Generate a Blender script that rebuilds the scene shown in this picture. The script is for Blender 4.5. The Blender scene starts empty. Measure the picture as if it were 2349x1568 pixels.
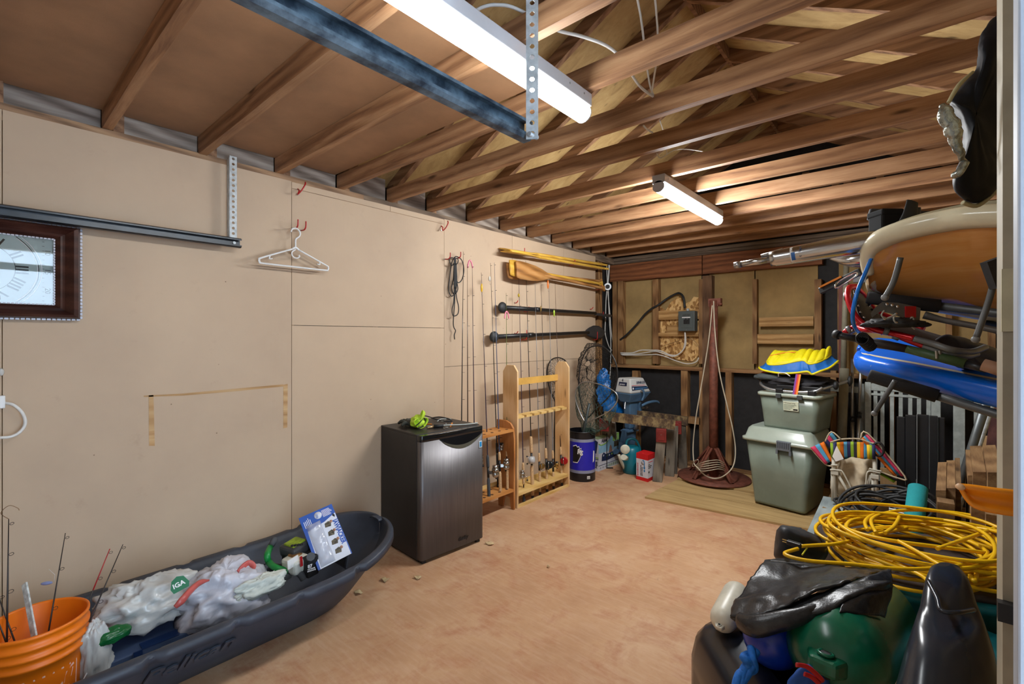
import bpy, bmesh, math, random
from mathutils import Vector, Matrix, noise as mnoise
random.seed(7)
R = math.radians
# ---------------------------------------------------------------- camera
FPX, CXP, CYP, CAMH = 1078.0, 1174.5, 772.0, 1.47      # focal length and optical centre in photo pixels, eye height
YAW = R(40.94)
SN, CS = math.sin(YAW), math.cos(YAW)
scene = bpy.context.scene
COL = scene.collection
cd = bpy.data.cameras.new('camera')
cam = bpy.data.objects.new('camera', cd); COL.objects.link(cam)
cam.location = (0, 0, CAMH); cam.rotation_euler = (R(90), 0, YAW)
cd.sensor_width = 36; cd.lens = FPX / 2349 * 36; cd.shift_y = -(784 - CYP) / 2349
cd.clip_start = .02
scene.camera = cam
# ---------------------------------------------------------------- world, exposure
w = bpy.data.worlds.new('world'); scene.world = w; w.use_nodes = True
bg = w.node_tree.nodes['Background']
bg.inputs[0].default_value = (.62, .80, 1.0, 1); bg.inputs[1].default_value = 5.0
vs = scene.view_settings
vs.view_transform = 'Standard'; vs.look = 'None'; vs.gamma = 1; vs.use_curve_mapping = False
vs.exposure = 1.0
LAMP = 30.0                                            # radiance of the two tube diffusers
# ---------------------------------------------------------------- measuring helpers (photo pixel -> point on a known plane)
XL, YB, XR, YF = -2.93, 5.38, .80, -.62                # plywood face of left wall, stud face of back wall, right wall, front wall
ZJ, PITCH, XRID = 2.46, .52, -1.075
def ray(u, v):
    a = (u - CXP) / FPX
    return Vector((-SN + CS * a, CS + SN * a, (CYP - v) / FPX))
C0 = Vector((0, 0, CAMH))
def P(u, v, t): return C0 + ray(u, v) * t
def WL(u, v, off=0): r = ray(u, v); return C0 + r * ((XL + off) / r.x)
def WB(u, v, off=0): r = ray(u, v); return C0 + r * ((YB - off) / r.y)
def PY(u, v, y): r = ray(u, v); return C0 + r * (y / r.y)
def PX(u, v, x): r = ray(u, v); return C0 + r * (x / r.x)
def FL(u, v, z=0): r = ray(u, v); return C0 + r * ((z - CAMH) / r.z)
# ---------------------------------------------------------------- materials
def S(r, g, b):
    f = lambda c: ((c / 255 + .055) / 1.055) ** 2.4 if c / 255 > .04045 else c / 255 / 12.92
    return (f(r), f(g), f(b), 1)
MC = {}
def newmat(name):
    m = bpy.data.materials.new(name); m.use_nodes = True
    nt = m.node_tree; return m, nt, nt.nodes['Principled BSDF']
def N(nt, t, **k):
    n = nt.nodes.new(t)
    for a, b in k.items(): setattr(n, a, b)
    return n
def mapped(nt, scale, rnd=True):
    tc = N(nt, 'ShaderNodeTexCoord'); mp = N(nt, 'ShaderNodeMapping'); mp.inputs['Scale'].default_value = scale
    nt.links.new(tc.outputs['Object'], mp.inputs['Vector'])
    if rnd:
        oi = N(nt, 'ShaderNodeObjectInfo'); mu = N(nt, 'ShaderNodeMath', operation='MULTIPLY'); mu.inputs[1].default_value = 37
        nt.links.new(oi.outputs['Random'], mu.inputs[0]); nt.links.new(mu.outputs[0], mp.inputs['Location'])
    return mp.outputs['Vector']
def ramp(nt, fac, stops):
    r = N(nt, 'ShaderNodeValToRGB'); e = r.color_ramp.elements
    while len(e) < len(stops): e.new(.5)
    for i, (p, c) in enumerate(stops): e[i].position = p; e[i].color = c
    nt.links.new(fac, r.inputs[0]); return r.outputs[0]
def noise(nt, vec, scale, detail=4, rough=.55, dist=0):
    n = N(nt, 'ShaderNodeTexNoise'); n.inputs['Scale'].default_value = scale; n.inputs['Detail'].default_value = detail
    n.inputs['Roughness'].default_value = rough; n.inputs['Distortion'].default_value = dist
    nt.links.new(vec, n.inputs['Vector']); return n.outputs['Fac']
def mixc(nt, fac, a, b, mode='MIX'):
    m = N(nt, 'ShaderNodeMix', data_type='RGBA', blend_type=mode)
    for i, x in ((0, fac), (6, a), (7, b)):
        if hasattr(x, 'is_linked'): nt.links.new(x, m.inputs[i])
        else: m.inputs[i].default_value = x
    return m.outputs[2]
def bump(nt, bs, h, strength=.2, dist=.004):
    b = N(nt, 'ShaderNodeBump'); b.inputs['Strength'].default_value = strength; b.inputs['Distance'].default_value = dist
    nt.links.new(h, b.inputs['Height']); nt.links.new(b.outputs[0], bs.inputs['Normal'])
def sc(c, k): return (min(1, c[0] * k), min(1, c[1] * k), min(1, c[2] * k), 1)
def M(name, col, rough=.5, metal=0, var=.12, scale=9, bmp=0, bscale=60, col2=None, spec=.5, trans=0, alpha=1, emit=0, coat=0):
    if name in MC: return MC[name]
    m, nt, bs = newmat(name)
    bs.inputs['Roughness'].default_value = rough; bs.inputs['Metallic'].default_value = metal
    bs.inputs['Specular IOR Level'].default_value = spec; bs.inputs['Transmission Weight'].default_value = trans
    bs.inputs['Alpha'].default_value = alpha; bs.inputs['Coat Weight'].default_value = coat
    if emit:
        bs.inputs['Emission Color'].default_value = col; bs.inputs['Emission Strength'].default_value = emit
    if var or col2:
        v = mapped(nt, (1, 1, 1)); f = noise(nt, v, scale, 5, .6)
        c2 = col2 or sc(col, 1 - 2 * var)
        nt.links.new(ramp(nt, f, [(.35, c2), (.65, col if col2 else sc(col, 1 + var * .6))]), bs.inputs['Base Color'])
        if bmp: bump(nt, bs, noise(nt, v, bscale, 3), bmp)
    else:
        bs.inputs['Base Color'].default_value = col
        if bmp: bump(nt, bs, noise(nt, mapped(nt, (1, 1, 1)), bscale, 3), bmp)
    MC[name] = m; return m
def wood(name, dark, mid, light, axis='x', rough=.6, fine=1.0, knots=True, rings=.3, tint=.25):
    """grain stretched along one axis, growth-ring waves, dark knots, each board a little different"""
    if name in MC: return MC[name]
    m, nt, bs = newmat(name); bs.inputs['Roughness'].default_value = rough; bs.inputs['Specular IOR Level'].default_value = .35
    s = {'x': (3, 46, 46), 'y': (46, 3, 46), 'z': (46, 46, 3)}[axis]
    v = mapped(nt, tuple(k * fine for k in s))
    f = noise(nt, v, 1.6, 6, .65, .6)
    v2 = mapped(nt, {'x': (.6, 3, 3), 'y': (3, .6, 3), 'z': (3, 3, .6)}[axis])
    wv = N(nt, 'ShaderNodeTexWave', wave_type='RINGS'); wv.inputs['Scale'].default_value = 2.2 * fine
    wv.inputs['Distortion'].default_value = 6; wv.inputs['Detail'].default_value = 3; nt.links.new(v2, wv.inputs['Vector'])
    fm = N(nt, 'ShaderNodeMix', data_type='FLOAT'); fm.inputs[0].default_value = rings
    nt.links.new(f, fm.inputs[2]); nt.links.new(wv.outputs['Fac'], fm.inputs[3])
    c = ramp(nt, fm.outputs[0], [(.25, dark), (.5, mid), (.78, light)])
    big = noise(nt, mapped(nt, (1, 1, 1)), 2.5, 3)
    c = mixc(nt, ramp(nt, big, [(.35, (0, 0, 0, 1)), (.7, (.5, .5, .5, 1))]), c, sc(mid, .7))
    if knots:
        vo = N(nt, 'ShaderNodeTexVoronoi'); vo.inputs['Scale'].default_value = 1
        nt.links.new(mapped(nt, {'x': (2.2, 9, 9), 'y': (9, 2.2, 9), 'z': (9, 9, 2.2)}[axis]), vo.inputs['Vector'])
        c = mixc(nt, ramp(nt, vo.outputs['Distance'], [(.05, (.85, .85, .85, 1)), (.13, (0, 0, 0, 1))]), c, sc(dark, .45))
    oi = N(nt, 'ShaderNodeObjectInfo')
    c = mixc(nt, 1.0, c, ramp(nt, oi.outputs['Random'], [(0, (1 - tint, 1 - tint, 1 - tint, 1)), (1, (1, 1, 1, 1))]), 'MULTIPLY')
    nt.links.new(c, bs.inputs['Base Color']); bump(nt, bs, fm.outputs[0], .25, .002)
    MC[name] = m; return m
# ---------------------------------------------------------------- mesh building
WM = {}                                                # object -> world matrix
def frame(d, up=Vector((0, 0, 1))):
    """rotation whose local x runs along d, z as near to up as can be"""
    x = Vector(d).normalized(); up = Vector(up)
    y = up.cross(x)
    if y.length < 1e-5: y = Vector((0, 1, 0)).cross(x)
    y.normalize(); z = x.cross(y)
    return Matrix((x, y, z)).transposed()
class MB:
    def __init__(s): s.v = []; s.f = []; s.sm = []
    def add(s, vs, fs, sm=False, m=None):
        o = len(s.v)
        s.v += [(m @ Vector(p)) if m else Vector(p) for p in vs]
        for f in fs: s.f.append([i + o for i in f]); s.sm.append(sm)
        return s
    def box(s, a, b, m=None):
        x0, y0, z0 = (min(a[i], b[i]) for i in range(3)); x1, y1, z1 = (max(a[i], b[i]) for i in range(3))
        return s.add([(x0, y0, z0), (x1, y0, z0), (x1, y1, z0), (x0, y1, z0), (x0, y0, z1), (x1, y0, z1), (x1, y1, z1), (x0, y1, z1)],
                     [(0, 3, 2, 1), (4, 5, 6, 7), (0, 1, 5, 4), (1, 2, 6, 5), (2, 3, 7, 6), (3, 0, 4, 7)], m=m)
    def bar(s, p, q, w, h, up=(0, 0, 1), e0=0, e1=0):
        """rectangular bar from p to q, w wide, h along up"""
        p, q = Vector(p), Vector(q); L = (q - p).length
        m = Matrix.Translation(p) @ frame(q - p, up).to_4x4()
        return s.box((-e0, -w / 2, -h / 2), (L + e1, w / 2, h / 2), m)
    def hexa(s, c):
        """eight corners, bottom four then top four"""
        return s.add(c, [(0, 3, 2, 1), (4, 5, 6, 7), (0, 1, 5, 4), (1, 2, 6, 5), (2, 3, 7, 6), (3, 0, 4, 7)])
    def prism(s, poly, h0, h1, m=None, sm=False):
        n = len(poly)
        vs = [(x, y, h0) for x, y in poly] + [(x, y, h1) for x, y in poly]
        s.add(vs, [tuple(range(n))[::-1], tuple(range(n, 2 * n))], m=m)
        o = len(s.v) - 2 * n
        for i in range(n): j = (i + 1) % n; s.f.append([o + i, o + j, o + n + j, o + n + i]); s.sm.append(sm)
        return s
    def tube(s, pts, r, n=8, closed=False, cap=True, flat=None):
        """round tube through points; r number or list; flat = (scale across, reference up)"""
        pts = [Vector(p) for p in pts]; k = len(pts)
        rs = r if isinstance(r, (list, tuple)) else [r] * k
        o = len(s.v); prev = None
        for i, p in enumerate(pts):
            if closed: d = pts[(i + 1) % k] - pts[i - 1]
            else: d = pts[min(i + 1, k - 1)] - pts[max(i - 1, 0)]
            if d.length < 1e-9: d = Vector((0, 0, 1))
            d.normalize()
            if prev is None:
                a = Vector((0, 0, 1)) if abs(d.z) < .9 else Vector((1, 0, 0))
                if flat: a = Vector(flat[1])
                prev = (a - d * a.dot(d)).normalized()
            else:
                q = prev - d * prev.dot(d)
                prev = q.normalized() if q.length > 1e-6 else prev
            b = d.cross(prev)
            for j in range(n):
                an = 2 * math.pi * j / n
                s.v.append(p + prev * (math.cos(an) * rs[i]) + b * (math.sin(an) * rs[i] * (flat[0] if flat else 1)))
        for i in range(k if closed else k - 1):
            i2 = (i + 1) % k
            for j in range(n):
                j2 = (j + 1) % n
                s.f.append([o + i * n + j, o + i * n + j2, o + i2 * n + j2, o + i2 * n + j]); s.sm.append(True)
        if cap and not closed:
            s.f.append([o + j for j in range(n)][::-1]); s.sm.append(False)
            s.f.append([o + (k - 1) * n + j for j in range(n)]); s.sm.append(False)
        return s
    def cyl(s, p, q, r0, r1=None, n=16): return s.tube([p, q], [r0, r0 if r1 is None else r1], n)
    def lathe(s, prof, n=24, m=None, sm=True, cap=True):
        """profile of (radius, z) turned about z"""
        o = len(s.v); k = len(prof)
        for r, z in prof:
            for j in range(n):
                a = 2 * math.pi * j / n; p = Vector((r * math.cos(a), r * math.sin(a), z)); s.v.append(m @ p if m else p)
        for i in range(k - 1):
            for j in range(n):
                j2 = (j + 1) % n; s.f.append([o + i * n + j, o + i * n + j2, o + (i + 1) * n + j2, o + (i + 1) * n + j]); s.sm.append(sm)
        if cap:
            s.f.append([o + j for j in range(n)][::-1]); s.sm.append(False)
            s.f.append([o + (k - 1) * n + j for j in range(n)]); s.sm.append(False)
        return s
    def ball(s, c, r, m=None, n=16, k=10):
        rr = r if isinstance(r, (tuple, list)) else (r, r, r)
        mm = Matrix.Translation(Vector(c)) @ (m.to_4x4() if m else Matrix()) @ Matrix.Diagonal((*rr, 1))
        return s.lathe([(max(1e-4, math.sin(math.pi * i / k)), -math.cos(math.pi * i / k)) for i in range(k + 1)], n, mm)
    def grid(s, fn, nu, nv, closed_u=False, closed_v=False, sm=True):
        o = len(s.v)
        for i in range(nu):
            for j in range(nv): s.v.append(Vector(fn(i / (nu if closed_u else nu - 1), j / (nv if closed_v else nv - 1))))
        for i in range(nu if closed_u else nu - 1):
            for j in range(nv if closed_v else nv - 1):
                a, b = (i + 1) % nu, (j + 1) % nv
                s.f.append([o + i * nv + j, o + a * nv + j, o + a * nv + b, o + i * nv + b]); s.sm.append(sm)
        return s
    def build(s, name, mat, parent=None, local=False, bevel=0, sub=0, solid=0, base=None):
        me = bpy.data.meshes.new(name)
        if parent is not None:
            if not local: iv = WM[parent.name].inverted(); vs = [iv @ v for v in s.v]
            else: vs = s.v
            mw = WM[parent.name]
        elif local: vs = s.v; mw = Matrix()
        else:
            xs = [v.x for v in s.v]; ys = [v.y for v in s.v]; zs = [v.z for v in s.v]
            c = Vector(base) if base else Vector(((min(xs) + max(xs)) / 2, (min(ys) + max(ys)) / 2, min(zs)))
            vs = [v - c for v in s.v]; mw = Matrix.Translation(c)
        me.from_pydata([tuple(v) for v in vs], [], s.f)
        for p, sm in zip(me.polygons, s.sm): p.use_smooth = sm
        me.materials.append(mat); me.update()
        o = bpy.data.objects.new(name, me); COL.objects.link(o)
        if parent is not None: o.parent = parent
        else: o.location = mw.translation
        WM[o.name] = mw.copy()
        if solid: md = o.modifiers.new('thickness', 'SOLIDIFY'); md.thickness = solid; md.offset = 0
        if bevel: md = o.modifiers.new('bevel', 'BEVEL'); md.width = bevel; md.segments = 2; md.limit_method = 'ANGLE'; md.angle_limit = R(40)
        if sub: md = o.modifiers.new('sub', 'SUBSURF'); md.levels = sub; md.render_levels = sub
        return o
def tag(o, label, cat, group=None):
    o['label'] = label; o['category'] = cat
    if group: o['group'] = group
    return o
def struct(o, label=None):
    o['kind'] = 'structure'
    if label: o['label'] = label
    return o
def thing(name, label, cat, loc=(0, 0, 0), rz=0, group=None, rot=None):
    o = bpy.data.objects.new(name, None); COL.objects.link(o); o.empty_display_size = .05
    m = Matrix.Translation(Vector(loc)) @ (rot.to_4x4() if rot is not None else Matrix.Rotation(rz, 4, 'Z'))
    o.matrix_world = m; WM[o.name] = m
    return tag(o, label, cat, group)
def copy_tree(o, m, label=None):
    c = o.copy(); COL.objects.link(c); c.matrix_world = m; WM[c.name] = m.copy()
    if label: c['label'] = label
    for ch in list(o.children):
        d = ch.copy(); COL.objects.link(d); d.parent = c; WM[d.name] = m.copy()
        for g in list(ch.children): e = g.copy(); COL.objects.link(e); e.parent = d; WM[e.name] = m.copy()
    return c
FONT = {}
def text(body, size, m, mat, name='lettering', parent=None, ext=.0006, align='LEFT', bold=0, shear=0, sx=1):
    """flat lettering as a thin mesh; m maps text plane (x right, y up) into the world"""
    cu = bpy.data.curves.new('t', 'FONT'); cu.body = body; cu.size = size; cu.extrude = ext; cu.align_x = align; cu.offset = bold; cu.shear = shear
    cu.resolution_u = 2
    t = bpy.data.objects.new('t', cu); COL.objects.link(t)
    dg = bpy.context.evaluated_depsgraph_get(); me = bpy.data.meshes.new_from_object(t.evaluated_get(dg))
    mb = MB(); k = Matrix.Diagonal((sx, 1, 1, 1))
    mb.add([m @ k @ v.co for v in me.vertices], [tuple(p.vertices) for p in me.polygons])
    bpy.data.objects.remove(t); bpy.data.curves.remove(cu); bpy.data.meshes.remove(me)
    return mb.build(name, mat, parent)
def plane_m(o, xd, yd):
    """matrix whose x, y axes lie in a surface, origin at o"""
    x = Vector(xd).normalized(); y = Vector(yd); y = (y - x * y.dot(x)).normalized(); z = x.cross(y)
    return Matrix.Translation(Vector(o)) @ Matrix((x, y, z)).transposed().to_4x4()
def cat(pts, n=6, closed=False):
    """smooth curve through points"""
    pts = [Vector(p) for p in pts]; k = len(pts); out = []
    for i in range(k if closed else k - 1):
        a, b, c, d = (pts[(i - 1) % k] if closed or i else pts[0]), pts[i], pts[(i + 1) % k], (pts[(i + 2) % k] if closed or i + 2 < k else pts[-1])
        for j in range(n):
            t = j / n
            out.append(.5 * (2 * b + (c - a) * t + (2 * a - 5 * b + 4 * c - d) * t * t + (3 * b - a - 3 * c + d) * t ** 3))
    if not closed: out.append(pts[-1])
    return out
def catr(rs, n=6):
    out = []
    for i in range(len(rs) - 1):
        for j in range(n): t = j / n; t = t * t * (3 - 2 * t); out.append(rs[i] * (1 - t) + rs[i + 1] * t)
    return out + [rs[-1]]
V3 = Vector
def lerp(a, b, t): return a + (b - a) * t
def samp(pts, t):
    i = max(0.0, min(1.0, t)) * (len(pts) - 1); j = min(int(i), len(pts) - 2); return pts[j].lerp(pts[j + 1], i - j)
def wob(p, s, a): return mnoise.noise_vector(V3(p) * s) * a
# ================================================================ materials of the shell
w_joist = wood('joist_wood', S(116, 80, 56), S(168, 124, 88), S(202, 160, 120), 'x', .6)
w_raft = wood('rafter_wood', S(104, 74, 54), S(150, 112, 82), S(182, 142, 108), 'x', .7)
w_stud = wood('stud_wood', S(104, 72, 42), S(152, 112, 72), S(184, 146, 100), 'z', .7)
w_hdr = wood('header_wood', S(92, 52, 30), S(140, 86, 52), S(166, 108, 68), 'x', .7)
w_plate = wood('plate_wood', S(100, 78, 60), S(148, 116, 88), S(180, 146, 112), 'y', .7)
w_plateg = wood('plate_wood_grey', S(78, 66, 56), S(112, 96, 82), S(146, 128, 110), 'x', .8)
w_grey = wood('weathered_plywood', S(116, 102, 92), S(160, 146, 134), S(194, 182, 170), 'y', .8, .9, False, .4, .1)
w_sheath = wood('roof_plywood', S(150, 120, 76), S(186, 156, 104), S(204, 178, 126), 'x', .7, .25, True, .08, .1)
w_board = wood('batten_wood', S(150, 108, 58), S(190, 148, 92), S(216, 178, 122), 'x', .65)
m_black = M('tar_paper', S(34, 34, 36), .75, var=.2, scale=14, bmp=.2)
def painted_ply():
    m, nt, bs = newmat('painted_plywood'); bs.inputs['Roughness'].default_value = .62; bs.inputs['Specular IOR Level'].default_value = .3
    v = mapped(nt, (1, 1, 1)); g = mapped(nt, (30, 34, 1.6))
    c = ramp(nt, noise(nt, v, 1.4, 5, .6), [(.3, S(182, 160, 137)), (.7, S(197, 174, 148))])
    c = mixc(nt, ramp(nt, noise(nt, v, 7, 6, .7), [(.62, (0, 0, 0, 1)), (.85, (.35, .35, .35, 1))]), c, S(150, 124, 104))
    vo = N(nt, 'ShaderNodeTexVoronoi'); vo.inputs['Scale'].default_value = 7.5; nt.links.new(v, vo.inputs['Vector'])
    c = mixc(nt, ramp(nt, vo.outputs['Distance'], [(.02, (.8, .8, .8, 1)), (.03, (0, 0, 0, 1))]), c, S(110, 88, 70))
    nt.links.new(c, bs.inputs['Base Color']); bump(nt, bs, noise(nt, g, 2, 4), .12, .002); return m
m_ply = painted_ply()
def floor_mat():
    m, nt, bs = newmat('painted_floor'); bs.inputs['Roughness'].default_value = .62; bs.inputs['Specular IOR Level'].default_value = .25
    v = mapped(nt, (1, 1, 1), False); g = mapped(nt, (9, 60, 20), False)
    c = ramp(nt, noise(nt, v, 2.0, 6, .62), [(.3, S(174, 132, 98)), (.5, S(190, 150, 114)), (.72, S(202, 168, 136))])
    c = mixc(nt, ramp(nt, noise(nt, v, 4.2, 7, .7, .4), [(.48, (0, 0, 0, 1)), (.7, (.85, .85, .85, 1))]), c, S(166, 110, 78))
    c = mixc(nt, ramp(nt, noise(nt, g, 1.0, 4), [(.3, (.3, .3, .3, 1)), (.55, (0, 0, 0, 1))]), c, S(206, 172, 146))
    c = mixc(nt, ramp(nt, noise(nt, v, 9, 6, .75), [(.66, (0, 0, 0, 1)), (.8, (.6, .6, .6, 1))]), c, S(104, 70, 52))
    c = mixc(nt, ramp(nt, noise(nt, v, 60, 3, .7), [(.74, (0, 0, 0, 1)), (.8, (.7, .7, .7, 1))]), c, S(222, 204, 184))
    nt.links.new(c, bs.inputs['Base Color']); bump(nt, bs, noise(nt, g, 2, 5), .18, .002); return m
m_floor = floor_mat()
m_fibre = M('fibre_board', S(166, 140, 92), .85, var=.14, scale=3, bmp=.15, bscale=120)
def osb_mat():
    m, nt, bs = newmat('osb_board'); bs.inputs['Roughness'].default_value = .7
    v = mapped(nt, (46, 46, 30)); vo = N(nt, 'ShaderNodeTexVoronoi'); vo.inputs['Scale'].default_value = .9; nt.links.new(v, vo.inputs['Vector'])
    h = N(nt, 'ShaderNodeSeparateColor'); nt.links.new(vo.outputs['Color'], h.inputs[0])
    nt.links.new(ramp(nt, h.outputs[0], [(.1, S(142, 98, 48)), (.5, S(196, 152, 90)), (.9, S(226, 190, 130))]), bs.inputs['Base Color'])
    bump(nt, bs, vo.outputs['Distance'], .3, .003); return m
m_osb = osb_mat()
m_hard = M('hardboard', S(168, 128, 94), .6, var=.1, scale=3.5, bmp=.1, bscale=220)
m_galv = M('galvanised_steel', S(186, 192, 194), .5, .35, var=.14, scale=40)
m_track = M('black_track_steel', S(30, 36, 44), .3, .35, var=.3, scale=16, spec=.7)
m_white = M('white_plastic', S(226, 228, 228), .45, var=.03)
m_cable = M('white_cable', S(222, 222, 218), .5, var=.05)
m_red = M('red_vinyl', S(178, 26, 30), .4, var=.08)
m_blackp = M('black_plastic', S(26, 27, 30), .42, var=.15)
m_blackr = M('black_rubber', S(34, 36, 38), .6, var=.15)
m_chrome = M('chrome', S(208, 210, 214), .18, 1, var=0)
m_alu = M('aluminium', S(184, 188, 192), .32, .9, var=.06, scale=30)
m_paper = M('white_paper', S(232, 232, 230), .6, var=.02)
m_ink = M('black_ink', S(22, 22, 24), .6, var=0)
m_inkw = M('white_ink', S(235, 236, 238), .5, var=0)
# ================================================================ floor
fl = struct(MB().box((-3.1, YF - .1, -.06), (XR + .1, YB + .2, 0)).build('floor', m_floor), 'worn red-brown painted plywood garage floor')
gd = struct(MB().box((XR + .1, -6, -.2), (12, 9, -.12)).build('ground_snow', M('snow', S(238, 242, 250), .8, var=.03)), 'snowy ground outside the side door')
# ================================================================ left wall
wl = struct(MB().box((-3.12, YF - .1, 0), (-3.035, YB + .18, 2.60)).build('wall_left', m_black), 'beige painted plywood wall with seams')
y1, y2, y3 = WL(5, 800).y, WL(669, 800).y, WL(1019, 800).y
y4, y5, y6 = WL(1175, 700).y, WL(1293, 600).y, WL(1366, 700).y
zs1, zs2, zt = WL(850, 749).z, WL(1020, 841).z, ZJ - .028
g = .0016
for a, b, z0, z1 in [(YF, y1, 0, zt), (y1, y2, 0, zt), (y2, y3, 0, zs1), (y2, y3, zs1, zt - .045), (y2, (y2 + y3) / 2 + .1, zt - .045, zt - .004), ((y2 + y3) / 2 + .1, y3, zt - .045, zt - .004),
                     (y3, y4, zs2, zt), (y4, y5, zs2, zt), (y5, y6, zs2, zt), (y3, y5, 0, zs2), (y5, y6, 0, zs2)]:
    MB().box((XL - .012, a + g, z0 + g), (XL, b - g, z1 - g)).build('panel', m_ply, wl)
MB().box((XL - .10, YF, ZJ - .075), (XL - .004, y6 + .0, ZJ - .037)).build('top_plate', w_plate, wl)
MB().box((XL - .10, YF, ZJ - .038), (XL - .002, y2 + .5, ZJ)).build('top_plate', w_plate, wl)
MB().box((XL - .10, y2 + .5, ZJ - .038), (XL - .002, YB, ZJ)).build('top_plate', wood('plate_grey_y', S(78, 66, 56), S(118, 100, 84), S(150, 130, 110), 'y', .8), wl)
MB().box((XL - .10, y6, ZJ - .075), (XL - .004, YB, ZJ - .037)).build('top_plate', MC['plate_grey_y'], wl)
for yy in (.1, .7, 1.3, 1.9, 2.53, 3.1, 3.7, 4.3): MB().box((XL - .10, yy - .02, 0), (XL - .013, yy + .02, ZJ - .076)).build('stud', w_stud, wl)
for u0, u1 in ((1371, 1389),): a, b = WL(u0, 700, -.02).y, WL(u1, 700, -.02).y; MB().box((XL - .10, a, 0), (XL - .016, a + .10, ZJ - .076)).build('stud', w_stud, wl)
m_bare = wood('bare_wood', S(176, 134, 88), S(206, 166, 116), S(224, 192, 146), 'y', .7, 1, False)
def bare(pts):
    q = [WL(u, v, .0008) for u, v in pts]; MB().prism([(p.y, p.z) for p in q], 0, .0012, Matrix(((0, 0, 1, XL), (1, 0, 0, 0), (0, 1, 0, 0), (0, 0, 0, 1)))).build('bare_strip', m_bare, wl)
bare([(341, 906), (352, 905), (355, 1022), (342, 1022)]); bare([(650, 882), (660, 880), (659, 980), (650, 982)])
bare([(330, 907), (420, 902), (540, 891), (650, 881), (650, 886), (540, 897), (420, 907), (330, 910)])
# ================================================================ back wall
wb = struct(MB().prism([(-3.12, 0), (XR + .2, 0), (XR + .2, 2.56), (XRID, 2.56 + (XRID + 3.05) * PITCH + .14), (-3.12, 2.56)], YB + .09, YB + .16,
            Matrix(((1, 0, 0, 0), (0, 0, 1, 0), (0, 1, 0, 0), (0, 0, 0, 1)))).build('wall_back', m_black), 'unfinished stud wall with tan and black sheathing')
def bstud(u0, u1, v0, v1, m=None, name='stud', dep=.089, off=0):
    a, b = WB(u0, (v0 + v1) / 2), WB(u1, (v0 + v1) / 2)
    z0, z1 = WB((u0 + u1) / 2, v1).z, WB((u0 + u1) / 2, v0).z
    return MB().box((a.x, YB - off, z0), (b.x, YB - off + dep, z1)).build(name, m or w_stud, wb)
zc0, zc1 = WB(1500, 838).z - .02, WB(1500, 638).z            # middle sill and header bottom
xs = [WB(u, 700).x for u in (1411, 1497, 1603, 1726, 1872, 1920, 2010, 2080, 2160, 2250, 2330)]
MB().box((-3.0, YB - .002, zc0 - .02), (XR, YB + .087, zc0 + .02)).build('sill', wood('sill_wood', S(104, 72, 42), S(150, 110, 72), S(180, 142, 98), 'x', .7), wb)
MB().box((-3.0, YB - .01, 0), (XR, YB + .087, .04)).build('bottom_plate', MC['sill_wood'], wb)
hz1 = WB(1500, 598).z
xm = WB(1611, 600).x; xe = WB(1886, 600).x
MB().box((-3.0, YB - .004, zc1), (xm - .006, YB + .08, hz1)).build('header', w_hdr, wb)
MB().box((xm + .006, YB - .004, zc1), (xe, YB + .08, hz1)).build('header', w_hdr, wb)
MB().box((-3.0, YB - .02, hz1 + .002), (XR, YB + .085, hz1 + .04)).build('top_plate', w_plateg, wb)
MB().box((-3.0, YB - .03, hz1 + .042), (XR, YB + .085, hz1 + .08)).build('top_plate', w_plateg, wb)
MB().box((-3.0, YB - .012, hz1 + .082), (XR, YB + .085, ZJ)).build('top_plate', w_plateg, wb)
for u0, u1 in ((1405, 1414), (1417, 1429), (1497, 1510), (1603, 1612), (1726, 1736), (1868, 1884), (1921, 1933), (2065, 2078), (2170, 2184), (2268, 2284)): bstud(u0, u1, 640, 834)
bstud(1613, 1634, 632, 1076, wood('rough_post_wood', S(78, 56, 42), S(112, 84, 62), S(140, 110, 84), 'z', .9), 'post', .12, .025)
for u0, u1 in ((1450, 1463), (1562, 1577), (1604, 1612), (1664, 1678), (1790, 1803), (1905, 1918), (2040, 2052), (2190, 2203)): bstud(u0, u1, 850, 1066)
fib = [(1429, 1497), (1510, 1603), (1634, 1726), (1738, 1868), (1933, 2065), (2078, 2170), (2184, 2268)]
for u0, u1 in fib:
    a, b = WB(u0, 700, -.08).x - .03, WB(u1, 700, -.08).x + .03
    MB().box((a, YB + .078, zc0), (b, YB + .089, zc1 + .05)).build('fibre_panel', m_fibre, wb)
# strand board patch with a torn top edge behind the breaker box
osb = [(1512, 818), (1512, 700), (1527, 712), (1540, 692), (1556, 680), (1562, 683), (1571, 697), (1585, 690), (1592, 680), (1603, 682), (1603, 816), (1588, 829), (1540, 822)]
MB().prism([(WB(u, v, -.07).x, WB(u, v, -.07).z) for u, v in osb], YB + .064, YB + .077, Matrix(((1, 0, 0, 0), (0, 0, 1, 0), (0, 1, 0, 0), (0, 0, 0, 1)))).build('strand_board', m_osb, wb)
for u0, u1, v0, v1, off in ((1508, 1603, 713, 731, -.01), (1530, 1603, 746, 764, -.01), (1507, 1602, 763, 771, -.005), (1741, 1866, 728, 747, 0), (1737, 1866, 766, 789, 0)):
    a, b = WB(u0, v0, off), WB(u1, v1, off); MB().box((a.x, YB - off, b.z), (b.x, YB - off + .03, a.z)).build('batten', w_board, wb)
MB().box((WB(1565, 900).x, YB + .0, WB(1590, 972).z), (WB(1606, 900).x, YB + .08, WB(1590, 957).z)).build('blocking', w_stud, wb)
# gable studs above the plates
for u in (1840, 1908, 1935, 2010): bstud(u, u + 16, 395, 470, w_raft)
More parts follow.
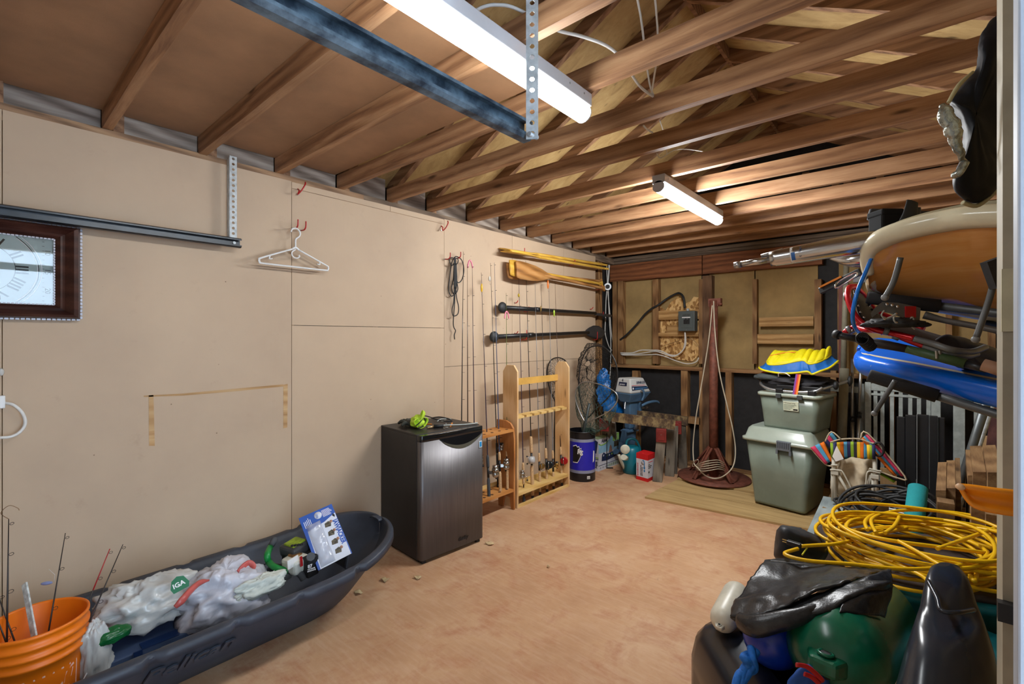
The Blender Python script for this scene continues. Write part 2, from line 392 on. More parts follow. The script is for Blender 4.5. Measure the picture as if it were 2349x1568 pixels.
# ================================================================ right wall with the open side door, front wall
DY0, DY1, DZ = -.02, .92, 2.32  # unseen door head raised so the clock glass mirrors more daylight
wr = struct(MB().box((XR, YF - .1, 0), (XR + .1, DY0, ZJ)).box((XR, DY1, 0), (XR + .1, YB + .15, ZJ)).box((XR, DY0, DZ), (XR + .1, DY1, ZJ + .1)).build('wall_right', m_fibre), 'tan wall with an open doorway')
wf = struct(MB().prism([(-3.12, 0), (XR + .1, 0), (XR + .1, 2.56), (XRID, 2.56 + (XRID + 3.05) * PITCH + .14), (-3.12, 2.56)], YF - .09, YF,
            Matrix(((1, 0, 0, 0), (0, 0, 1, 0), (0, 1, 0, 0), (0, 0, 0, 1)))).build('wall_front', m_ply), 'front wall')
for yy in (1.5, 2.1, 2.7, 3.3, 3.9, 4.5, 5.1): MB().box((XR - .002, yy, .04), (XR - .04, yy + .04, ZJ - .05)).build('stud', w_stud, wr)
MB().box((XR - .002, 1.0, ZJ - .05), (XR - .04, YB - .05, ZJ - .01)).build('top_plate', w_plate, wr)
MB().box((XR - .002, 1.0, .001), (XR - .04, YB - .05, .039)).build('bottom_plate', w_plate, wr)
# door leaf swung inwards, its free edge just inside the right margin
dr = bpy.data.objects.new('door_1', None); COL.objects.link(dr); dr.location = (XR, DY1, 0); WM['door_1'] = Matrix.Translation((XR, DY1, 0)); struct(dr, 'pale side door swung open at the right edge')
xe_ = PY(2334, 700, DY1).x
m_door = M('painted_door', S(170, 178, 190), .5, var=.04)
MB().box((xe_, DY1, .02), (XR - .02, DY1 + .04, 2.30)).build('door_leaf', m_door, dr, bevel=.003)
for z0, z1 in ((.2, .9), (1.05, 2.12)): MB().box((xe_ + .12, DY1 - .006, z0), (XR - .14, DY1 - .0005, z1)).build('door_panel', m_door, dr, bevel=.004)
# painted post beyond the door edge
pa, pb = PY(2300, 700, 1.30).x, PY(2345, 700, 1.30).x
st = struct(MB().box((pa, 1.30, 0), (pa + .038, 1.39, ZJ)).build('trim_1', M('beige_post', S(168, 160, 140), .6, var=.12, scale=5)), 'beige painted post by the side door')
MB().box((pa - .0015, 1.305, .40), (pa + .03, 1.2985, .52)).build('hinge', M('hinge_paint', S(196, 190, 160), .5), st)
MB().box((pa - .0015, 1.31, 1.48), (pa + .03, 1.2985, 1.60)).build('hinge', MC['hinge_paint'], st)
MB().box((pa - .008, 1.30, .93), (pa + .02, 1.28, .965)).build('latch', m_blackp, st)
# ================================================================ roof: sheathing, rafters, joists
zr0 = ZJ + .06                                              # rafter underside at the left plate
def rz(x): return zr0 + (x + 2.99 if x < XRID else (2 * XRID - x) + 2.99) * PITCH
ce = MB()
for x0, x1 in ((-3.2, XRID), (XRID, 2 * XRID + 3.2)):
    c = []
    for dz in (.095, .11):
        for x, y in ((x0, YF - .2), (x1, YF - .2), (x1, YB + .25), (x0, YB + .25)): c.append((x, y, rz(x) + dz))
    ce.hexa(c)
ce = struct(ce.build('ceiling', w_sheath), 'open gable roof of plywood sheathing, rafters and ceiling joists')
JY = [-.37, .03, .43, .83, 1.23, 1.63, 2.02, 2.39, 2.83, 3.25, 3.65, 4.07, 4.47, 4.87, 5.22]
def jit(k): return random.uniform(-k, k)
for y in JY:
    h = jit(.004)
    q = MB(); n = 12; L0, L1 = XL - .02, XR + .05
    cor = []
    for i in range(n + 1):
        x = lerp(L0, L1, i / n); w_ = wob((x, y, 0), 1.2, .006); cor.append((x, w_.y, w_.z))
    vs_ = []; fs_ = []
    for x, dy, dz in cor: vs_ += [(x, y - .019 + dy, ZJ + h + dz * .5), (x, y + .019 + dy, ZJ + h + dz * .5), (x, y + .019 + dy, ZJ + .09), (x, y - .019 + dy, ZJ + .09)]
    for i in range(n):
        for a, b in ((0, 1), (1, 2), (2, 3), (3, 0)): fs_.append((4 * i + a, 4 * i + b, 4 * i + 4 + b, 4 * i + 4 + a))
    fs_ += [(3, 2, 1, 0), (4 * n, 4 * n + 1, 4 * n + 2, 4 * n + 3)]
    q.add(vs_, fs_).build('joist', w_joist, ce)
    for sgn in (0, 1):
        x0, x1 = (-3.0, XRID) if not sgn else (XRID, XR + .12)
        yy = y + .042
        MB().hexa([(x0, yy - .019, rz(x0)), (x1, yy - .019, rz(x1)), (x1, yy + .019, rz(x1)), (x0, yy + .019, rz(x0)),
                   (x0, yy - .019, rz(x0) + .094), (x1, yy - .019, rz(x1) + .094), (x1, yy + .019, rz(x1) + .094), (x0, yy + .019, rz(x0) + .094)]).build('rafter', w_raft, ce)
    MB().box((XL - .08, y + .021, ZJ), (XL + .0, y + .062, ZJ + .13)).build('heel_block', w_raft, ce)
MB().box((XRID - .012, YF, rz(XRID) + .0), (XRID + .012, YB + .1, rz(XRID) + .094)).build('ridge_board', w_raft, ce)
# weathered plywood band above the plate, behind the joist ends
for a, b in zip(JY[:-1], JY[1:]): MB().box((XL - .05, a + .063, ZJ), (XL - .04, b - .02, ZJ + .20)).build('frieze_board', w_grey, ce)
# hardboard laid on top of the nearer joists
hb = [-.58, .02, .82, 1.60]
for a, b in zip(hb[:-1], hb[1:]): MB().box((XL - .02, a + .004, ZJ + .091 + .001), (-1.22, b + .0, ZJ + .0965)).build('hardboard_sheet', m_hard, ce)
# ================================================================ tube lamps
m_lampw = M('white_lamp_metal', S(226, 228, 232), .4, var=.02)
def lamp(x, ya, yb, label, mat, m_tube):
    t = thing('tube_lamp', label, 'lamp', (x, (ya + yb) / 2, ZJ - .11), group='ceiling tube lamps')
    MB().box((x - .040, ya, ZJ - .056), (x + .040, yb, ZJ - .004)).build('housing', mat, t, bevel=.004)
    def prof(k, y): return [(x + k * .036 * math.cos(a), y, ZJ - .076 + k * .034 * math.sin(a)) for a in [math.pi * i / 14 for i in range(29)]][:28]
    q = MB(); a, b = prof(1, ya + .006), prof(1, yb - .006); n = len(a)
    q.add(a + b, [(i, (i + 1) % n, n + (i + 1) % n, n + i) for i in range(n)], True); q.build('diffuser', m_tube, t)
    for y, e in ((ya, .006), (yb - .006, .006)):
        a, b = prof(1.04, y), prof(1.04, y + e); q = MB()
        q.add(a + b, [(i, (i + 1) % n, n + (i + 1) % n, n + i) for i in range(n)] + [tuple(range(n))[::-1], tuple(range(n, 2 * n))]); q.build('end_cap', mat, t)
    for y in (ya + .06, ya + .16, yb - .06, yb - .16):
        MB().cyl((x + .0405, y, ZJ - .025), (x + .042, y, ZJ - .025), .004, n=8).build('screw', m_galv, t)
    return t
lamp(-1.045, .42, 1.655, 'large near white tube lamp beside the hanging black track', m_lampw, M('lit_diffuser', (.93, .98, 1.0, 1), .4, var=0, emit=LAMP * .70))
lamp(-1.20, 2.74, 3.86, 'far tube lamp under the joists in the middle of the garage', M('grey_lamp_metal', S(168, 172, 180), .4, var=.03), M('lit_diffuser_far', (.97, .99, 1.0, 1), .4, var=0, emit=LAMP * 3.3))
# ================================================================ garage-door tracks on the left and overhead
def holed_strip(mb, p, q, w, across, n, hole=.2, th=.003):
    """steel strip with a row of punched holes, from p to q"""
    p, q = V3(p), V3(q); d = (q - p) / n; a = V3(across).normalized() * w / 2; nn = d.cross(a).normalized() * th / 2
    for i in range(n):
        c = p + d * (i + .5); hd = d.normalized() * w * hole; ha = a.normalized() * w * hole
        o = [c - d / 2 - a, c + d / 2 - a, c + d / 2 + a, c - d / 2 + a]
        k = [c - hd - ha * .4, c - hd * .4 - ha, c + hd * .4 - ha, c + hd - ha * .4, c + hd + ha * .4, c + hd * .4 + ha, c - hd * .4 + ha, c - hd + ha * .4]
        fs = [(0, 1, 6, 5), (1, 6, 7), (1, 2, 8, 7), (2, 8, 9), (2, 3, 10, 9), (3, 10, 11), (3, 0, 4, 11), (0, 4, 5)]
        for sgn in (1, -1): mb.add([x + nn * sgn for x in o + k], fs if sgn > 0 else [f[::-1] for f in fs])
        mb.add([x + nn for x in k] + [x - nn for x in k], [(j, (j + 1) % 8, 8 + (j + 1) % 8, 8 + j) for j in range(8)])
    mb.add([p - a + nn, q - a + nn, q - a - nn, p - a - nn, p + a + nn, q + a + nn, q + a - nn, p + a - nn], [(0, 1, 2, 3), (7, 6, 5, 4)])
    return mb
def c_track(x, y0, y1, z, sgn, name, parent, mat=None):
    h, dp, t = .052, .03, .003
    prof = [(0, h / 2), (dp * .7, h / 2), (dp, h / 2 - .006), (dp, h / 2 - .013), (dp - t, h / 2 - .013), (dp - t, h / 2 - .007), (dp * .7, h / 2 - t), (t, h / 2 - t),
            (t, -h / 2 + t), (dp * .7, -h / 2 + t), (dp - t, -h / 2 + .007), (dp - t, -h / 2 + .013), (dp, -h / 2 + .013), (dp, -h / 2 + .006), (dp * .7, -h / 2), (0, -h / 2)]
    n = len(prof); q = MB(); L = 24; vs_ = []
    for i in range(L + 1):
        y = lerp(y0, y1, i / L); vs_ += [(x + sgn * a, y, z + b) for a, b in prof]
    q.add(vs_, [(i * n + j, i * n + (j + 1) % n, (i + 1) * n + (j + 1) % n, (i + 1) * n + j) for i in range(L) for j in range(n)])
    q.add([(x + sgn * a, y1, z + b) for a, b in prof], [(0, 1, 6, 7), (0, 7, 8, 15), (1, 2, 5, 6), (2, 3, 4, 5), (8, 9, 14, 15), (9, 10, 13, 14), (10, 11, 12, 13)])
    return q.build(name, mat or m_track, parent)
zt_ = WL(543, 556, .09).z
t = thing('door_track', 'black garage door track running along the left wall above the clock', 'track', (XL + .075, .4, zt_ - .03), group='garage door tracks')
c_track(XL + .065, YF + .05, .985, zt_, 1, 'rail', t)
hx = XL + .055; hy = WL(535, 400, .055).y
holed_strip(MB(), (hx, hy, zt_ - .02), (hx, hy, ZJ + .01), .036, (0, 1, 0), 17).build('hanger_strap', m_galv, t)
MB().box((hx - .003, hy - .020, zt_ - .02), (hx - .036, hy - .017, ZJ)).build('strap_flange', m_galv, t)
MB().cyl((XL + .068, .955, zt_), (XL + .075, .955, zt_), .008, n=10).build('bolt', m_galv, t)
e = P(1215, 290, 1.19)
t = thing('door_track', 'worn black garage door track hanging below the joists near the lamp', 'track', (e.x, .3, zt_ - .03), group='garage door tracks')
c_track(e.x - .02, YF + .05, e.y, zt_ + .002, 1, 'rail', t, M('worn_track_steel', S(104, 122, 134), .45, .2, var=.1, scale=22, col2=S(34, 46, 58)))
hx, hy = P(1212, 200, 1.17).x + .012, P(1212, 200, 1.17).y
holed_strip(MB(), (hx, hy, zt_ - .03), (hx, hy, ZJ + .01), .03, (.8, .6, 0), 19).build('hanger_strap', m_galv, t)
MB().cyl((hx, hy - .012, zt_ - .02), (hx, hy + .02, zt_ - .02), .006, n=8).build('bolt', m_galv, t)
# ================================================================ white cables among the joists
def cable(px, z, label, r=.0045, mat=None, name='cable', n=6, cat_='cable', group='white cables in the roof'):
    pts = [FL(u, v, zz) for (u, v), zz in zip(px, z if isinstance(z, (list, tuple)) else [z] * len(px))]
    return tag(MB().tube(cat(pts, n), r, 6).build(name, mat or m_cable), label, cat_, group)
cable([(1052, -40), (1060, 10), (1071, 55), (1073, 82)], [2.62, 2.58, 2.53, 2.47], 'white cable dropping straight into the near tube lamp housing', .006)
cable([(1074, 82), (1076, 55), (1086, 30), (1108, 16), (1140, 11), (1185, 20), (1270, 66), (1330, 82), (1386, 102), (1420, 128), (1445, 165), (1470, 200), (1500, 222)],
      [2.48, 2.52, 2.55, 2.57, 2.58, 2.58, 2.555, 2.56, 2.56, 2.55, 2.53, 2.53, 2.545], 'white cable looping from the near lamp across three joists', .006)
cable([(1456, -30), (1470, 40), (1480, 120), (1490, 190), (1500, 222)], [2.75, 2.7, 2.62, 2.57, 2.545], 'left white cable of the pair hanging from the roof to a joist')
cable([(1500, -30), (1508, 60), (1508, 120), (1500, 180), (1494, 216)], [2.75, 2.7, 2.62, 2.57, 2.545], 'right white cable of the pair hanging from the roof to a joist')
cable([(1476, 288), (1486, 298), (1497, 304)], 2.54, 'short white cable end looping under the joist below the cable pair')
cable([(1507, 352), (1516, 362), (1545, 345), (1575, 342), (1612, 347)], 2.6, 'thin white cable lying above the far joists left of the far lamp', .003)
cable([(1513, 275), (1524, 310), (1530, 352)], 2.62, 'thin white cable hanging between two middle joists', .003)
# ================================================================ red hooks
m_screw = M('zinc', S(190, 190, 186), .35, .9, var=0)
hk_groups = []
def hook(p, label, out=.055, up=.045, r=.0042, kind='L'):
    """vinyl coated hook screwed into the wall at p"""
    p = V3(p)
    t = thing('utility_hook', label, 'hook', p, group='red vinyl wall hooks')
    if kind == 'L': pts = [p, p + V3((out * .6, 0, -.004)), p + V3((out, 0, .0)), p + V3((out + .012, 0, .014)), p + V3((out + .014, 0, up))]
    else: pts = [p + V3((.0, 0, .035)), p + V3((.02, 0, .02)), p + V3((.03, -.012, -.004)), p + V3((.05, -.02, -.01)), p + V3((.066, -.006, .012)), p + V3((.068, .014, .05)), p + V3((.055, .022, .07))]
    MB().tube(cat(pts, 5), r, 8).build('hook_arm', m_red, t)
    MB().cyl(p - V3((.002, 0, 0)), p + V3((.006, 0, 0)), r * 1.5, n=8).build('screw_base', m_screw, t)
    return t
hook(WL(683, 446), 'large red curved hook under the top edge of the wall above the hangers', kind='C')
hook(WL(1012, 528), 'large red curved hook under the top edge of the wall above the black rope', kind='C')
for u, v, l in ((672, 524, 'left red hook of the pair holding the white hangers'), (690, 528, 'right red hook of the pair holding the white hangers')): hook(WL(u, v), l)
hook(WL(1020, 594), 'empty red hook left of the coiled black rope'); hook(WL(1044, 592), 'red hook holding the coiled black rope')
hook(WL(1188, 583, 0), 'red hook under the blades of the upper yellow paddles', .07, .05)
hook(WL(1304, 608, 0), 'red hook under the shafts of the upper yellow paddles', .07, .05)
hook(WL(1196, 634, 0), 'red hook under the blades of the lower paddles', .09, .04)
hook(WL(1363, 664, 0), 'red hook under the grip ends of the lower paddles', .09, .05)
hook(WL(1180, 694), 'small empty red hook above the upper black paddle', .03, .02)
hook(WL(1200, 714), 'red hook holding the grip end of the upper black paddle', .06, .045)
hook(WL(1353, 708), 'small red hook above the blade end of the upper black paddle', .03, .02)
hook(WL(1372, 722, .0), 'red hook under the blade of the upper black paddle', .06, .035)
hook(WL(1180, 764), 'small empty red hook above the lower black paddle', .03, .02)
hook(WL(1195, 778), 'red hook holding the grip end of the lower black paddle', .06, .09)
hook(WL(1358, 778), 'red hook holding the blade end of the lower black paddle', .06, .09)
# ================================================================ white hangers
def hanger(off, dv, label):
    c = WL(678, 572 + dv, off)
    m = Matrix.Translation(c) @ Matrix(((0, 0, 1, 0), (1, 0, 0, 0), (0, 1, 0, 0), (0, 0, 0, 1)))   # x -> world y, y -> world z
    t = thing('coat_hanger', label, 'hanger', c - V3((0, 0, .1)), group='white hangers on the wall')
    L = lambda x, y: m @ V3((x, y, 0))
    MB().tube(cat([L(-.02, .0), L(-.19, -.072), L(-.208, -.085), L(-.205, -.102), L(-.185, -.106), L(0, -.106), L(.185, -.106), L(.205, -.102), L(.208, -.085), L(.19, -.072), L(.02, 0)], 4), .0052, 8).build('body', m_white, t)
    MB().tube(cat([L(-.02, 0), L(0, .012), L(.02, 0)], 4), .006, 8).build('shoulder', m_white, t)
    MB().tube(cat([L(0, .01), L(0, .05), L(.004, .066), L(.024, .085), L(.027, .108), L(.008, .128), L(-.018, .122), L(-.028, .102)], 5), .0048, 8).build('hook', m_white, t)
    MB().tube(cat([L(0, 0), L(-.022, -.02), L(-.016, -.045), L(.006, -.052), L(.024, -.04), L(.02, -.03)], 5), .004, 8).build('tie_loop', m_white, t)
    for s_ in (-1, 1): MB().tube(cat([L(s_ * .15, -.057), L(s_ * .152, -.075), L(s_ * .136, -.072)], 3), .0035, 6).build('strap_notch', m_white, t)
hanger(.045, 0, 'white plastic hanger nearest the wall of the overlapping pair on red hooks')
hanger(.072, 0, 'front white plastic hanger of the overlapping pair on red hooks')
# ================================================================ framed clock turned on its side
w_clock = wood('mahogany', S(46, 24, 20), S(72, 40, 32), S(96, 58, 46), 'y', .3, 1, False)
yR, zB_, zT_ = WL(187, 735, .05).y, WL(186, 732, .05).z, WL(186, 522, .05).z
yL = yR - (zT_ - zB_) * 1.5
t = thing('wall_clock', 'large clock hung sideways in a dark brown wooden frame on the left wall', 'clock', (XL + .02, (yL + yR) / 2, zB_))
fw = .085; X0 = XL + .001
def fbar(a, b, c, d):  # mitred frame side: outer a-b, inner d-c in (y, z)
    q = MB(); lev = [(0, .02), (.12, .05), (.3, .055), (.62, .03), (.8, .036), (1, .022)]
    rows = []
    for k, h in lev: rows.append([(X0 + h, lerp(a[0], d[0], k), lerp(a[1], d[1], k)), (X0 + h, lerp(b[0], c[0], k), lerp(b[1], c[1], k))])
    rows.insert(0, [(X0, *a), (X0, *b)]); rows.append([(X0, *d), (X0, *c)])
    for r0, r1 in zip(rows[:-1], rows[1:]): q.add([r0[0], r0[1], r1[1], r1[0]], [(0, 1, 2, 3)])
    q.build('frame_side', w_clock, t)
o_ = [(yL, zB_), (yR, zB_), (yR, zT_), (yL, zT_)]; i_ = [(yL + fw, zB_ + fw * .72), (yR - fw, zB_ + fw * .72), (yR - fw, zT_ - fw * .72), (yL + fw, zT_ - fw * .72)]
for k in range(4): fbar(o_[k], o_[(k + 1) % 4], i_[(k + 1) % 4], i_[k])
m_bead = M('silver_bead', S(150, 146, 150), .4, .6, var=.1)
q = MB()
for k in range(4):
    a, b = V3((X0 + .018, *o_[k])), V3((X0 + .018, *o_[(k + 1) % 4])); n = int((b - a).length / .016)
    for j in range(n): c = a + (b - a) * ((j + .5) / n); q.box(c - V3((.004, .006, .006)), c + V3((.006, .006, .006)))
q.build('bead_trim', m_bead, t)
q = MB()
for k in range(4):
    a, b = V3((X0 + .02, *i_[k])), V3((X0 + .02, *i_[(k + 1) % 4])); n = int((b - a).length / .012)
    for j in range(n): c = a + (b - a) * ((j + .5) / n); q.box(c - V3((.006, .0045, .0045)), c + V3((.003, .0045, .0045)))
q.build('bead_trim', m_bead, t)
m_face = M('clock_face', S(170, 186, 184), .5, var=.06)
MB().box((X0 + .003, i_[0][0] - .005, i_[0][1] - .005), (X0 + .008, i_[2][0] + .005, i_[2][1] + .005)).build('face', m_face, t)
fy, fz = yR - .31, (zB_ + zT_) / 2
CM = lambda y, z, a: Matrix.Translation((X0 + .0085, y, z)) @ Matrix(((0, 0, 1, 0), (1, 0, 0, 0), (0, 1, 0, 0), (0, 0, 0, 1))) @ Matrix.Rotation(a, 4, 'Z')
zlo, zhi = i_[0][1], i_[2][1]
def inface(p): return zlo + .004 < p[2] < zhi - .004 and i_[0][0] < p[1] < i_[1][0]
for rad, mm, r_ in ((.185, m_inkw, .0022), (.176, m_ink, .0012), (.172, m_inkw, .0016), (.105, m_ink, .001)):
    seg = []; 
    for k in range(97):
        p = (X0 + .0086, fy + rad * math.cos(k * math.pi / 48), fz + rad * math.sin(k * math.pi / 48))
        if inface(p): seg.append(p)
        else:
            if len(seg) > 2: MB().tube(seg, r_, 4).build('minute_ring', mm, t)
            seg = []
    if len(seg) > 2: MB().tube(seg, r_, 4).build('minute_ring', mm, t)
for k, rm in enumerate(['XII', 'I', 'II', 'III', 'IIII', 'V', 'VI', 'VII', 'VIII', 'IX', 'X', 'XI']):
    an = math.pi / 2 - k * math.pi / 6 + 0        # hour hand direction, the III pointing right
    p = (0, fy + .118 * math.cos(an), fz + .118 * math.sin(an))
    if zlo + .03 < p[2] < zhi - .03: text(rm, .055, CM(p[1], p[2], an - math.pi / 2) @ Matrix.Translation((0, -.012, 0)), m_ink, 'numeral', t, align='CENTER', bold=.0008)
for k, rm in ((1, '10'), (0, '15'), (-1, '20')): text(rm, .026, CM(fy + .195, fz + k * .085 - .0, -math.pi / 2), m_ink, 'numeral', t, align='CENTER')
for dz in [(-.13 + .02 * k) for k in range(14)]: MB().box((X0 + .0085, fy + .186, fz + dz), (X0 + .0092, fy + .193, fz + dz + .0016)).build('minute_tick', m_ink, t)
for an, L in ((R(200), .11), (R(100), .15)): MB().bar((X0 + .011, fy, fz), (X0 + .011, fy + L * math.cos(an), fz + L * math.sin(an) * .8), .006, .001, (1, 0, 0)).build('hand', m_ink, t)
MB().box((X0 + .0135, i_[0][0] - .004, i_[0][1] - .004), (X0 + .0155, i_[2][0] + .004, i_[2][1] + .004)).build('glass', M('clear_glass', (1, 1, 1, 1), .02, var=0, trans=1), t)
# ================================================================ outlet end and white cord at the left margin
t = thing('extension_cord', 'thick white cord looping out of a white plug on the left wall', 'cord', WL(0, 1000, .02))
MB().tube(cat([WL(10, 924, .02), WL(30, 928, .035), WL(50, 945, .04), WL(58, 968, .04), WL(48, 988, .04), WL(25, 1001, .04), WL(-10, 1004, .04), WL(-60, 1010, .03)], 5), .0062, 8).build('cord', m_cable, t)
a, b = WL(-25, 938, .01), WL(12, 906, .01); MB().box((XL + .001, a.y, a.z), (XL + .03, b.y, b.z)).build('plug', m_white, t, bevel=.004)
MB().ball(WL(2, 853, .008), (.008, .010, .016)).build('cord_clip', M('clear_clip', S(190, 190, 186), .3, var=0), t)
# ================================================================ dark sled against the left wall
m_sled = M('slate_polyethylene', S(58, 64, 76), .48, var=.16, scale=5, bmp=.08, bscale=90, spec=.4)
SY0, SY1, SXC = -.56, 1.60, -2.485
def sled_pt(s_, k):
    """s_ along the hull, k across: -1 near rim ... 1 far rim"""
    y = lerp(SY0, SY1, s_)
    wr = .335; wb_ = .13; zb = .004; zr = .305
    if s_ > .78:
        e_ = (s_ - .78) / .22; f_ = math.sqrt(max(0, 1 - e_ ** 3.2)); wr *= max(.02, f_); wb_ *= max(.02, f_ * (1 - .3 * e_)); zr += .075 * e_ ** 1.5; zb += .27 * e_ ** 2.6
    if s_ < .1: e_ = 1 - s_ / .1; wr *= 1 - .12 * e_ ** 2; zb += .05 * e_ ** 2
    return y, wr, wb_, zb, zr
def sled_prof(s_):
    y, wr, wb_, zb, zr = sled_pt(s_, 0); notch = 0
    for c in (.20, .33, .46, .59, .72, .85):
        if abs(s_ - c) < .011: notch = .6
    fw_ = .04 * (1 - notch) + .006
    if s_ > .97: fw_ *= 1
    half = [(wb_ * .0, zb), (wb_ * .7, zb), (wb_, zb + .012), (wb_ + (wr - wb_) * .30, zb + .085 * (zr - zb) / .3), (wb_ + (wr - wb_) * .66, zb + .18 * (zr - zb) / .3), (wr - .012, zr - .03), (wr - .004, zr - .004 - notch * .02), (wr + .006, zr), (wr + fw_ - .006, zr), (wr + fw_, zr - .008), (wr + fw_ + .002, zr - .034)]
    ys = (.035 * max(0, (s_ - .9) / .1) ** 2)
    return [(SXC + x, y + ys * (x and 1), z) for x, z in [(-a, b) for a, b in half[::-1]] + half[1:]]
q = MB(); st_ = sorted(set([i / 90 for i in range(91)] + [.72 + .28 * (1 - (1 - i / 24) ** 2.2) for i in range(25)])); rows = [sled_prof(x) for x in st_]; n = len(rows[0])
q.add([p for r_ in rows for p in r_], [(i * n + j, (i + 1) * n + j, (i + 1) * n + j + 1, i * n + j + 1) for i in range(len(rows) - 1) for j in range(n - 1)], True)
# bow and stern closing faces
q.add([V3(p) for p in rows[0]], [tuple(range(n))])
y_, wr_, wb2, zb_, zr_ = sled_pt(1, 0)
t = thing('cargo_sled', 'long dark plastic cargo sled lying along the left wall', 'sled', (SXC, .5, 0))
hull = q.build('hull', m_sled, t, solid=.006)
def bow(u_, v_):   # rolled bow flange closing the tip
    a = -math.pi / 2 + math.pi * u_; r_ = .0 + v_ * .05
    return (SXC + math.cos(a) * 0 + math.sin(a) * r_, SY1 - .004 + math.cos(a) * r_, .382 - .012 * v_ ** 3)
MB().grid(bow, 13, 5).build('bow_flange', m_sled, t, solid=.006)
MB().prism([(-.07, 0), (.07, 0), (.05, .09), (-.05, .09)], 0, .012, plane_m((SXC + .01, 1.375, .175), (1, 0, 0), (0, .35, 1))).build('bow_pocket', m_sled, t, bevel=.006)
MB().prism([(-.05, .01), (.05, .01), (.036, .075), (-.036, .075)], .012, .014, plane_m((SXC + .01, 1.375, .175), (1, 0, 0), (0, .35, 1))).build('pocket_slot', m_blackp, t)
for s_ in (.33, .46, .59, .72, .85):
    y, wr, _, _, zr = sled_pt(s_, 0)
    for sg in (1, -1): MB().ball((SXC + sg * (wr + .014), y, zr - .012), (.014, .016, .010), n=10, k=6).build('rim_stud', m_sled, t)
ya_ = FL(352, 1530, .12); side = V3((.205, 0, .30)).normalized()
text('Pelican', .11, plane_m((-2.232, .42, .145), (0, 1, .0), side), m_sled, 'raised_lettering', t, ext=.0035, bold=.002, shear=.25, sx=1.05)
# ================================================================ orange bucket in the sled
m_or = M('orange_plastic', S(238, 120, 12), .42, var=.05, scale=4)
bx_, by_ = -2.53, .165
t = thing('bucket', 'orange plastic bucket with white logo standing in the sled', 'bucket', (bx_, by_, .015))
BM = Matrix.Translation((bx_, by_, .015))
prof = [(.126, 0), (.13, .004), (.1375, .22), (.1395, .262), (.146, .264), (.147, .274), (.141, .277), (.142, .298), (.1485, .30), (.1495, .310), (.1435, .313), (.1445, .334), (.151, .336), (.152, .347), (.1455, .350), (.146, .372), (.151, .376), (.151, .386), (.145, .388), (.1425, .380), (.1255, .012), (.0, .010)]
MB().lathe(prof, 48, BM, cap=False).lathe([(.0001, 0), (.126, 0)], 48, BM, cap=False).build('pail', m_or, t)
MB().tube(cat([V3((bx_, by_, .015)) + V3((.146 * math.cos(a), .150 * math.sin(a), .30 - .20 * math.sin((a - R(62)) / R(80) * math.pi) ** 1.0 * .0)) for a in (R(62), R(75))] +
              [V3((bx_ + .158 * math.cos(R(a)), by_ + .158 * math.sin(R(a)), .31 - h)) for a, h in ((70, .02), (64, .10), (50, .155), (20, .185), (-20, .19), (-60, .16), (-85, .08), (-92, .01))], 4), .0028, 6).build('bail_handle', m_galv, t)
m_pale = M('pale_print', S(236, 190, 180), .5, var=0)
def on_pail(poly, name='printed_logo'):
    """flat print wrapped on the pail; coordinates are angle in degrees and height"""
    q = MB(); q.add([(bx_ + (.1293 + h * .036) * math.cos(R(a)), by_ + (.1293 + h * .036) * math.sin(R(a)), .015 + h) for a, h in poly], [tuple(range(len(poly)))]); q.build(name, m_pale, t, solid=.0008)
for k in range(10):
    a0 = -62 + k * 11.0; on_pail([(a0, .222), (a0 + 11, .222), (a0 + 11, .228), (a0, .228)])
for a in (-62, 47): on_pail([(a, .03), (a + 1.6, .03), (a + 1.6, .222), (a, .222)])
for poly in ([(28, .165), (39, .175), (42, .205), (31, .203)], [(22, .15), (27, .165), (26, .175), (19, .155)], [(36, .208), (43, .214), (42, .222), (38, .218)], [(8, .13), (14, .15), (9, .155), (5, .14)], [(-6, .12), (0, .14), (-3, .148), (-9, .13)], [(30, .11), (38, .12), (36, .15), (28, .14)], [(14, .10), (24, .105), (24, .13), (12, .125)]): on_pail(poly)
# rods and a ruler sticking out of the bucket
m_blank = M('dark_rod_blank', S(38, 32, 32), .3, var=.1)
def ring(mb, c, r, nrm, w_=.0009, n=10):
    f = frame(nrm); mb.tube([V3(c) + f @ V3((0, r * math.cos(2 * math.pi * i / n), r * math.sin(2 * math.pi * i / n))) for i in range(n)], w_, 5, closed=True)
def ice_rod(b, tip, label, tipmat=None, loop=0):
    b, tip = V3(b), V3(tip); d = tip - b
    t = thing('ice_fishing_rod', label, 'fishing rod', b, group='short rods in the bucket')
    MB().tube([b, b + d * .5, tip], [.004, .003, .0014], 6).build('blank', m_blank, t)
    if tipmat: MB().tube([b + d * .70, tip], [.0026, .0018], 6).build('tip_section', tipmat, t)
    side = V3((.5, .8, 0))
    for k in (.55, .78, .97): q = MB(); ring(q, b + d * k + side * .010, .008 * (1.2 - .5 * k), V3((.6, -.3, 1))); q.build('line_guide', m_blackp, t)
    if loop: MB().tube(cat([tip, tip + V3((.01, -.02, .03)), tip + V3((.02, .0, .055)), tip + V3((.02, .022, .04)), tip + V3((.02, .026, .03))], 5), .0012, 5).build('wire_tip', M('brass_wire', S(140, 110, 80), .4, .6, var=0), t)
ice_rod((-2.49, .085, .22), PX(20, 1190, -2.56), 'leftmost rod in the bucket, upright with a looped wire tip', loop=1)
ice_rod((-2.52, .16, .06), PX(150, 1222, -2.70), 'dark rod in the bucket leaning right, second from the left')
ice_rod((-2.47, .19, .10), PX(252, 1258, -2.66), 'rod in the bucket with a red tip section', M('red_blank', S(170, 30, 34), .3, var=0))
ice_rod((-2.45, .23, .16), PX(282, 1248, -2.62), 'rightmost grey rod leaning out of the bucket')
ice_rod((-2.50, .15, .08), PX(-40, 1330, -2.62), 'rod in the bucket leaning left out of the picture')
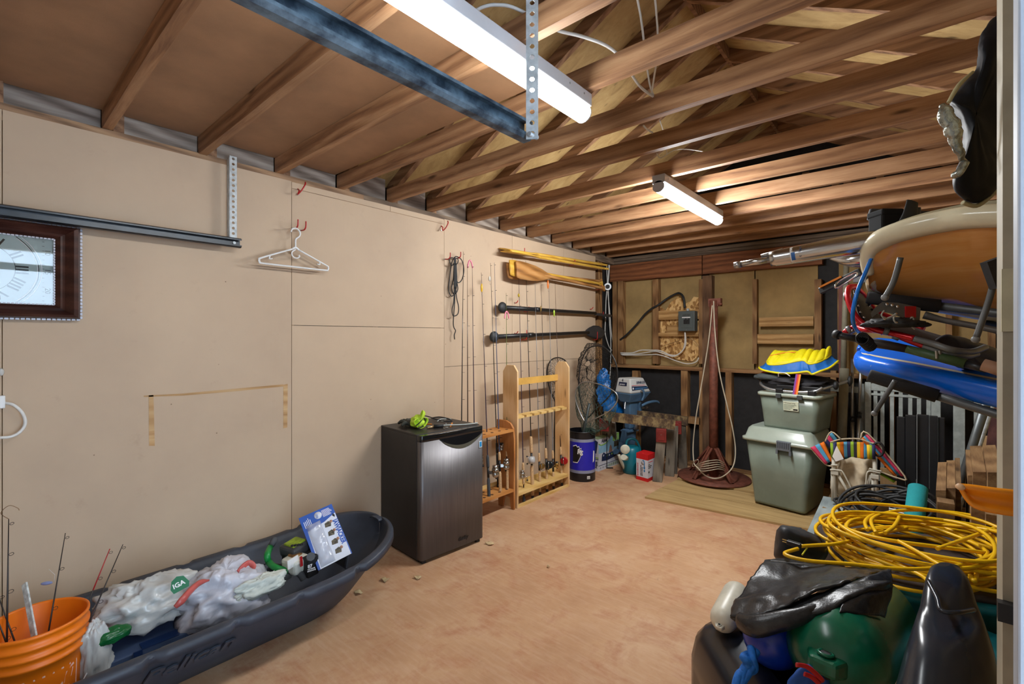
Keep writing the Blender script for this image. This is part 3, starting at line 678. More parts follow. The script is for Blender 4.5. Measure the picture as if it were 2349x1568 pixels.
ice_rod((-2.54, .17, .06), PX(-28, 1300, -2.70), 'second rod in the bucket leaning left out of the picture')
a, b = P(78, 1455, 1.76), P(56, 1338, 1.84)
tag(MB().bar(a - (b - a) * .55, b, .022, .006, (.6, -.7, 0)).build('ruler', M('worn_white_paint', S(206, 214, 214), .6, var=.25, scale=40)), 'flat worn white stick standing in the orange bucket', 'stick')
lc = P(107, 1337, 1.84)
t = thing('fishing_lure', 'small blue fish shaped lure hanging from a bucket rod', 'lure', lc, group='fishing lures')
MB().ball(lc, (.019, .006, .007), frame((.5, .86, 0))).build('lure_body', M('pearl_blue', S(130, 142, 186), .3, var=.1), t)
MB().tube([lc + V3((.012, .02, .0)), lc + V3((.015, .022, .03)), P(112, 1305, 1.84)], .0006, 4).build('line', m_white, t)
# ================================================================ plastic bags and boxes in the sled
def crumple(mb, c, r, amp=.25, freq=9, seed=0, m=None, nu=72, nv=40, flat=-.55):
    c = V3(c); m3 = m or Matrix.Identity(3)
    def f(u_, v_):
        a, b = 2 * math.pi * u_, math.pi * v_
        d = V3((math.sin(b) * math.cos(a), math.sin(b) * math.sin(a), -math.cos(b)))
        k = 1 + amp * (.8 * mnoise.noise(d * 1.7 + V3((seed, 0, 0))) + .7 * (.35 - abs(mnoise.noise(d * freq * .33 + V3((0, seed, 0))))) + .5 * (.3 - abs(mnoise.noise(d * freq * .75 + V3((0, 0, seed))))) + .2 * abs(mnoise.noise(d * freq * 1.6)))
        p = V3((d.x * r[0], d.y * r[1], max(flat, d.z) * r[2])) * k
        return c + m3 @ p
    return mb.grid(f, nu, nv, closed_u=True)
m_bag = M('white_bag_plastic', S(206, 208, 206), .22, var=.06, scale=5, bmp=.35, bscale=14, trans=.12, spec=.5)
m_bag2 = M('lilac_white_bag_plastic', S(206, 208, 220), .25, var=.06, scale=5, bmp=.35, bscale=16, trans=.1)
rb = Matrix.Rotation(R(-4), 3, 'Z')
t = thing('grocery_bag', 'crumpled clear-white grocery bag with a green logo in the sled', 'bag', (-2.48, .56, .06), group='plastic bags in the sled')
bag1 = crumple(MB(), (-2.62, .53, .275), (.12, .19, .10), .42, 8, 3.1, rb).build('bag', m_bag, t)
crumple(MB(), (-2.47, .325, .21), (.035, .05, .12), .4, 8, 5.7).build('bag_tail', m_bag, t)
bm = plane_m(P(399, 1362, 1.97), (.15, 1, .30), (-.5, 0, 1))
q = MB().prism([(0, 0), (.055, 0), (.062, .018), (.05, .05), (.028, .06), (.006, .05), (-.006, .02)], 0, .002, bm); q.build('logo_patch', M('green_print', S(16, 110, 70), .4, var=0), t)
text('IGA', .026, bm @ Matrix.Translation((.004, .018, .0025)), m_inkw, 'logo_lettering', t, bold=.0008)
t = thing('grocery_bag', 'crumpled white bag with pink-red handles in the middle of the sled', 'bag', (-2.48, .86, .06), group='plastic bags in the sled')
crumple(MB(), (-2.50, .80, .235), (.14, .18, .145), .40, 8, 9.3, rb).build('bag', m_bag2, t)
m_pink = M('pink_bag_plastic', S(206, 96, 90), .35, var=.1, trans=.2)
MB().tube(cat([P(402, 1392, 1.93), P(418, 1376, 1.95), P(436, 1355, 2.0), P(458, 1336, 2.06), P(480, 1330, 2.1)], 5), catr([.010, .016, .014, .012, .004], 5), 8, flat=(.5, (0, 0, 1))).build('bag_handle', m_pink, t)
MB().tube(cat([P(545, 1312, 2.25), P(560, 1298, 2.28), P(572, 1291, 2.3), P(581, 1300, 2.3), P(572, 1312, 2.28)], 5), catr([.012, .018, .016, .016, .008], 5), 8, flat=(.5, (0, 0, 1))).build('bag_handle', m_pink, t)
t = tag(crumple(MB(), P(596, 1345, 2.24), (.05, .11, .05), .4, 8, 2.2).build('rag', M('pale_cloth', S(204, 212, 206), .7, var=.08, bmp=.3, bscale=20)), 'pale crumpled cloth beside the auger engine in the sled', 'cloth')
t = thing('tool_box', 'flat blue plastic box under the bags in the sled', 'box', (-2.38, .40, .05))
MB().box((-2.70, .33, .05), (-2.45, .64, .165)).build('lid', M('blue_box_plastic', S(64, 82, 116), .5, var=.08), t, bevel=.006)
MB().box((-2.4495, .44, .13), (-2.443, .47, .169)).build('clasp', M('navy_plastic', S(22, 46, 90), .4, var=.05), t)
MB().box((-2.50, .47, .1652), (-2.447, .60, .169)).build('latch_bar', MC['navy_plastic'], t)
tag(crumple(MB(), P(258, 1456, 1.90), (.035, .06, .03), .2, 5, 1.2).build('green_pouch', M('glossy_green', S(20, 104, 54), .25, var=.1)), 'glossy green pouch peeking out under the clear grocery bag', 'pouch')
# ================================================================ ice auger power head
eb = P(690, 1335, 2.42)
K = 2.45
E_ = lambda u, v, dt=0: P(u, v, K + dt)
t = thing('ice_auger', 'motor of an ice auger with green handlebar lying in the sled', 'auger', (eb.x, eb.y, .05))
m_agr = M('auger_green', S(14, 132, 58), .4, var=.06); m_foam = M('grey_foam', S(72, 74, 78), .8, var=.1)
MB().tube(cat([E_(621, 1252, .1), E_(613, 1272), E_(617, 1288), E_(630, 1300, -.05), E_(650, 1307, -.05), E_(664, 1308, -.04)], 5), .016, 10).build('handlebar', m_agr, t)
MB().tube(cat([E_(630, 1236, .12), E_(626, 1244, .1), E_(621, 1252, .1)], 4), .0175, 10).build('grip', m_foam, t)
MB().tube(cat([E_(664, 1308, -.04), E_(680, 1310, -.04), E_(691, 1318, -.04), E_(697, 1328, -.04)], 4), .0175, 10).build('grip', m_foam, t)
fm_ = frame((-.4, .9, -.1))
def ebox(u, v, dt, sx, sy, sz, mat, name, bev=.006, tilt=0):
    c = E_(u, v, dt); MB().box((-sx / 2, -sy / 2, -sz / 2), (sx / 2, sy / 2, sz / 2), Matrix.Translation(c) @ Matrix.Rotation(R(14), 4, 'Z') @ Matrix.Rotation(R(tilt), 4, 'X')).build(name, mat, t, bevel=bev)
ebox(678, 1256, .06, .12, .115, .062, M('charcoal_plastic', S(62, 64, 68), .5, var=.08), 'air_filter_cover', .014, 8)
ebox(676, 1243, .05, .075, .075, .010, M('lime_print', S(150, 176, 40), .5, var=.2, scale=30), 'cover_label', .002, 8)
q = MB()
for k in range(4): c = E_(670 + k * 7.2, 1251 - k * 1.0, -.015); q.box(c - V3((.004, .006, .005)), c + V3((.004, .006, .005)))
q.build('vent_slots', m_ink, t)
ebox(684, 1274, .05, .12, .11, .05, m_blackp, 'engine_block')
ebox(677, 1275, .0, .06, .05, .03, M('brass_carb', S(170, 130, 84), .35, .7, var=.3, scale=60), 'carburettor', .008)
ebox(679, 1291, -.01, .11, .10, .075, M('tank_white', S(206, 208, 198), .4, var=.06), 'fuel_tank', .016, 5)
ebox(672, 1289, -.072, .006, .062, .046, m_paper, 'tank_label', 0, 5)
ebox(691, 1287, -.068, .007, .012, .050, m_red, 'red_label_stripe', 0, 5)
ebox(712, 1296, -.01, .05, .065, .10, m_ink, 'fuel_plate', .004)
c = E_(712, 1278, -.05); MB().cyl(c, c + V3((.03, -.012, .018)), .021, .021, 8).build('fuel_cap', M('cap_plastic', S(60, 62, 66), .5, var=.1), t); MB().cyl(c - V3((.02, -.008, .012)), c, .014, n=12).build('filler_neck', M('tank_neck', S(180, 180, 172), .4, var=0), t)
tm = plane_m(E_(706, 1303, -.062), (.25, 1, .06), (-.1, 0, 1)); text('87', .022, tm, m_inkw, 'octane_mark', t, bold=.0008)
text('OCTANE', .009, tm @ Matrix.Translation((-.002, -.010, 0)), m_inkw, 'octane_mark', t, bold=.0003); text("D'OCTANE", .008, tm @ Matrix.Translation((-.003, -.019, 0)), m_inkw, 'octane_mark', t, bold=.0003)
c = E_(642, 1312, .0); MB().cyl(c - V3((.03, -.02, .01)), c + V3((.05, -.03, .0)), .038, .034, 20).build('gear_case', m_blackp, t)
MB().cyl(c - V3((.02, .015, .0)), c + V3((.012, -.04, .0)), .046, .046, 20).build('recoil_ring', m_blackp, t)
MB().cyl(E_(655, 1325, -.02), E_(652, 1300, -.02), .032, .03, 18).build('crank_housing', M('cast_grey', S(150, 154, 150), .4, .6, var=.1), t)
MB().cyl(E_(642, 1325, -.04), E_(647, 1302, -.04), .008, n=10).build('clutch_band', m_agr, t)
MB().tube(cat([E_(588, 1325), E_(592, 1306, .03), E_(606, 1294, .06), E_(625, 1290, .08)], 5), .0025, 6).build('starter_cord', m_ink, t)
# ================================================================ blister package leaning in the bow
A_, B_, C_, D_ = P(730, 1308, 2.42), P(808, 1268, 2.52), P(790, 1160, 2.68), P(708, 1180, 2.58)
t = thing('blister_pack', 'blue and white fishing tackle package leaning in the sled bow', 'package', (A_ + B_) / 2)
W_, H_ = (B_ - A_).length, (D_ - A_).length; pm = plane_m(A_, B_ - A_, D_ - A_)
m_bl = M('blue_card', S(24, 84, 178), .4, var=.04); m_wc = M('white_card', S(216, 222, 236), .4, var=.04)
MB().box((0, 0, -.002), (W_, H_, 0), pm).build('card', m_bl, t, bevel=.001)
MB().prism([(.012, .0), (W_ - .006, 0), (W_ - .002, H_ * .82), (W_ * .62, H_ * .74), (W_ * .1, H_ * .70)], 0, .0008, pm).build('white_panel', m_wc, t)
text('JAWJACKER', .034, pm @ Matrix.Translation((W_ * .845, H_ * .70, .001)) @ Matrix.Rotation(-math.pi / 2, 4, 'Z'), m_bl, 'brand_lettering', t, bold=.0015, sx=.78)
MB().prism([(.004, .014), (.014, .0), (.018, .012), (.012, .026)], .0008, .0014, pm @ Matrix.Translation((W_ * .86, H_ * .74, 0))).build('pictogram', m_ink, t)
MB().lathe([(.0001, 0), (.02, 0), (.02, .001), (.0001, .001)], 24, pm @ Matrix.Translation((W_ * .52, H_ * .9, .001)), cap=False).build('badge', m_wc, t); text('JJ', .022, pm @ Matrix.Translation((W_ * .455, H_ * .875, .0022)), m_bl, 'badge_lettering', t)
rnd = random.Random(4)
for k in range(8):
    MB().box((W_ * .64, H_ * (.83 + .017 * k), .0002), (W_ * rnd.uniform(.86, .94), H_ * (.83 + .017 * k) + .0022, .0008), pm).build('text_line', m_inkw, t)
    MB().box((W_ * (.08 + .045 * k), H_ * .76, .0002), (W_ * (.08 + .045 * k) + .003, H_ * rnd.uniform(.88, .94), .0008), pm).build('text_line', m_inkw, t) if k < 5 else None
m_phA = M('photo_print_olive', S(96, 88, 70), .5, var=.5, scale=120); m_phB = M('photo_print_skin', S(176, 132, 110), .5, var=.2, scale=80)
for k in range(4):
    h = H_ * (.12 + .17 * k); MB().prism([(0, 0), (.03, -.004), (.036, .014), (.026, .028), (.004, .022)], .0009, .0014, pm @ Matrix.Translation((W_ * .58, h, 0))).build('printed_angler', m_phA, t)
    MB().lathe([(.0001, 0), (.008, 0), (.008, .0008), (.0001, .0008)], 12, pm @ Matrix.Translation((W_ * .58 + .038, h + .020, .001)), cap=False).build('printed_angler', m_phB, t)
def blis(u_, v_):
    x = lerp(.10, .52, v_) * W_; y = lerp(.02, .80, u_) * H_; e_ = math.sin(math.pi * v_) ** .35 * min(1, math.sin(math.pi * u_) * 5) ** .5
    return pm @ V3((x, y, .002 + .028 * e_ * (1 + .25 * mnoise.noise(V3((u_ * 7, v_ * 3, 0))))))
MB().grid(blis, 24, 12).build('blister', M('clear_blister', S(206, 212, 226), .12, var=0, alpha=.45, spec=.7), t)
# ================================================================ compact fridge
fl_, fang = V3((-2.412, 1.893, 0)), R(-4.5)
t = thing('mini_fridge', 'compact fridge with dark sides and a brushed steel door against the left wall', 'fridge', fl_, fang)
FM = WM[t.name]                                   # local: x out of the door, y along the width
FW, FD, FH = .53, .51, .835
m_fb = M('fridge_black', S(40, 38, 38), .42, var=.12, scale=6, spec=.4)
def brushed():
    m, nt, bs = newmat('brushed_dark_steel'); bs.inputs['Metallic'].default_value = .75; bs.inputs['Roughness'].default_value = .46
    nt.links.new(ramp(nt, noise(nt, mapped(nt, (200, 200, 2)), 2, 4), [(.3, S(98, 96, 98)), (.7, S(122, 120, 122))]), bs.inputs['Base Color']); return m
m_steel = brushed()
MB().box((-FD, 0, .02), (-.052, FW, FH - .012), FM).build('body', m_fb, t, bevel=.004)
MB().box((-FD, -.002, FH - .012), (-.05, FW + .002, FH), FM).build('top_panel', m_fb, t, bevel=.003)
def dprof(z0, z1, e=0):
    pl = [(-.046, 0), (-.018, 0), (-.006, .006), (0, .02), (.002, FW / 2), (0, FW - .02), (-.006, FW - .006), (-.018, FW), (-.046, FW)]
    return MB().prism([(x + e * (0 if x < -.04 else 1), y) for x, y in pl], z0, z1, FM, True)
dprof(.028, FH - .045).build('door', m_steel, t)
dprof(FH - .045, FH - .004).build('door_cap', M('gloss_black', S(18, 20, 24), .16, var=.1, spec=.6), t, bevel=.003)
cv = [(FW * .27 + FW * .70 * k / 14, FH - .046 - .06 * math.sin(math.pi * k / 14) ** .8) for k in range(15)]
cv2 = [(y + .006, z - .026 * math.sin(math.pi * (i / 14)) ** .7) for i, (y, z) in enumerate(cv)]
FP = FM @ Matrix(((0, 0, 1, .0022), (1, 0, 0, 0), (0, 1, 0, 0), (0, 0, 0, 1)))
MB().prism(cv + [(FW * .97, FH - .044), (FW * .27, FH - .044)], -.001, .0012, FP).build('handle_recess', MC['gloss_black'], t)
MB().prism(cv[::-1] + cv2, -.001, .0012, FP).build('recess_lip', M('lit_steel', S(150, 156, 146), .22, .8, var=.05), t)  # paler steel crescent: light caught under the recess, put into the colour
MB().box((-FD + .02, .02, .0), (-.06, FW - .02, .02), FM).build('plinth', m_blackp, t)
for y in (.02, FW - .05): MB().box((-.05, y, 0), (-.02, y + .03, .027), FM).build('foot', m_blackp, t)
text('danby', .036, FP @ Matrix.Translation((FW * .56, .07, .0012)), m_ink, 'logo', t, bold=.0008, shear=.2)
MB().box((FW * .915, FH - .155, .0), (FW * .965, FH - .108, .0016), FP).build('energy_label', m_paper, t)
MB().box((FW * .922, FH - .150, .0016), (FW * .958, FH - .113, .0022), FP).build('label_print', M('label_blue', S(30, 140, 206), .4, var=0), t)
# things on the fridge
zt2 = FH + .002
def on_top(x, y, z=0): return FM @ V3((x, y, FH + z))
t = thing('work_glove', 'lime and dark grey work glove lying on the fridge', 'glove', on_top(-.33, .1))
m_gd = M('dark_glove_fabric', S(58, 60, 54), .8, var=.12, bmp=.3, bscale=60); m_lime = M('lime_fabric', S(186, 222, 54), .6, var=.08)
gm = FM @ Matrix.Translation((-.26, .11, FH))
q = MB(); crumple(q, gm @ V3((-.05, .02, .026)), (.07, .04, .03), .15, 4, 2); q.build('palm', m_gd, t)
for k, (a, b) in enumerate((((-.09, .045), (-.16, .075)), ((-.095, .025), (-.18, .045)), ((-.095, .005), (-.18, .012)), ((-.09, -.012), (-.16, -.022)), ((-.05, -.02), (-.055, -.06)))):
    MB().tube(cat([gm @ V3((a[0], a[1], .028)), gm @ V3((lerp(a[0], b[0], .5), lerp(a[1], b[1], .5), .034)), gm @ V3((b[0], b[1], .016))], 4), catr([.013, .013, .009], 4), 8).build('finger', m_gd, t)
def cuff(u_, v_):
    a = 2 * math.pi * u_; r_ = .036 + .014 * v_ + .006 * math.sin(3 * a)
    return gm @ V3((.0 + v_ * .075, .015 + r_ * math.cos(a) * 1.1, .034 + r_ * math.sin(a) * .72 + .012 * v_))
q = MB(); crumple(q, gm @ V3((.03, .015, .045)), (.055, .042, .045), .25, 5, 6.1); q.build('back_panel', m_lime, t)
MB().grid(cuff, 20, 6, closed_u=True).build('cuff', m_lime, t, solid=.003)
MB().tube(cat([gm @ V3((.07, -.0, .03)), gm @ V3((.08, .03, .10)), gm @ V3((.05, .05, .115)), gm @ V3((.03, .045, .09))], 4), catr([.012, .014, .014, .01], 4), 8, flat=(.35, (0, 1, 0))).build('pull_tab', m_lime, t)
MB().tube(cat([gm @ V3((.076, -.03, .03)), gm @ V3((.08, .0, .05)), gm @ V3((.078, .03, .075)), gm @ V3((.07, .05, .05)), gm @ V3((.078, .02, .02)), gm @ V3((.078, -.02, .012))], 4), .004, 6).build('trim', m_ink, t)
tag(MB().tube(cat([on_top(-.22, .19, .006), on_top(-.16, .24, .010), on_top(-.13, .30, .012), on_top(-.10, .38, .008), on_top(-.075, .46, .006), on_top(-.062, .525, .008)], 5), .005, 8).build('cable_tie', M('grey_cable', S(168, 176, 174), .5, var=.05)), 'light grey cable lying across the fridge top', 'cable', 'cables on the fridge')
tag(MB().tube(cat([on_top(-.40, .20, .006), on_top(-.45, .28, .03), on_top(-.44, .34, .034), on_top(-.36, .38, .012), on_top(-.28, .42, .005), on_top(-.30, .47, .005), on_top(-.40, .44, .02), on_top(-.48, .42, .006)], 5), .004, 8).build('curled_cable', m_blackr), 'thin black cord curled at the back of the fridge top', 'cord', 'cables on the fridge')
tag(MB().tube(cat([on_top(-.33, .36, .006), on_top(-.36, .42, .012), on_top(-.33, .49, .006)], 5), .004, 8).build('cable', MC['grey_cable']), 'short pale cable piece at the back of the fridge top', 'cable', 'cables on the fridge')
t = thing('hand_tool', 'small dark multi tool with brass tip on the fridge', 'tool', on_top(-.14, .19))
MB().tube([on_top(-.16, .21, .012), on_top(-.13, .27, .012)], [.013, .011], 8).build('handle', m_blackr, t)
MB().tube([on_top(-.16, .21, .012), on_top(-.165, .175, .008), on_top(-.165, .155, .006)], [.010, .008, .004], 8).build('jaw', M('brass', S(190, 160, 120), .3, .7, var=.2), t)
for k, (x, y, x2, y2) in enumerate(((-.10, .31, -.20, .40), (-.30, .24, -.27, .27))):
    tag(MB().bar(on_top(x, y, .005), on_top(x2, y2, .005), .008, .007).build('pencil', M('orange_paint', S(214, 130, 40), .5, var=.05)), ('orange carpenter pencil near the fridge front', 'short orange pencil stub behind the tool on the fridge')[k], 'pencil')
for k, (x, y) in enumerate(((-.085, .24), (-.10, .27), (-.22, .36), (-.31, .40), (-.33, .43), (-.20, .26))):
    a = k * 1.3; tag(MB().cyl(on_top(x, y, .004), on_top(x + .018 * math.cos(a), y + .018 * math.sin(a), .004), .0026, n=6).cyl(on_top(x, y, .004), on_top(x - .003 * math.cos(a), y - .003 * math.sin(a), .004), .0045, n=6).build('screw', m_screw), ('loose screw %s on top of the fridge' % ('nearest the fridge door', 'second from the door', 'beside the cable middle', 'near the back right', 'farthest back', 'next to the multi tool')[k]), 'screw', 'screws on the fridge')
# ================================================================ rod racks
w_pine = wood('pine', S(206, 160, 104), S(226, 186, 134), S(238, 206, 160), 'z', .55, .8, True, .35, .1)
w_piney = wood('pine_shelf', S(206, 164, 92), S(226, 190, 120), S(238, 208, 146), 'y', .5, .8, False, .3, .08)
w_cedar = wood('stained_pine', S(150, 92, 44), S(186, 122, 66), S(208, 148, 90), 'z', .5, .8, True, .35, .1)
w_cedary = wood('stained_pine_shelf', S(170, 106, 50), S(200, 136, 72), S(220, 160, 96), 'y', .5, .8, False, .3, .08)
RX0, RX1, RY0, RY1 = -2.765, -2.60, 3.065, 3.865
t = thing('rod_rack', 'tall pale pine fishing rod rack standing by the left wall', 'rod rack', (RX0, (RY0 + RY1) / 2, 0), group='fishing rod racks')
for y in (RY0, RY1 - .02):
    pl = [(RX0, 0), (RX1, 0), (RX1, 1.17), (RX1 - .04, 1.225), (RX0 + .04, 1.225), (RX0, 1.17)]
    MB().prism(pl, y, y + .02, Matrix(((1, 0, 0, 0), (0, 0, 1, 0), (0, 1, 0, 0), (0, 0, 0, 1)))).build('side_board', w_pine, t, bevel=.003)
MB().box((RX0 + .005, RY0 + .02, .10), (RX1 - .003, RY1 - .02, .125)).build('shelf', w_piney, t)
MB().box((RX1 - .022, RY0 + .02, .0), (RX1 - .003, RY1 - .02, .022)).build('floor_rail', w_piney, t)
MB().box((RX0 + .004, RY0 + .02, 0), (RX0 + .022, RY1 - .02, .035)).build('floor_rail', w_piney, t)
MB().box((RX0 + .004, RY0 + .02, .125), (RX0 + .016, RY1 - .02, .165)).build('back_rail', w_piney, t)
q = MB(); n = 7                                            # notched upper shelf
for k in range(n):
    a = RY0 + .02 + (RY1 - RY0 - .04) * k / n; b = RY0 + .02 + (RY1 - RY0 - .04) * (k + 1) / n
    q.box((RX1 - .05, a, .765), (RX1 - .002, b - .03, .785))
q.box((RX1 - .10, RY0 + .02, .765), (RX1 - .05, RY1 - .02, .785)).build('notched_shelf', w_piney, t)
MB().box((RX0 + .02, RY0 + .02, 1.035), (RX0 + .035, RY1 - .02, 1.095)).build('top_rail', M('varnished_rail', S(214, 168, 86), .4, var=.08), t)
t = thing('rod_rack', 'short orange-stained rod rack between the fridge and the pine rack', 'rod rack', (-2.68, 2.75, 0), group='fishing rod racks')
SX0, SX1 = -2.80, -2.60
def endb(y):
    pl = [(SX0 + .02, 0), (SX0 + .07, 0), (SX0 + .09, .10), (SX1 - .05, .10), (SX1 - .035, 0), (SX1 - .002, 0), (SX1, .6), (SX1 - .01, .69), (SX1 - .04, .73), (SX1 - .09, .75), (SX0, .75)]
    MB().prism(pl, y, y + .02, Matrix(((1, 0, 0, 0), (0, 0, 1, 0), (0, 1, 0, 0), (0, 0, 0, 1)))).build('end_board', w_cedar, t, bevel=.003)
endb(3.022); endb(2.46)
for z, th in ((.665, .02), (.155, .022)): MB().box((SX0 + .01, 2.48, z), (SX1 - .004, 3.022, z + th)).build('shelf', w_cedary, t)
MB().box((SX0 + .01, 2.48, .178), (SX0 + .022, 3.022, .21)).build('back_rail', w_piney, t)
for k in range(6):
    for z in (.686, .1775):
        for x in (SX0 + .055, SX1 - .045): MB().lathe([(.0001, 0), (.013, 0), (.013, .0006), (.0001, .0006)], 12, Matrix.Translation((x, 2.53 + k * .09, z)), cap=False).build('rod_hole', M('hole_dark', S(70, 40, 22), .8, var=0), t)
# ================================================================ fishing rods
m_cork = M('cork', S(206, 170, 126), .8, var=.2, scale=160, bmp=.2, bscale=200); m_eva = M('grey_rod_grip', S(66, 72, 78), .7, var=.1)
cols = dict(black=M('rod_black', S(30, 30, 34), .25, var=.1), violet=M('rod_violet', S(58, 44, 62), .25, var=.1), blue=M('rod_blue', S(70, 84, 116), .25, var=.1), green=M('rod_green', S(96, 108, 56), .25, var=.1), brown=M('rod_brown', S(66, 44, 34), .25, var=.1), grey=M('rod_grey', S(120, 120, 122), .3, var=.1))
def spin_reel(t, c, ax, mat, mat2, s=1.0, side=V3((1, .1, 0))):
    """spinning reel hanging from the seat: foot, body, rotor, spool, bail, crank"""
    c = V3(c); ax = V3(ax).normalized(); side = V3(side).normalized(); th_ = ax.cross(side).normalized()
    r_ = MB().bar(c, c + side * .045 * s, .012 * s, .022 * s, ax).build('reel', mat, t)
    b = c + side * .052 * s
    MB().ball(b - ax * .012 * s, (.024 * s, .026 * s, .018 * s), frame(ax)).build('reel_body', mat, r_, local=False)
    MB().cyl(b + ax * .005 * s, b + ax * .030 * s, .026 * s, .024 * s, 16).build('rotor', mat, r_); MB().cyl(b + ax * .030 * s, b + ax * .052 * s, .021 * s, .019 * s, 16).build('spool', mat2, r_)
    MB().tube(cat([b + ax * .02 * s + th_ * .028 * s, b + ax * .045 * s + th_ * .030 * s + side * .01, b + ax * .052 * s + side * .028 * s, b + ax * .045 * s - th_ * .03 * s + side * .01, b + ax * .02 * s - th_ * .028 * s], 4), .0018, 6).build('bail', m_chrome, r_)
    MB().tube([b - ax * .01 * s, b - ax * .01 * s + th_ * .045 * s, b - ax * .04 * s + th_ * .048 * s], .003 * s, 6).build('crank', mat, r_); MB().ball(b - ax * .045 * s + th_ * .048 * s, .009 * s, n=10, k=6).build('crank_knob', m_blackp, r_)
WM_fix = True
def rod(b, tip, label, col, grips, seat, reel=None, guides=5, butt='black'):
    """b, tip: world points; grips: list of (from, to, radius, material) along the rod in metres; seat: (from, to)"""
    b, tip = V3(b), V3(tip); d = (tip - b); L = d.length; d.normalize()
    t = thing('fishing_rod', label, 'fishing rod', b, group='fishing rods in the racks'); at = lambda s_: b + d * s_
    g1 = max(g_[1] for g_ in grips)
    MB().tube([at(.0), at(g1), at(g1 + (L - g1) * .5), at(L)], [.006, .0052, .0034, .0013], 6).build('blank', cols[col], t)
    for a, e_, r_, m_ in grips: MB().tube([at(a), at(a + .01), at((a + e_) / 2), at(e_ - .02), at(e_)], [r_ * .9, r_, r_, r_ * .95, r_ * .6], 10).build('grip', m_, t)
    MB().cyl(at(-.004), at(.028), .0125, .0118, 10).build('butt_cap', m_blackp if butt == 'black' else butt, t)
    MB().cyl(at(seat[0]), at(seat[1]), .0105, .0100, 10).build('reel_seat', m_blackp, t)
    up = V3((.92, .3, 0))
    for k in range(guides):
        s_ = g1 + .12 + (L - g1 - .14) * (k / (guides - .99)) ** .9; r_ = .012 * (1 - .8 * k / guides)
        q = MB(); ring(q, at(s_) + up * (r_ + .006), r_, d, .0011, 10); q.tube([at(s_), at(s_) + up * .006], .0012, 4); q.build('line_guide', m_blackp, t)
    if reel: reel(t, at((seat[0] + seat[1]) / 2), d)
    return t
m_sil = M('silver_reel', S(176, 176, 172), .22, .9, var=.1); m_gold = M('gold_reel', S(190, 160, 96), .25, .9, var=.1)
def Sp(m1, m2, s=1, side=(1, .3, 0)): return lambda t, c, d: spin_reel(t, c, d, m1, m2, s, side)
def round_reel(mat, s=1, side=(1, .2, 0), m2=None):
    def f(t, c, d):
        side_ = V3(side).normalized(); th_ = d.cross(side_).normalized(); b = c + side_ * .034 * s
        r_ = MB().cyl(b - th_ * .022 * s, b + th_ * .022 * s, .030 * s, .030 * s, 20).build('reel', mat, t)
        MB().ball(b + th_ * .022 * s, (.010 * s, .029 * s, .029 * s), frame(th_)).build('reel_cover', m2 or mat, r_); MB().bar(c, b, .01, .02, d).build('reel_foot', m_blackp, r_)
        k = b - th_ * .028 * s; MB().tube([k + d * .03 * s, k - d * .03 * s], .003, 6).build('crank', m_chrome, r_)
        for s_ in (1, -1): MB().ball(k + d * .03 * s * s_ - th_ * .008, .007 * s, n=8, k=6).build('crank_knob', m_blackp, r_)
    return f
def ck(*segs): return [(a, b, r_, m_cork) for a, b, r_ in segs]
def RB(u, v, x=-2.68): return PX(u, v, x)
def RT(u, v, x=-2.845): return PX(u, v, x)
# in the short rack (the first three show only above the fridge)
rod(V3((-2.74, 2.54, .18)), RT(1063, 577), 'leftmost tall rod rising behind the fridge', 'black', ck((.03, .25, .012), (.33, .42, .012)), (.25, .33), Sp(m_sil, m_blackp), 8)
rod(V3((-2.72, 2.60, .18)), RT(1072, 606), 'rod behind the fridge, left one under the upper pink worm', 'brown', ck((.03, .25, .012), (.33, .42, .012)), (.25, .33), Sp(m_sil, m_blackp), 6)
rod(V3((-2.70, 2.66, .18)), RT(1083, 606), 'rod behind the fridge, right one under the upper pink worm', 'violet', ck((.03, .25, .012), (.33, .42, .012)), (.25, .33), Sp(m_sil, m_blackp), 6)
rod(RB(1122, 1144, -2.64), RT(1104, 625), 'rod with dark grey foam grip in the short rack nearest the fridge', 'violet', [(.0, .17, .0135, m_eva), (.25, .35, .013, m_eva)], (.17, .25), Sp(m_sil, m_sil, 1.15, (.8, .6, 0)), 6, m_eva)
rod(RB(1143, 1118, -2.74), RT(1125, 603), 'thin black rod standing behind the cork-handled one in the short rack', 'black', [(.0, .30, .010, m_blackp)], (.30, .38), Sp(m_sil, m_blackp, .8, (.6, .8, 0)), 7)
rod(RB(1148, 1136, -2.66), RT(1134, 602), 'blue-grey rod with cork grip in the short rack, left of the green one', 'blue', ck((.0, .20, .0135), (.29, .36, .012)), (.20, .29), Sp(m_sil, m_sil, 1.1, (.7, .75, 0)), 7, m_cork)
rod(RB(1164, 1129, -2.65), RT(1161, 672), 'short green rod with cork grip at the right end of the short rack', 'green', ck((.02, .20, .0125), (.30, .39, .014)), (.20, .30), None, 6)
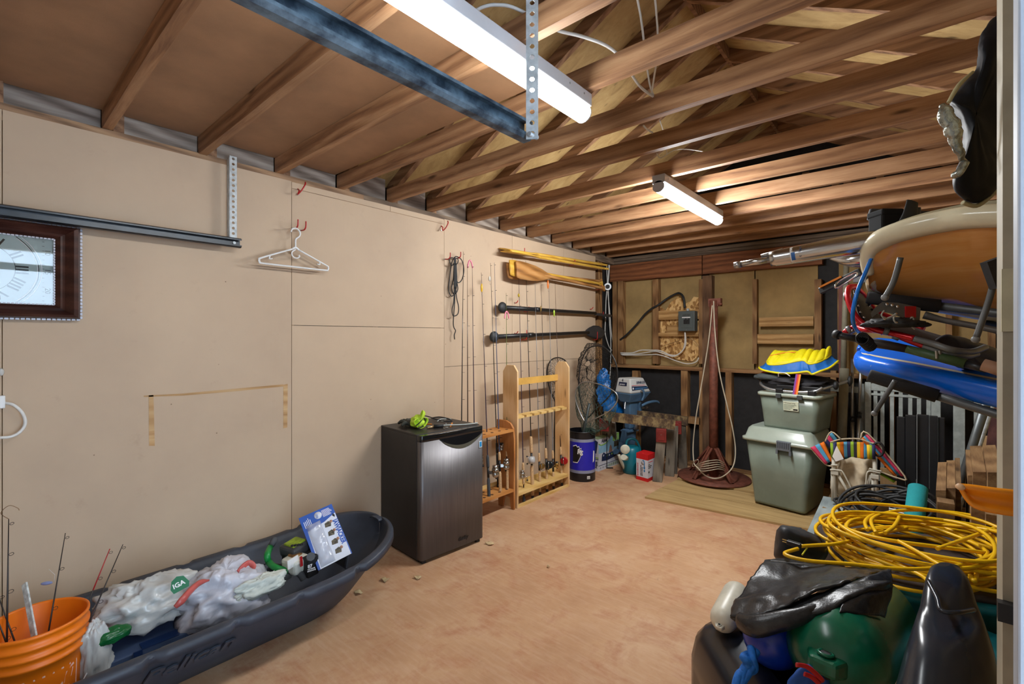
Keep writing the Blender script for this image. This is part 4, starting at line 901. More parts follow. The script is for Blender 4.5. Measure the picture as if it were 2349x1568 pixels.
# in the tall rack
rod(RB(1202, 1150, -2.66), RT(1190, 626), 'thin rod at the left end of the pine rack', 'violet', ck((.15, .23, .012), (.25, .34, .012)) + [(.0, .05, .014, m_eva)], (.22, .26), Sp(m_sil, m_sil, .9, (.5, -.9, 0)), 6, m_eva)
rod(RB(1222, 1141, -2.66), RT(1206, 598), 'stout rod with long cork grips and a round grey reel in the pine rack', 'black', ck((.02, .29, .0165), (.40, .55, .0155)), (.29, .40), round_reel(M('pale_grey_reel', S(176, 178, 180), .35, var=.05), 1.1, (.6, -.8, 0)), 6)
rod(RB(1239, 1134, -2.66), RT(1227, 640), 'rod with a small silver and gold reel third in the pine rack', 'grey', ck((.02, .22, .0125), (.30, .38, .012)), (.22, .30), round_reel(m_gold, .8, (.9, .4, 0), m_sil), 6)
rod(RB(1255, 1126, -2.66), RT(1241, 648), 'rod with a dark baitcasting reel in the middle of the pine rack', 'black', ck((.02, .20, .0135), (.30, .40, .0135)), (.20, .30), round_reel(M('dark_reel', S(48, 56, 62), .25, .5, var=.1), 1.15, (1, .2, 0)), 6)
rod(RB(1270, 1120, -2.66), RT(1259, 645), 'pale rod with cork handle second from the right in the pine rack', 'grey', ck((.02, .16, .0125), (.28, .36, .0115)), (.16, .28), Sp(m_gold, m_blackp, .7, (.9, .5, 0)), 6)
rod(RB(1289, 1112, -2.66), RT(1273, 646), 'rod with a red reel at the right end of the pine rack', 'brown', ck((.02, .19, .0125), (.29, .37, .0115)), (.19, .29), round_reel(M('red_reel', S(170, 24, 32), .3, var=.08), 1.15, (1, .2, 0)), 6)
# lures hanging at the tips
m_pk = M('pink_rubber', S(232, 136, 160), .5, var=.05)
def worm(c, label):
    t = thing('soft_lure', label, 'lure', c, group='pink worms on the rods'); c = V3(c)
    MB().tube(cat([c + V3((0, -.026, -.065)), c + V3((0, -.016, -.02)), c + V3((0, 0, .0)), c + V3((0, .02, -.02)), c + V3((0, .032, -.062))], 5), .0062, 8).build('worm', m_pk, t); MB().tube([c, c + V3((0, .004, .012))], .0012, 5).build('swivel', m_chrome, t)
worm(RT(1078, 597), 'upper pink rubber worm bridging two rod tips left of the paddles'); worm(RT(1162, 714, -2.80), 'lower pink rubber worm hanging in front of the black paddle grip')
def lure(u, v, h, col, label, skirt=0, x=-2.83, w_=.009):
    c = PX(u, v, x); t = thing('fishing_lure', label, 'lure', c, group='fishing lures')
    mm = M('lure_%d_%d_%d' % col, S(*col), .35, var=.1)
    MB().ball(c, (w_, w_ * 1.2, h / 2)).build('lure_body', mm, t)
    MB().tube([c + V3((0, 0, h / 2)), c + V3((0, .0, h / 2 + .03))], .0008, 4).build('line', m_chrome, t)
    if skirt:
        for k in range(7): MB().tube([c, c + V3((.008 * math.cos(k), .012 * math.sin(k * .9), -h * .8))], [.003, .0015], 5).build('skirt_strand', mm, t)
    MB().tube(cat([c - V3((0, 0, h * .5)), c - V3((0, 0, h * .5 + .02)), c - V3((0, -.008, h * .5 + .028)), c - V3((0, -.013, h * .5 + .02))], 4), .0009, 5).build('hook', m_chrome, t)
lure(1105, 660, .075, (224, 176, 20), 'yellow plastic lure hanging from a rod left of the paddles')
lure(1123, 639, .045, (200, 196, 186), 'small silver spoon lure left of the paddles', w_=.010)
lure(1190, 677, .035, (176, 150, 30), 'tiny yellow-black lure below the wooden paddle blade')
lure(1257, 652, .09, (236, 120, 30), 'orange and silver lure below the wooden paddle shaft')
lure(1241, 706, .045, (150, 120, 60), 'brown skirted lure in front of the upper black paddle', 1)
lure(1271, 716, .05, (180, 214, 70), 'bright lime skirted lure in front of the upper black paddle', 1)
lure(1201, 622, .05, (120, 50, 30), 'red-brown lure hanging over the wooden paddle blade')
# ================================================================ coiled rope on the red hook
c = WL(1044, 592, .045); t = thing('rope_coil', 'coiled black rope hanging from a red hook', 'rope', c - V3((0, 0, .5)))
RP = lambda u, v, o_=.04: WL(u, v, o_)
loops = [[(1043, 590), (1036, 605), (1031, 640), (1029, 665), (1036, 679), (1045, 668), (1048, 640), (1046, 605)],
         [(1044, 590), (1050, 589), (1060, 598), (1064, 620), (1060, 640), (1052, 648), (1047, 640), (1045, 610)],
         [(1041, 592), (1032, 592), (1032, 602), (1038, 608), (1042, 600)], [(1046, 592), (1051, 596), (1049, 604), (1044, 606)],
         [(1042, 600), (1040, 640), (1036, 660), (1042, 675), (1050, 664), (1048, 645), (1044, 610)],
         [(1043, 640), (1041, 690), (1037, 710), (1040, 724), (1050, 720), (1052, 704), (1047, 680), (1045, 645)],
         [(1044, 640), (1043, 690), (1040, 735), (1041, 750), (1045, 758), (1042, 768), (1043, 778)]]
for k, lp in enumerate(loops): MB().tube(cat([RP(u, v, .035 + .008 * (k % 3)) for u, v in lp], 5, closed=k < 6), .0042, 6, closed=k < 6).build('rope_strand', m_blackr, t)
for k in range(4): MB().tube(cat([RP(1041.5 + k * 1.7, 604, .06), RP(1042 + k * 1.6, 630, .06), RP(1042 + k * 1.5, 662, .055)], 4), .0042, 6).build('rope_strand', m_blackr, t)
# ================================================================ paddles on the wall
w_pad = wood('yellow_varnish', S(196, 144, 50), S(220, 174, 72), S(232, 192, 96), 'y', .35, 1, False, .25, .05)
w_old = wood('worn_paddle', S(128, 84, 42), S(178, 124, 68), S(200, 152, 96), 'y', .5, .7, True, .4, .05)
def paddle(a, b, label, mat, nrm, blade=.50, bw=.155, grip=True, shaft=.0155):
    """a: blade tip, b: grip end, nrm: blade face normal"""
    a, b = V3(a), V3(b); d = (b - a); L = d.length; d.normalize(); nrm = V3(nrm); nrm = (nrm - d * nrm.dot(d)).normalized(); ac = nrm.cross(d)
    t = thing('paddle', label, 'paddle', (a + b) / 2, group='paddles on the left wall')
    prof = [(0, .38), (.012, .46), (.1, .5), (.3, .495), (.55, .44), (.75, .32), (.9, .18), (1, .105)]
    q = MB(); n = len(prof)
    for s_ in (1, -1):
        q.v += [a + d * (x * blade) + ac * (k * bw * w_ ) + nrm * s_ * (.009 if k == 0 else .004) for x, w_ in prof for k in (-1, 0, 1)]
    o2 = 3 * n
    for i in range(n - 1):
        for k in (0, 1):
            q.f.append([3 * i + k, 3 * i + 3 + k, 3 * i + 4 + k, 3 * i + 1 + k]); q.f.append([o2 + 3 * i + k, o2 + 3 * i + 1 + k, o2 + 3 * i + 4 + k, o2 + 3 * i + 3 + k]); q.sm += [True, True]
        q.f.append([3 * i, o2 + 3 * i, o2 + 3 * i + 3, 3 * i + 3]); q.f.append([3 * i + 2, 3 * i + 5, o2 + 3 * i + 5, o2 + 3 * i + 2]); q.sm += [False, False]
    q.f.append([0, 1, 2, o2 + 2, o2 + 1, o2]); q.sm.append(False)
    q.build('blade', mat, t)
    MB().tube([a + d * blade * .6, a + d * blade * .85, a + d * blade, a + d * (L - .06), a + d * (L - .02)], [.004, .011, shaft, shaft, shaft * .8], 12).build('shaft', mat, t)
    if grip: MB().prism([(-.016, -.018), (.016, -.018), (.036, .05), (.03, .06), (-.03, .06), (-.036, .05)], -.012, .012, plane_m(a + d * (L - .03), ac, d)).build('grip', mat, t, bevel=.006)
    return t
XW = -2.86
paddle(PX(1157, 571, XW + .01), PX(1386, 607, XW - .01), 'upper yellow paddle with its blade edge-on nearest the wall', w_pad, (.25, 0, 1))
paddle(PX(1160, 576, XW + .045), PX(1389, 616, XW + .03), 'lower yellow paddle of the edge-on pair, resting on red hooks', w_pad, (.1, 0, 1))
paddle(PX(1164, 620, XW), PX(1378, 645, XW - .03), 'paddle hidden behind the others with only a red-brown blade edge showing', w_old, (1, 0, .1))
paddle(PX(1169, 613, XW + .025), PX(1379, 651, XW), 'yellow paddle behind the worn brown one', w_pad, (1, 0, .1), grip=True)
paddle(PX(1184, 617, XW + .055), PX(1384, 661, XW + .03), 'worn brown wooden paddle with a wide blade facing the room', w_old, (1, 0, .1), .55, .17)
def kayak_paddle(a, b, label, up):
    a, b = V3(a), V3(b); d = (b - a).normalized(); L = (b - a).length
    t = thing('kayak_paddle', label, 'paddle', (a + b) / 2, group='black paddles on the left wall')
    MB().tube([a, a + d * .5, a + d * .51, b], [.021, .021, .018, .018], 14).build('shaft', m_blackp, t)
    MB().cyl(a + d * .46, a + d * .54, .0245, n=14).build('collar', m_blackp, t)
    MB().ball(a - d * .02, (.055, .028, .05), frame(d)).build('grip', m_blackr, t)
    up = V3(up); ac = up.cross(d).normalized(); e_ = .42
    out = [(0, .03), (.08, .06), (.2, .085), (.32, .08), (.4, .05), (e_, .0)]
    def f(u_, v_):
        i = u_ * (len(out) - 1); j = min(int(i), len(out) - 2); fr = i - j; x = lerp(out[j][0], out[j + 1][0], fr); w_ = lerp(out[j][1], out[j + 1][1], fr)
        k = v_ * 2 - 1; return b + d * (x - .02) + up * (k * w_) + ac * (.02 * k * k + .06 * x * x - .0) 
    MB().grid(f, 14, 7).build('blade', M('dark_blade', S(50, 50, 52), .45, var=.12), t, solid=.006)
    return t
kayak_paddle(PX(1156, 705, -2.86), PX(1366, 718, -2.87), 'upper black paddle lying on red hooks, blade edge-on', (-.35, 0, .2))
kayak_paddle(PX(1137, 772, -2.86), PX(1350, 762, -2.87), 'lower black paddle lying on red hooks, dark blade curving down', (-.2, -.1, .95))
# ================================================================ landing nets and waste bin
bc = V3((-2.655, 4.17, 0)); br = .138
t = thing('waste_bin', 'blue and black waste bin with a team logo beside the pine rack', 'bin', bc)
TM = Matrix.Translation(bc)
m_binb = M('bin_blue', S(32, 34, 176), .3, var=.05, spec=.5); m_bink = M('bin_black', S(24, 24, 28), .35, var=.06); m_bing = M('bin_silver', S(150, 160, 190), .35, .3, var=.05)
for z0, z1, mm, nm in ((0, .085, m_bink, 'black_band'), (.085, .115, m_bing, 'silver_band'), (.115, .40, m_binb, 'blue_wall'), (.40, .43, m_bing, 'silver_band'), (.43, .50, m_bink, 'black_band')):
    MB().lathe([(br, z0), (br, z1)], 40, TM, cap=False).lathe([(br - .003, z1), (br - .003, z0)], 40, TM, cap=False).build(nm, mm, t)
MB().lathe([(br - .004, .49), (br + .003, .492), (br + .003, .503), (br - .004, .503)], 40, TM, cap=False).lathe([(.001, .01), (br - .003, .01)], 40, TM, cap=False).build('rim', m_bink, t)
def bin_print(poly, mat, e, name):
    """angle in degrees about the bin axis, height"""
    rr_ = br + e; q = MB(); q.add([bc + V3((rr_ * math.cos(R(a)), rr_ * math.sin(R(a)), z)) for a, z in poly], [tuple(range(len(poly)))]); q.build(name, mat, t)
va = math.degrees(math.atan2(-bc.y, -bc.x))                 # direction of the viewer
jag = [(-40, .19), (-18, .19), (-10, .225), (-6, .25), (2, .30), (-3, .315), (-2, .345), (-9, .34), (-12, .365), (-18, .355), (-24, .375), (-40, .36)]
def clip_fan(poly, mat, e, nm):
    c = (sum(p[0] for p in poly) / len(poly), sum(p[1] for p in poly) / len(poly))
    for p0, p1 in zip(poly, poly[1:] + poly[:1]):
        bin_print([(va + c[0], c[1]), (va + p0[0], p0[1]), (va + p1[0], p1[1])], mat, e + .002, nm)
q = MB()
def bin_fan(poly, mat, e, nm):
    q = MB(); c = (sum(p[0] for p in poly) / len(poly), sum(p[1] for p in poly) / len(poly)); P3 = lambda a, z: bc + V3(((br + e) * math.cos(R(va + a)), (br + e) * math.sin(R(va + a)), z))
    n = 6
    def f(u_, v_):
        i = u_ * len(poly); j = int(i) % len(poly); fr = i - int(i); p0, p1 = poly[j], poly[(j + 1) % len(poly)]
        x, z = lerp(p0[0], p1[0], fr), lerp(p0[1], p1[1], fr); return P3(lerp(c[0], x, v_), lerp(c[1], z, v_))
    q.grid(f, len(poly) * 4, n, closed_u=True).build(nm, mat, t)
bin_fan(jag, m_inkw, .0012, 'logo_outline')
bin_fan([(c_[0] * .96 - 1.5, lerp(.275, c_[1], .9)) for c_ in jag], m_bink, .002, 'logo_field')
for k, ch in enumerate('RS'):
    a = va - 20 + k * 11; o = bc + V3(((br + .003) * math.cos(R(a)), (br + .003) * math.sin(R(a)), .285 - k * .012)); tx = V3((-math.sin(R(a)), math.cos(R(a)), -.12)); text(ch, .07, plane_m(o, tx, (0, 0, 1)), m_inkw, 'logo_letter', t, bold=.002)
bin_fan([(52, .19), (62, .2), (66, .30), (56, .31)], m_inkw, .0012, 'logo_outline')
a = va + 22; o = bc + V3(((br + .0015) * math.cos(R(a)), (br + .0015) * math.sin(R(a)), .03)); MB().box((0, 0, 0), (.032, .03, .0012), plane_m(o, (-math.sin(R(a)), math.cos(R(a)), 0), (0, 0, 1))).build('barcode_label', m_paper, t)
for k in range(6): MB().box((.004 + k * .0045, .004, .0012), (.006 + k * .0045, .02, .0018), plane_m(o, (-math.sin(R(a)), math.cos(R(a)), 0), (0, 0, 1))).build('barcode_bar', m_ink, t)
def teardrop(pts, n=5): return cat(pts, n, closed=True)
def net(label, hoop_px, y, hoop_mat, hr, net_mat, handle, depth, rows_=15, cols_=30, seed=1, mr=.0016, jx=0, hm=None):
    hp = [PY(u, v, y) for u, v in hoop_px]; loop = teardrop(hp, 6); c = sum(loop, V3()) / len(loop)
    t = thing('landing_net', label, 'landing net', handle[0], group='landing nets in the corner')
    MB().tube(loop, hr, 8, closed=True).build('hoop', hoop_mat, t)
    MB().tube(handle, [.013] * len(handle), 10).build('handle', hm or hoop_mat, t)
    q = MB(); n = len(loop); deep = V3(depth); rnd = random.Random(seed)
    def S_(i, k):
        p = loop[int(i) % n]; f_ = math.sin(k * math.pi / 2); x = c + (p - c) * math.cos(k * math.pi / 2 * .93) + deep * f_
        return x + V3((mnoise.noise(x * 19), mnoise.noise(x * 17 + V3((5, 0, 0))), mnoise.noise(x * 18 + V3((0, 9, 0))))) * .045 * f_
    for j in range(cols_):
        for sg in (1, -1):
            q.tube([S_(j * n / cols_ + sg * k / rows_ * n / 5 + n * 2, k / rows_) for k in range(rows_ + 1)], mr, 3, cap=False)
    o = q.build('net_mesh', net_mat, t); o['kind'] = 'stuff'
m_netk = M('black_mesh', S(34, 32, 30), .7, var=.1); m_netg = M('green_mesh', S(70, 96, 86), .7, var=.1)
net('large black landing net standing in the waste bin', [(1366, 793), (1392, 800), (1412, 830), (1416, 868), (1400, 905), (1370, 935), (1345, 958), (1333, 925), (1328, 880), (1332, 835), (1346, 803)], 4.25, m_blackp, .007, m_netk,
    [V3((-2.64, 4.18, .06)), V3((-2.66, 4.2, .5)), PY(1345, 958, 4.25)], (-.16, .12, .14), 20, 52)
net('silver hooped landing net leaning in the waste bin', [(1350, 876), (1385, 884), (1412, 900), (1416, 918), (1400, 940), (1375, 955), (1350, 966), (1343, 968), (1330, 945), (1320, 915), (1322, 892), (1333, 879)], 4.12, m_alu, .0055, m_netg,
    [V3((-2.62, 4.14, .06)), V3((-2.615, 4.12, .45)), PY(1352, 925, 4.12)], (-.03, .03, -.30), 16, 36, 2, hm=M('dark_handle', S(44, 54, 54), .5, var=.1))
net('dark oval landing net leaning behind the pine rack', [(1277, 820), (1293, 824), (1302, 838), (1300, 870), (1290, 900), (1276, 918), (1266, 905), (1258, 880), (1255, 852), (1262, 828)], 3.92, m_blackp, .006, M('brown_mesh', S(70, 60, 46), .7, var=.1),
    [PY(1273, 1090, 3.92), PY(1273, 990, 3.92), PY(1275, 915, 3.92)], (-.03, .05, -.10), 14, 28, 3)
# ================================================================ boxes and can in the corner
m_rbx = M('red_card', S(206, 26, 30), .45, var=.05); m_bxw = M('box_white', S(206, 210, 220), .5, var=.03); m_inkb = M('blue_ink', S(40, 120, 176), .5, var=0); m_inkr = M('red_ink', S(190, 40, 60), .5, var=0); m_navy = M('navy_ink', S(26, 44, 84), .5, var=.05); m_inkg = M('green_ink', S(142, 190, 70), .5, var=.05); m_sky = M('sky_print', S(150, 200, 232), .5, var=.08)
def carton(name, label, a, b, c, h, bands, group=None):
    """a-b left face, b-c right face on the floor, bands: (z0, z1, material, part name)"""
    a, b, c = (V3((p.x, p.y, 0)) for p in (a, b, c)); d = a + c - b
    t = thing(name, label, 'box', (a + c) / 2, group=group)
    for z0, z1, mm, nm in bands: MB().hexa([V3((p.x, p.y, z0 * h)) for p in (a, b, c, d)] + [V3((p.x, p.y, z1 * h)) for p in (a, b, c, d)]).build(nm, mm, t)
    return t, plane_m(a - V3((0, 0, 0)), b - a, (0, 0, 1)), plane_m(b, c - b, (0, 0, 1)), (b - a).length, (c - b).length
h = .272
t, mL, mR, wL, wR = carton('pump_box', 'red and white cardboard box standing before the sawhorse leg', FL(1459.5, 1098), FL(1486, 1105.5), FL(1503, 1097), h, [(0, .13, m_rbx, 'red_base'), (.13, .80, m_bxw, 'white_body'), (.80, 1, m_rbx, 'red_top')])
RZ = Matrix.Rotation(math.pi / 2, 4, 'Z')
text('outbound', .028, mL @ Matrix.Translation((.026, .062, .0008)) @ RZ, m_inkr, 'brand_lettering', t); text('DUAL IN-LINE AND', .0125, mL @ Matrix.Translation((.062, .05, .0008)) @ RZ, m_ink, 'print_line', t, bold=.0004); text('MOTO COOLER', .0125, mL @ Matrix.Translation((.077, .05, .0008)) @ RZ, m_ink, 'print_line', t, bold=.0004)
text('O', .02, mL @ Matrix.Translation((.026, .042, .0008)) @ RZ, m_inkr, 'brand_mark', t, bold=.001)
MB().tube(cat([mL @ V3((.080, .21, .002)), mL @ V3((.097, .205, .002)), mL @ V3((.101, .18, .002)), mL @ V3((.100, .15, .002))], 4), .004, 6).build('printed_pump', m_inkb, t)
MB().ball(mL @ V3((.100, .135, .0005)), (.011, .0015, .014)).build('printed_pump', m_inkb, t); MB().ball(mL @ V3((.100, .105, .0005)), (.009, .0015, .012)).build('printed_pump', m_inkb, t)
MB().lathe([(.0001, 0), (.024, 0), (.024, .0006), (.0001, .0006)], 20, mL @ Matrix.Translation((.084, .185, .0004)), cap=False).build('printed_ring', M('pale_print_grey', S(190, 196, 206), .5, var=0), t)
text('O OUTBOUND', .014, mR @ Matrix.Translation((.012, .19, .0008)), m_inkr, 'brand_lettering', t)
for k, s_ in enumerate(('3-IN-1', 'PUMP AND', 'AIR BOX')): text(s_, .014, mR @ Matrix.Translation((.012, .165 - .016 * k, .0008)), m_ink, 'print_line', t, bold=.0004)
MB().box((.014, .085, .0003), (.036, .105, .001), mR).build('pictogram', m_ink, t)
h = .365
t, mL, mR, wL, wR = carton('pool_float_box', 'pale blue pool float carton between the bin and watering can', FL(1360.5, 1078.5), FL(1373, 1081), FL(1420, 1063), h, [(0, .955, m_bxw, 'carton_body'), (.955, 1, M('olive_top', S(150, 170, 130), .5, var=.1), 'carton_top')])
MB().box((.0, .30, .0003), (wR * 1, .345, .0008), mR).build('sky_panel', m_sky, t); MB().box((.0, .19, .0003), (wR, .30, .0008), mR).build('sky_panel', m_sky, t)
MB().prism([(0, .35), (0, .305), (wR * .12, .285), (wR * .3, .288), (wR * .45, .31), (wR * .62, .35)], .0006, .0012, mR).build('white_wave', m_bxw, t)
MB().tube(cat([mR @ V3((0, .30, .0008)), mR @ V3((wR * .12, .278, .0008)), mR @ V3((wR * .3, .282, .0008)), mR @ V3((wR * .45, .303, .0008))], 4), .006, 4, flat=(.2, (0, 0, 1))).build('green_wave', m_inkg, t)
text('Aqua', .05, mR @ Matrix.Translation((wR * .13, .305, .0014)), m_navy, 'brand_lettering', t, bold=.0015, shear=.15)
MB().box((wR * .68, .285, .0009), (wR * .99, .36, .0014), mR).build('green_flag', m_inkg, t)
for k in range(4): MB().box((wR * .72, .30 + k * .013, .0014), (wR * .95, .303 + k * .013, .0018), mR).build('text_line', m_bxw, t)
MB().prism([(wR * .14, .10), (wR * .16, .17), (wR * .24, .19), (wR * .34, .165), (wR * .82, .17), (wR * .88, .13), (wR * .82, .105), (wR * .4, .09)], .0009, .0015, mR).build('printed_float', m_navy, t)
for k, (x, y) in enumerate(((.2, .15), (.36, .135), (.48, .135), (.6, .14), (.72, .14))): MB().prism([(0, 0), (.018, -.004), (.028, .014), (.01, .018)], .0015, .002, mR @ Matrix.Translation((wR * x, y, 0))).build('float_stripe', m_inkg if k % 2 else m_bxw, t)
MB().prism([(wR * .47, .17), (wR * .52, .23), (wR * .57, .255), (wR * .62, .23), (wR * .66, .17)], .0009, .0014, mR).build('printed_swimmer', m_phB, t)
MB().box((wR * .74, .215, .0009), (wR * .97, .28, .0014), mR).build('inset_photo', m_phA, t)
MB().box((0, .055, .0009), (wR, .06, .0014), mR).build('text_line', m_navy, t)
for k in range(4): MB().box((wR * (.06 + .12 * k), .02, .0009), (wR * (.12 + .12 * k), .038, .0014), mR).build('icon', M('grey_print', S(150, 160, 170), .5, var=0), t)
for k in range(11): MB().box((wR * (.48 + .046 * k), .012, .0009), (wR * (.50 + .046 * k), .045, .0014), mR).build('hatch_bar', m_navy if k % 2 else m_inkg, t)
text('Aqua', .035, mL @ Matrix.Translation((wL * .75, .03, .0008)) @ RZ, m_navy, 'brand_lettering', t, bold=.001)
MB().prism([(wL * .1, .20), (wL * .6, .19), (wL * .9, .32), (wL * .3, .34)], .0004, .001, mL).build('printed_float', m_navy, t); MB().box((0, .14, .0003), (wL, .15, .001), mL).build('stripe', m_inkg, t); MB().box((0, .125, .0003), (wL, .132, .001), mL).build('stripe', m_navy, t)
# watering can
wc = FL(1449, 1083); wc.z = 0
t = thing('watering_can', 'teal plastic watering can with a white round rose', 'watering can', wc)
m_teal = M('teal_plastic', S(10, 112, 130), .35, var=.06)
MB().lathe([(.085, 0), (.095, .01), (.098, .12), (.094, .2), (.085, .27), (.06, .29), (.05, .285), (.04, .27)], 28, Matrix.Translation(wc)).build('body', m_teal, t)
ax = V3((.8, .6, 0)).normalized()
MB().tube(cat([wc + ax * -.06 + V3((0, 0, .26)), wc + ax * -.05 + V3((0, 0, .34)), wc + V3((0, 0, .365)), wc + ax * .05 + V3((0, 0, .345)), wc + ax * .085 + V3((0, 0, .27)), wc + ax * .09 + V3((0, 0, .2))], 5), .013, 10).build('handle', m_teal, t)
sp = V3((-.55, -.75, 0)).normalized()
MB().tube(cat([wc + sp * .08 + V3((0, 0, .05)), wc + sp * .13 + V3((0, 0, .14)), wc + sp * .15 + V3((0, 0, .2))], 4), catr([.02, .016, .016], 4), 10).build('spout', M('ivory_plastic', S(206, 208, 190), .45, var=.05), t)
rc = P(1434, 1030, 4.88); mr_ = plane_m(rc, (.87, .45, 0), (.0, .0, 1))
MB().lathe([(.012, -.05), (.016, -.03), (.046, -.008), (.049, 0), (.044, .005), (.001, .008)], 28, mr_).build('rose', MC['ivory_plastic'], t)
for r_ in (.012, .022, .033): q = MB(); q.tube([mr_ @ V3((r_ * math.cos(k * math.pi / 12), r_ * math.sin(k * math.pi / 12), .0062)) for k in range(24)], .0012, 4, closed=True).build('rose_ring', M('pale_grey', S(180, 182, 176), .5, var=0), t)
MB().cyl(P(1430, 1048, 4.86), P(1437, 1050, 4.95), .03, .026, 14).build('spout_collar', MC['ivory_plastic'], t)
# ================================================================ sawhorses
w_saw = wood('weathered_leg', S(84, 78, 70), S(118, 110, 98), S(146, 138, 124), 'z', .85, .8, True, .4, .2)
def stained_beam():
    m, nt, bs = newmat('stained_beam'); bs.inputs['Roughness'].default_value = .85
    v = mapped(nt, (9, 9, 5)); nt.links.new(ramp(nt, noise(nt, v, 1.6, 5, .7), [(.42, S(62, 48, 38)), (.52, S(98, 78, 54)), (.62, S(140, 122, 84))]), bs.inputs['Base Color']); return m
m_beam = stained_beam(); m_brk = M('red_bracket', S(128, 40, 38), .5, var=.12)
def leg(t, p, q, w_=.092):
    d = (q - p).normalized(); MB().bar(p, q, w_, .04, (.3, -.95, .2)).build('leg', w_saw, t)
def bracket(t, c):
    mm = plane_m(c, (.95, .3, 0), (-.06, -.1, 1)); MB().box((-.05, -.085, -.02), (.05, .05, .022), mm).build('bracket', m_brk, t, bevel=.004)
    MB().prism([(-.032, -.065), (.032, -.065), (.032, .02), (.02, .032), (-.02, .032), (-.032, .02)], .022, .027, mm).build('bracket_emboss', m_brk, t, bevel=.003); MB().ball(mm @ V3((0, -.005, .028)), .004, n=8, k=6).build('screw', m_screw, t)
t = thing('sawhorse', 'front sawhorse with red brackets carrying the outboard motor', 'sawhorse', V3((-2.3, 4.7, 0)), group='sawhorses in the corner')
MB().bar(P(1386, 953, 5.05), P(1549, 974, 4.80), .042, .095).build('beam', m_beam, t)
leg(t, P(1519, 985, 4.80), FL(1508, 1104)); leg(t, P(1541, 985, 4.95), FL(1536, 1091)); bracket(t, P(1517, 994, 4.77))
leg(t, P(1393, 965, 5.12), FL(1388, 1052)); leg(t, P(1402, 965, 5.2), FL(1408, 1050)); bracket(t, P(1386, 970, 5.1))
t = thing('sawhorse', 'rear sawhorse with red brackets against the black back wall', 'sawhorse', V3((-2.3, 5.0, 0)), group='sawhorses in the corner')
MB().bar(P(1432, 946, 5.40), P(1578, 966, 5.06), .042, .095).build('beam', m_beam, t)
leg(t, P(1546, 975, 5.02), FL(1543, 1085)); leg(t, P(1563, 975, 5.1), FL(1567, 1074)); bracket(t, P(1552, 976, 5.02))
leg(t, P(1440, 965, 5.4), FL(1436, 1062))
# ================================================================ outboard motor
O_ = P(1447, 950, 5.12); O_.z = 0; Xd, Yd = V3((.3, .954, 0)), V3((-.954, .3, 0))
t = thing('outboard_motor', 'old outboard motor with white and blue cowl clamped on the sawhorse', 'outboard motor', O_)
OM = Matrix.Translation(O_) @ Matrix((Xd, Yd, V3((0, 0, 1)))).transposed().to_4x4(); L = lambda x, y, z: OM @ V3((x, y, z))
m_mw = M('motor_white', S(202, 206, 206), .35, var=.04); m_mb = M('motor_blue', S(88, 124, 158), .32, .25, var=.08); m_mst = M('decal_navy', S(28, 40, 72), .4, var=0)
def fr(b, tp, z0, z1): return [L(x, y, z0) for x, y in b] + [L(x, y, z1) for x, y in tp]
MB().hexa(fr([(.0, .0), (.36, .04), (.36, .20), (.0, .25)], [(.02, .03), (.25, .05), (.25, .19), (.02, .22)], .845, 1.01)).build('cowl', m_mw, t, bevel=.016)
MB().hexa(fr([(.03, .05), (.27, .07), (.27, .17), (.03, .19)], [(-.004, -.004), (.37, .04), (.37, .205), (-.004, .254)], .74, .845)).build('lower_pan', m_mb, t, bevel=.01)
sm = plane_m(L(.0, -.0, .85), L(.36, .04, .85) - L(0, 0, .85), L(.02, .03, 1.01) - L(0, 0, .85))
text('EVINRUDE', .038, sm @ Matrix.Translation((.12, .098, .003)), m_mst, 'brand_lettering', t, bold=.0015, sx=.85, shear=.1)
MB().prism([(.03, .03), (.33, .035), (.29, .066), (.03, .075)], .001, .003, sm).build('decal', m_mst, t); MB().prism([(.08, .034), (.31, .04), (.29, .056), (.08, .058)], .003, .004, sm).build('decal_stripe', M('decal_blue', S(60, 100, 140), .4, var=0), t)
MB().box((.04, .042, .003), (.06, .062, .0042), sm).build('decal_mark', m_inkw, t); MB().prism([(.03, .08), (.26, .078), (.26, .083), (.03, .085)], .001, .003, sm).build('decal_stripe', m_inkr, t)
rm = plane_m(L(.0, .25, .85), L(0, 0, .85) - L(0, .25, .85), L(.02, .22, 1.01) - L(0, .25, .85))
MB().box((.06, .075, .001), (.18, .115, .003), rm).build('decal', m_mst, t); text('4', .05, rm @ Matrix.Translation((.10, .12, .003)), m_mst, 'decal', t); text('power', .03, rm @ Matrix.Translation((.075, .083, .0035)), m_inkw, 'brand_lettering', t)
MB().hexa(fr([(.07, .08), (.20, .10), (.20, .15), (.07, .17)], [(.06, .07), (.21, .09), (.21, .16), (.06, .18)], .44, .745)).build('leg_housing', m_mb, t, bevel=.015)
MB().hexa(fr([(.03, .07), (.22, .09), (.22, .16), (.03, .19)], [(.03, .07), (.22, .09), (.22, .16), (.03, .19)], .405, .425)).build('cavitation_plate', m_mb, t, bevel=.006)
MB().hexa(fr([(.03, .14), (.18, .11), (.18, .16), (.03, .24)], [(.02, .09), (.20, .10), (.20, .15), (.02, .16)], .16, .44)).build('gear_leg', m_mb, t, bevel=.012)
MB().tube(cat([L(.0, .17, .19), L(.03, .16, .20), L(.08, .14, .2), L(.17, .125, .2), L(.22, .125, .2)], 4), catr([.012, .04, .045, .035, .008], 4), 14).build('torpedo', m_mb, t)
for k in range(3): MB().prism([(0, .01), (.05, .02), (.085, .06), (.06, .1), (.01, .07)], -.003, .003, Matrix.Translation(L(.02, .17, .19)) @ OM.to_3x3().to_4x4() @ Matrix.Rotation(R(90), 4, 'Y') @ Matrix.Rotation(R(120 * k + 20), 4, 'Z') @ Matrix.Rotation(.3, 4, 'Y')).build('propeller_blade', m_mb, t)
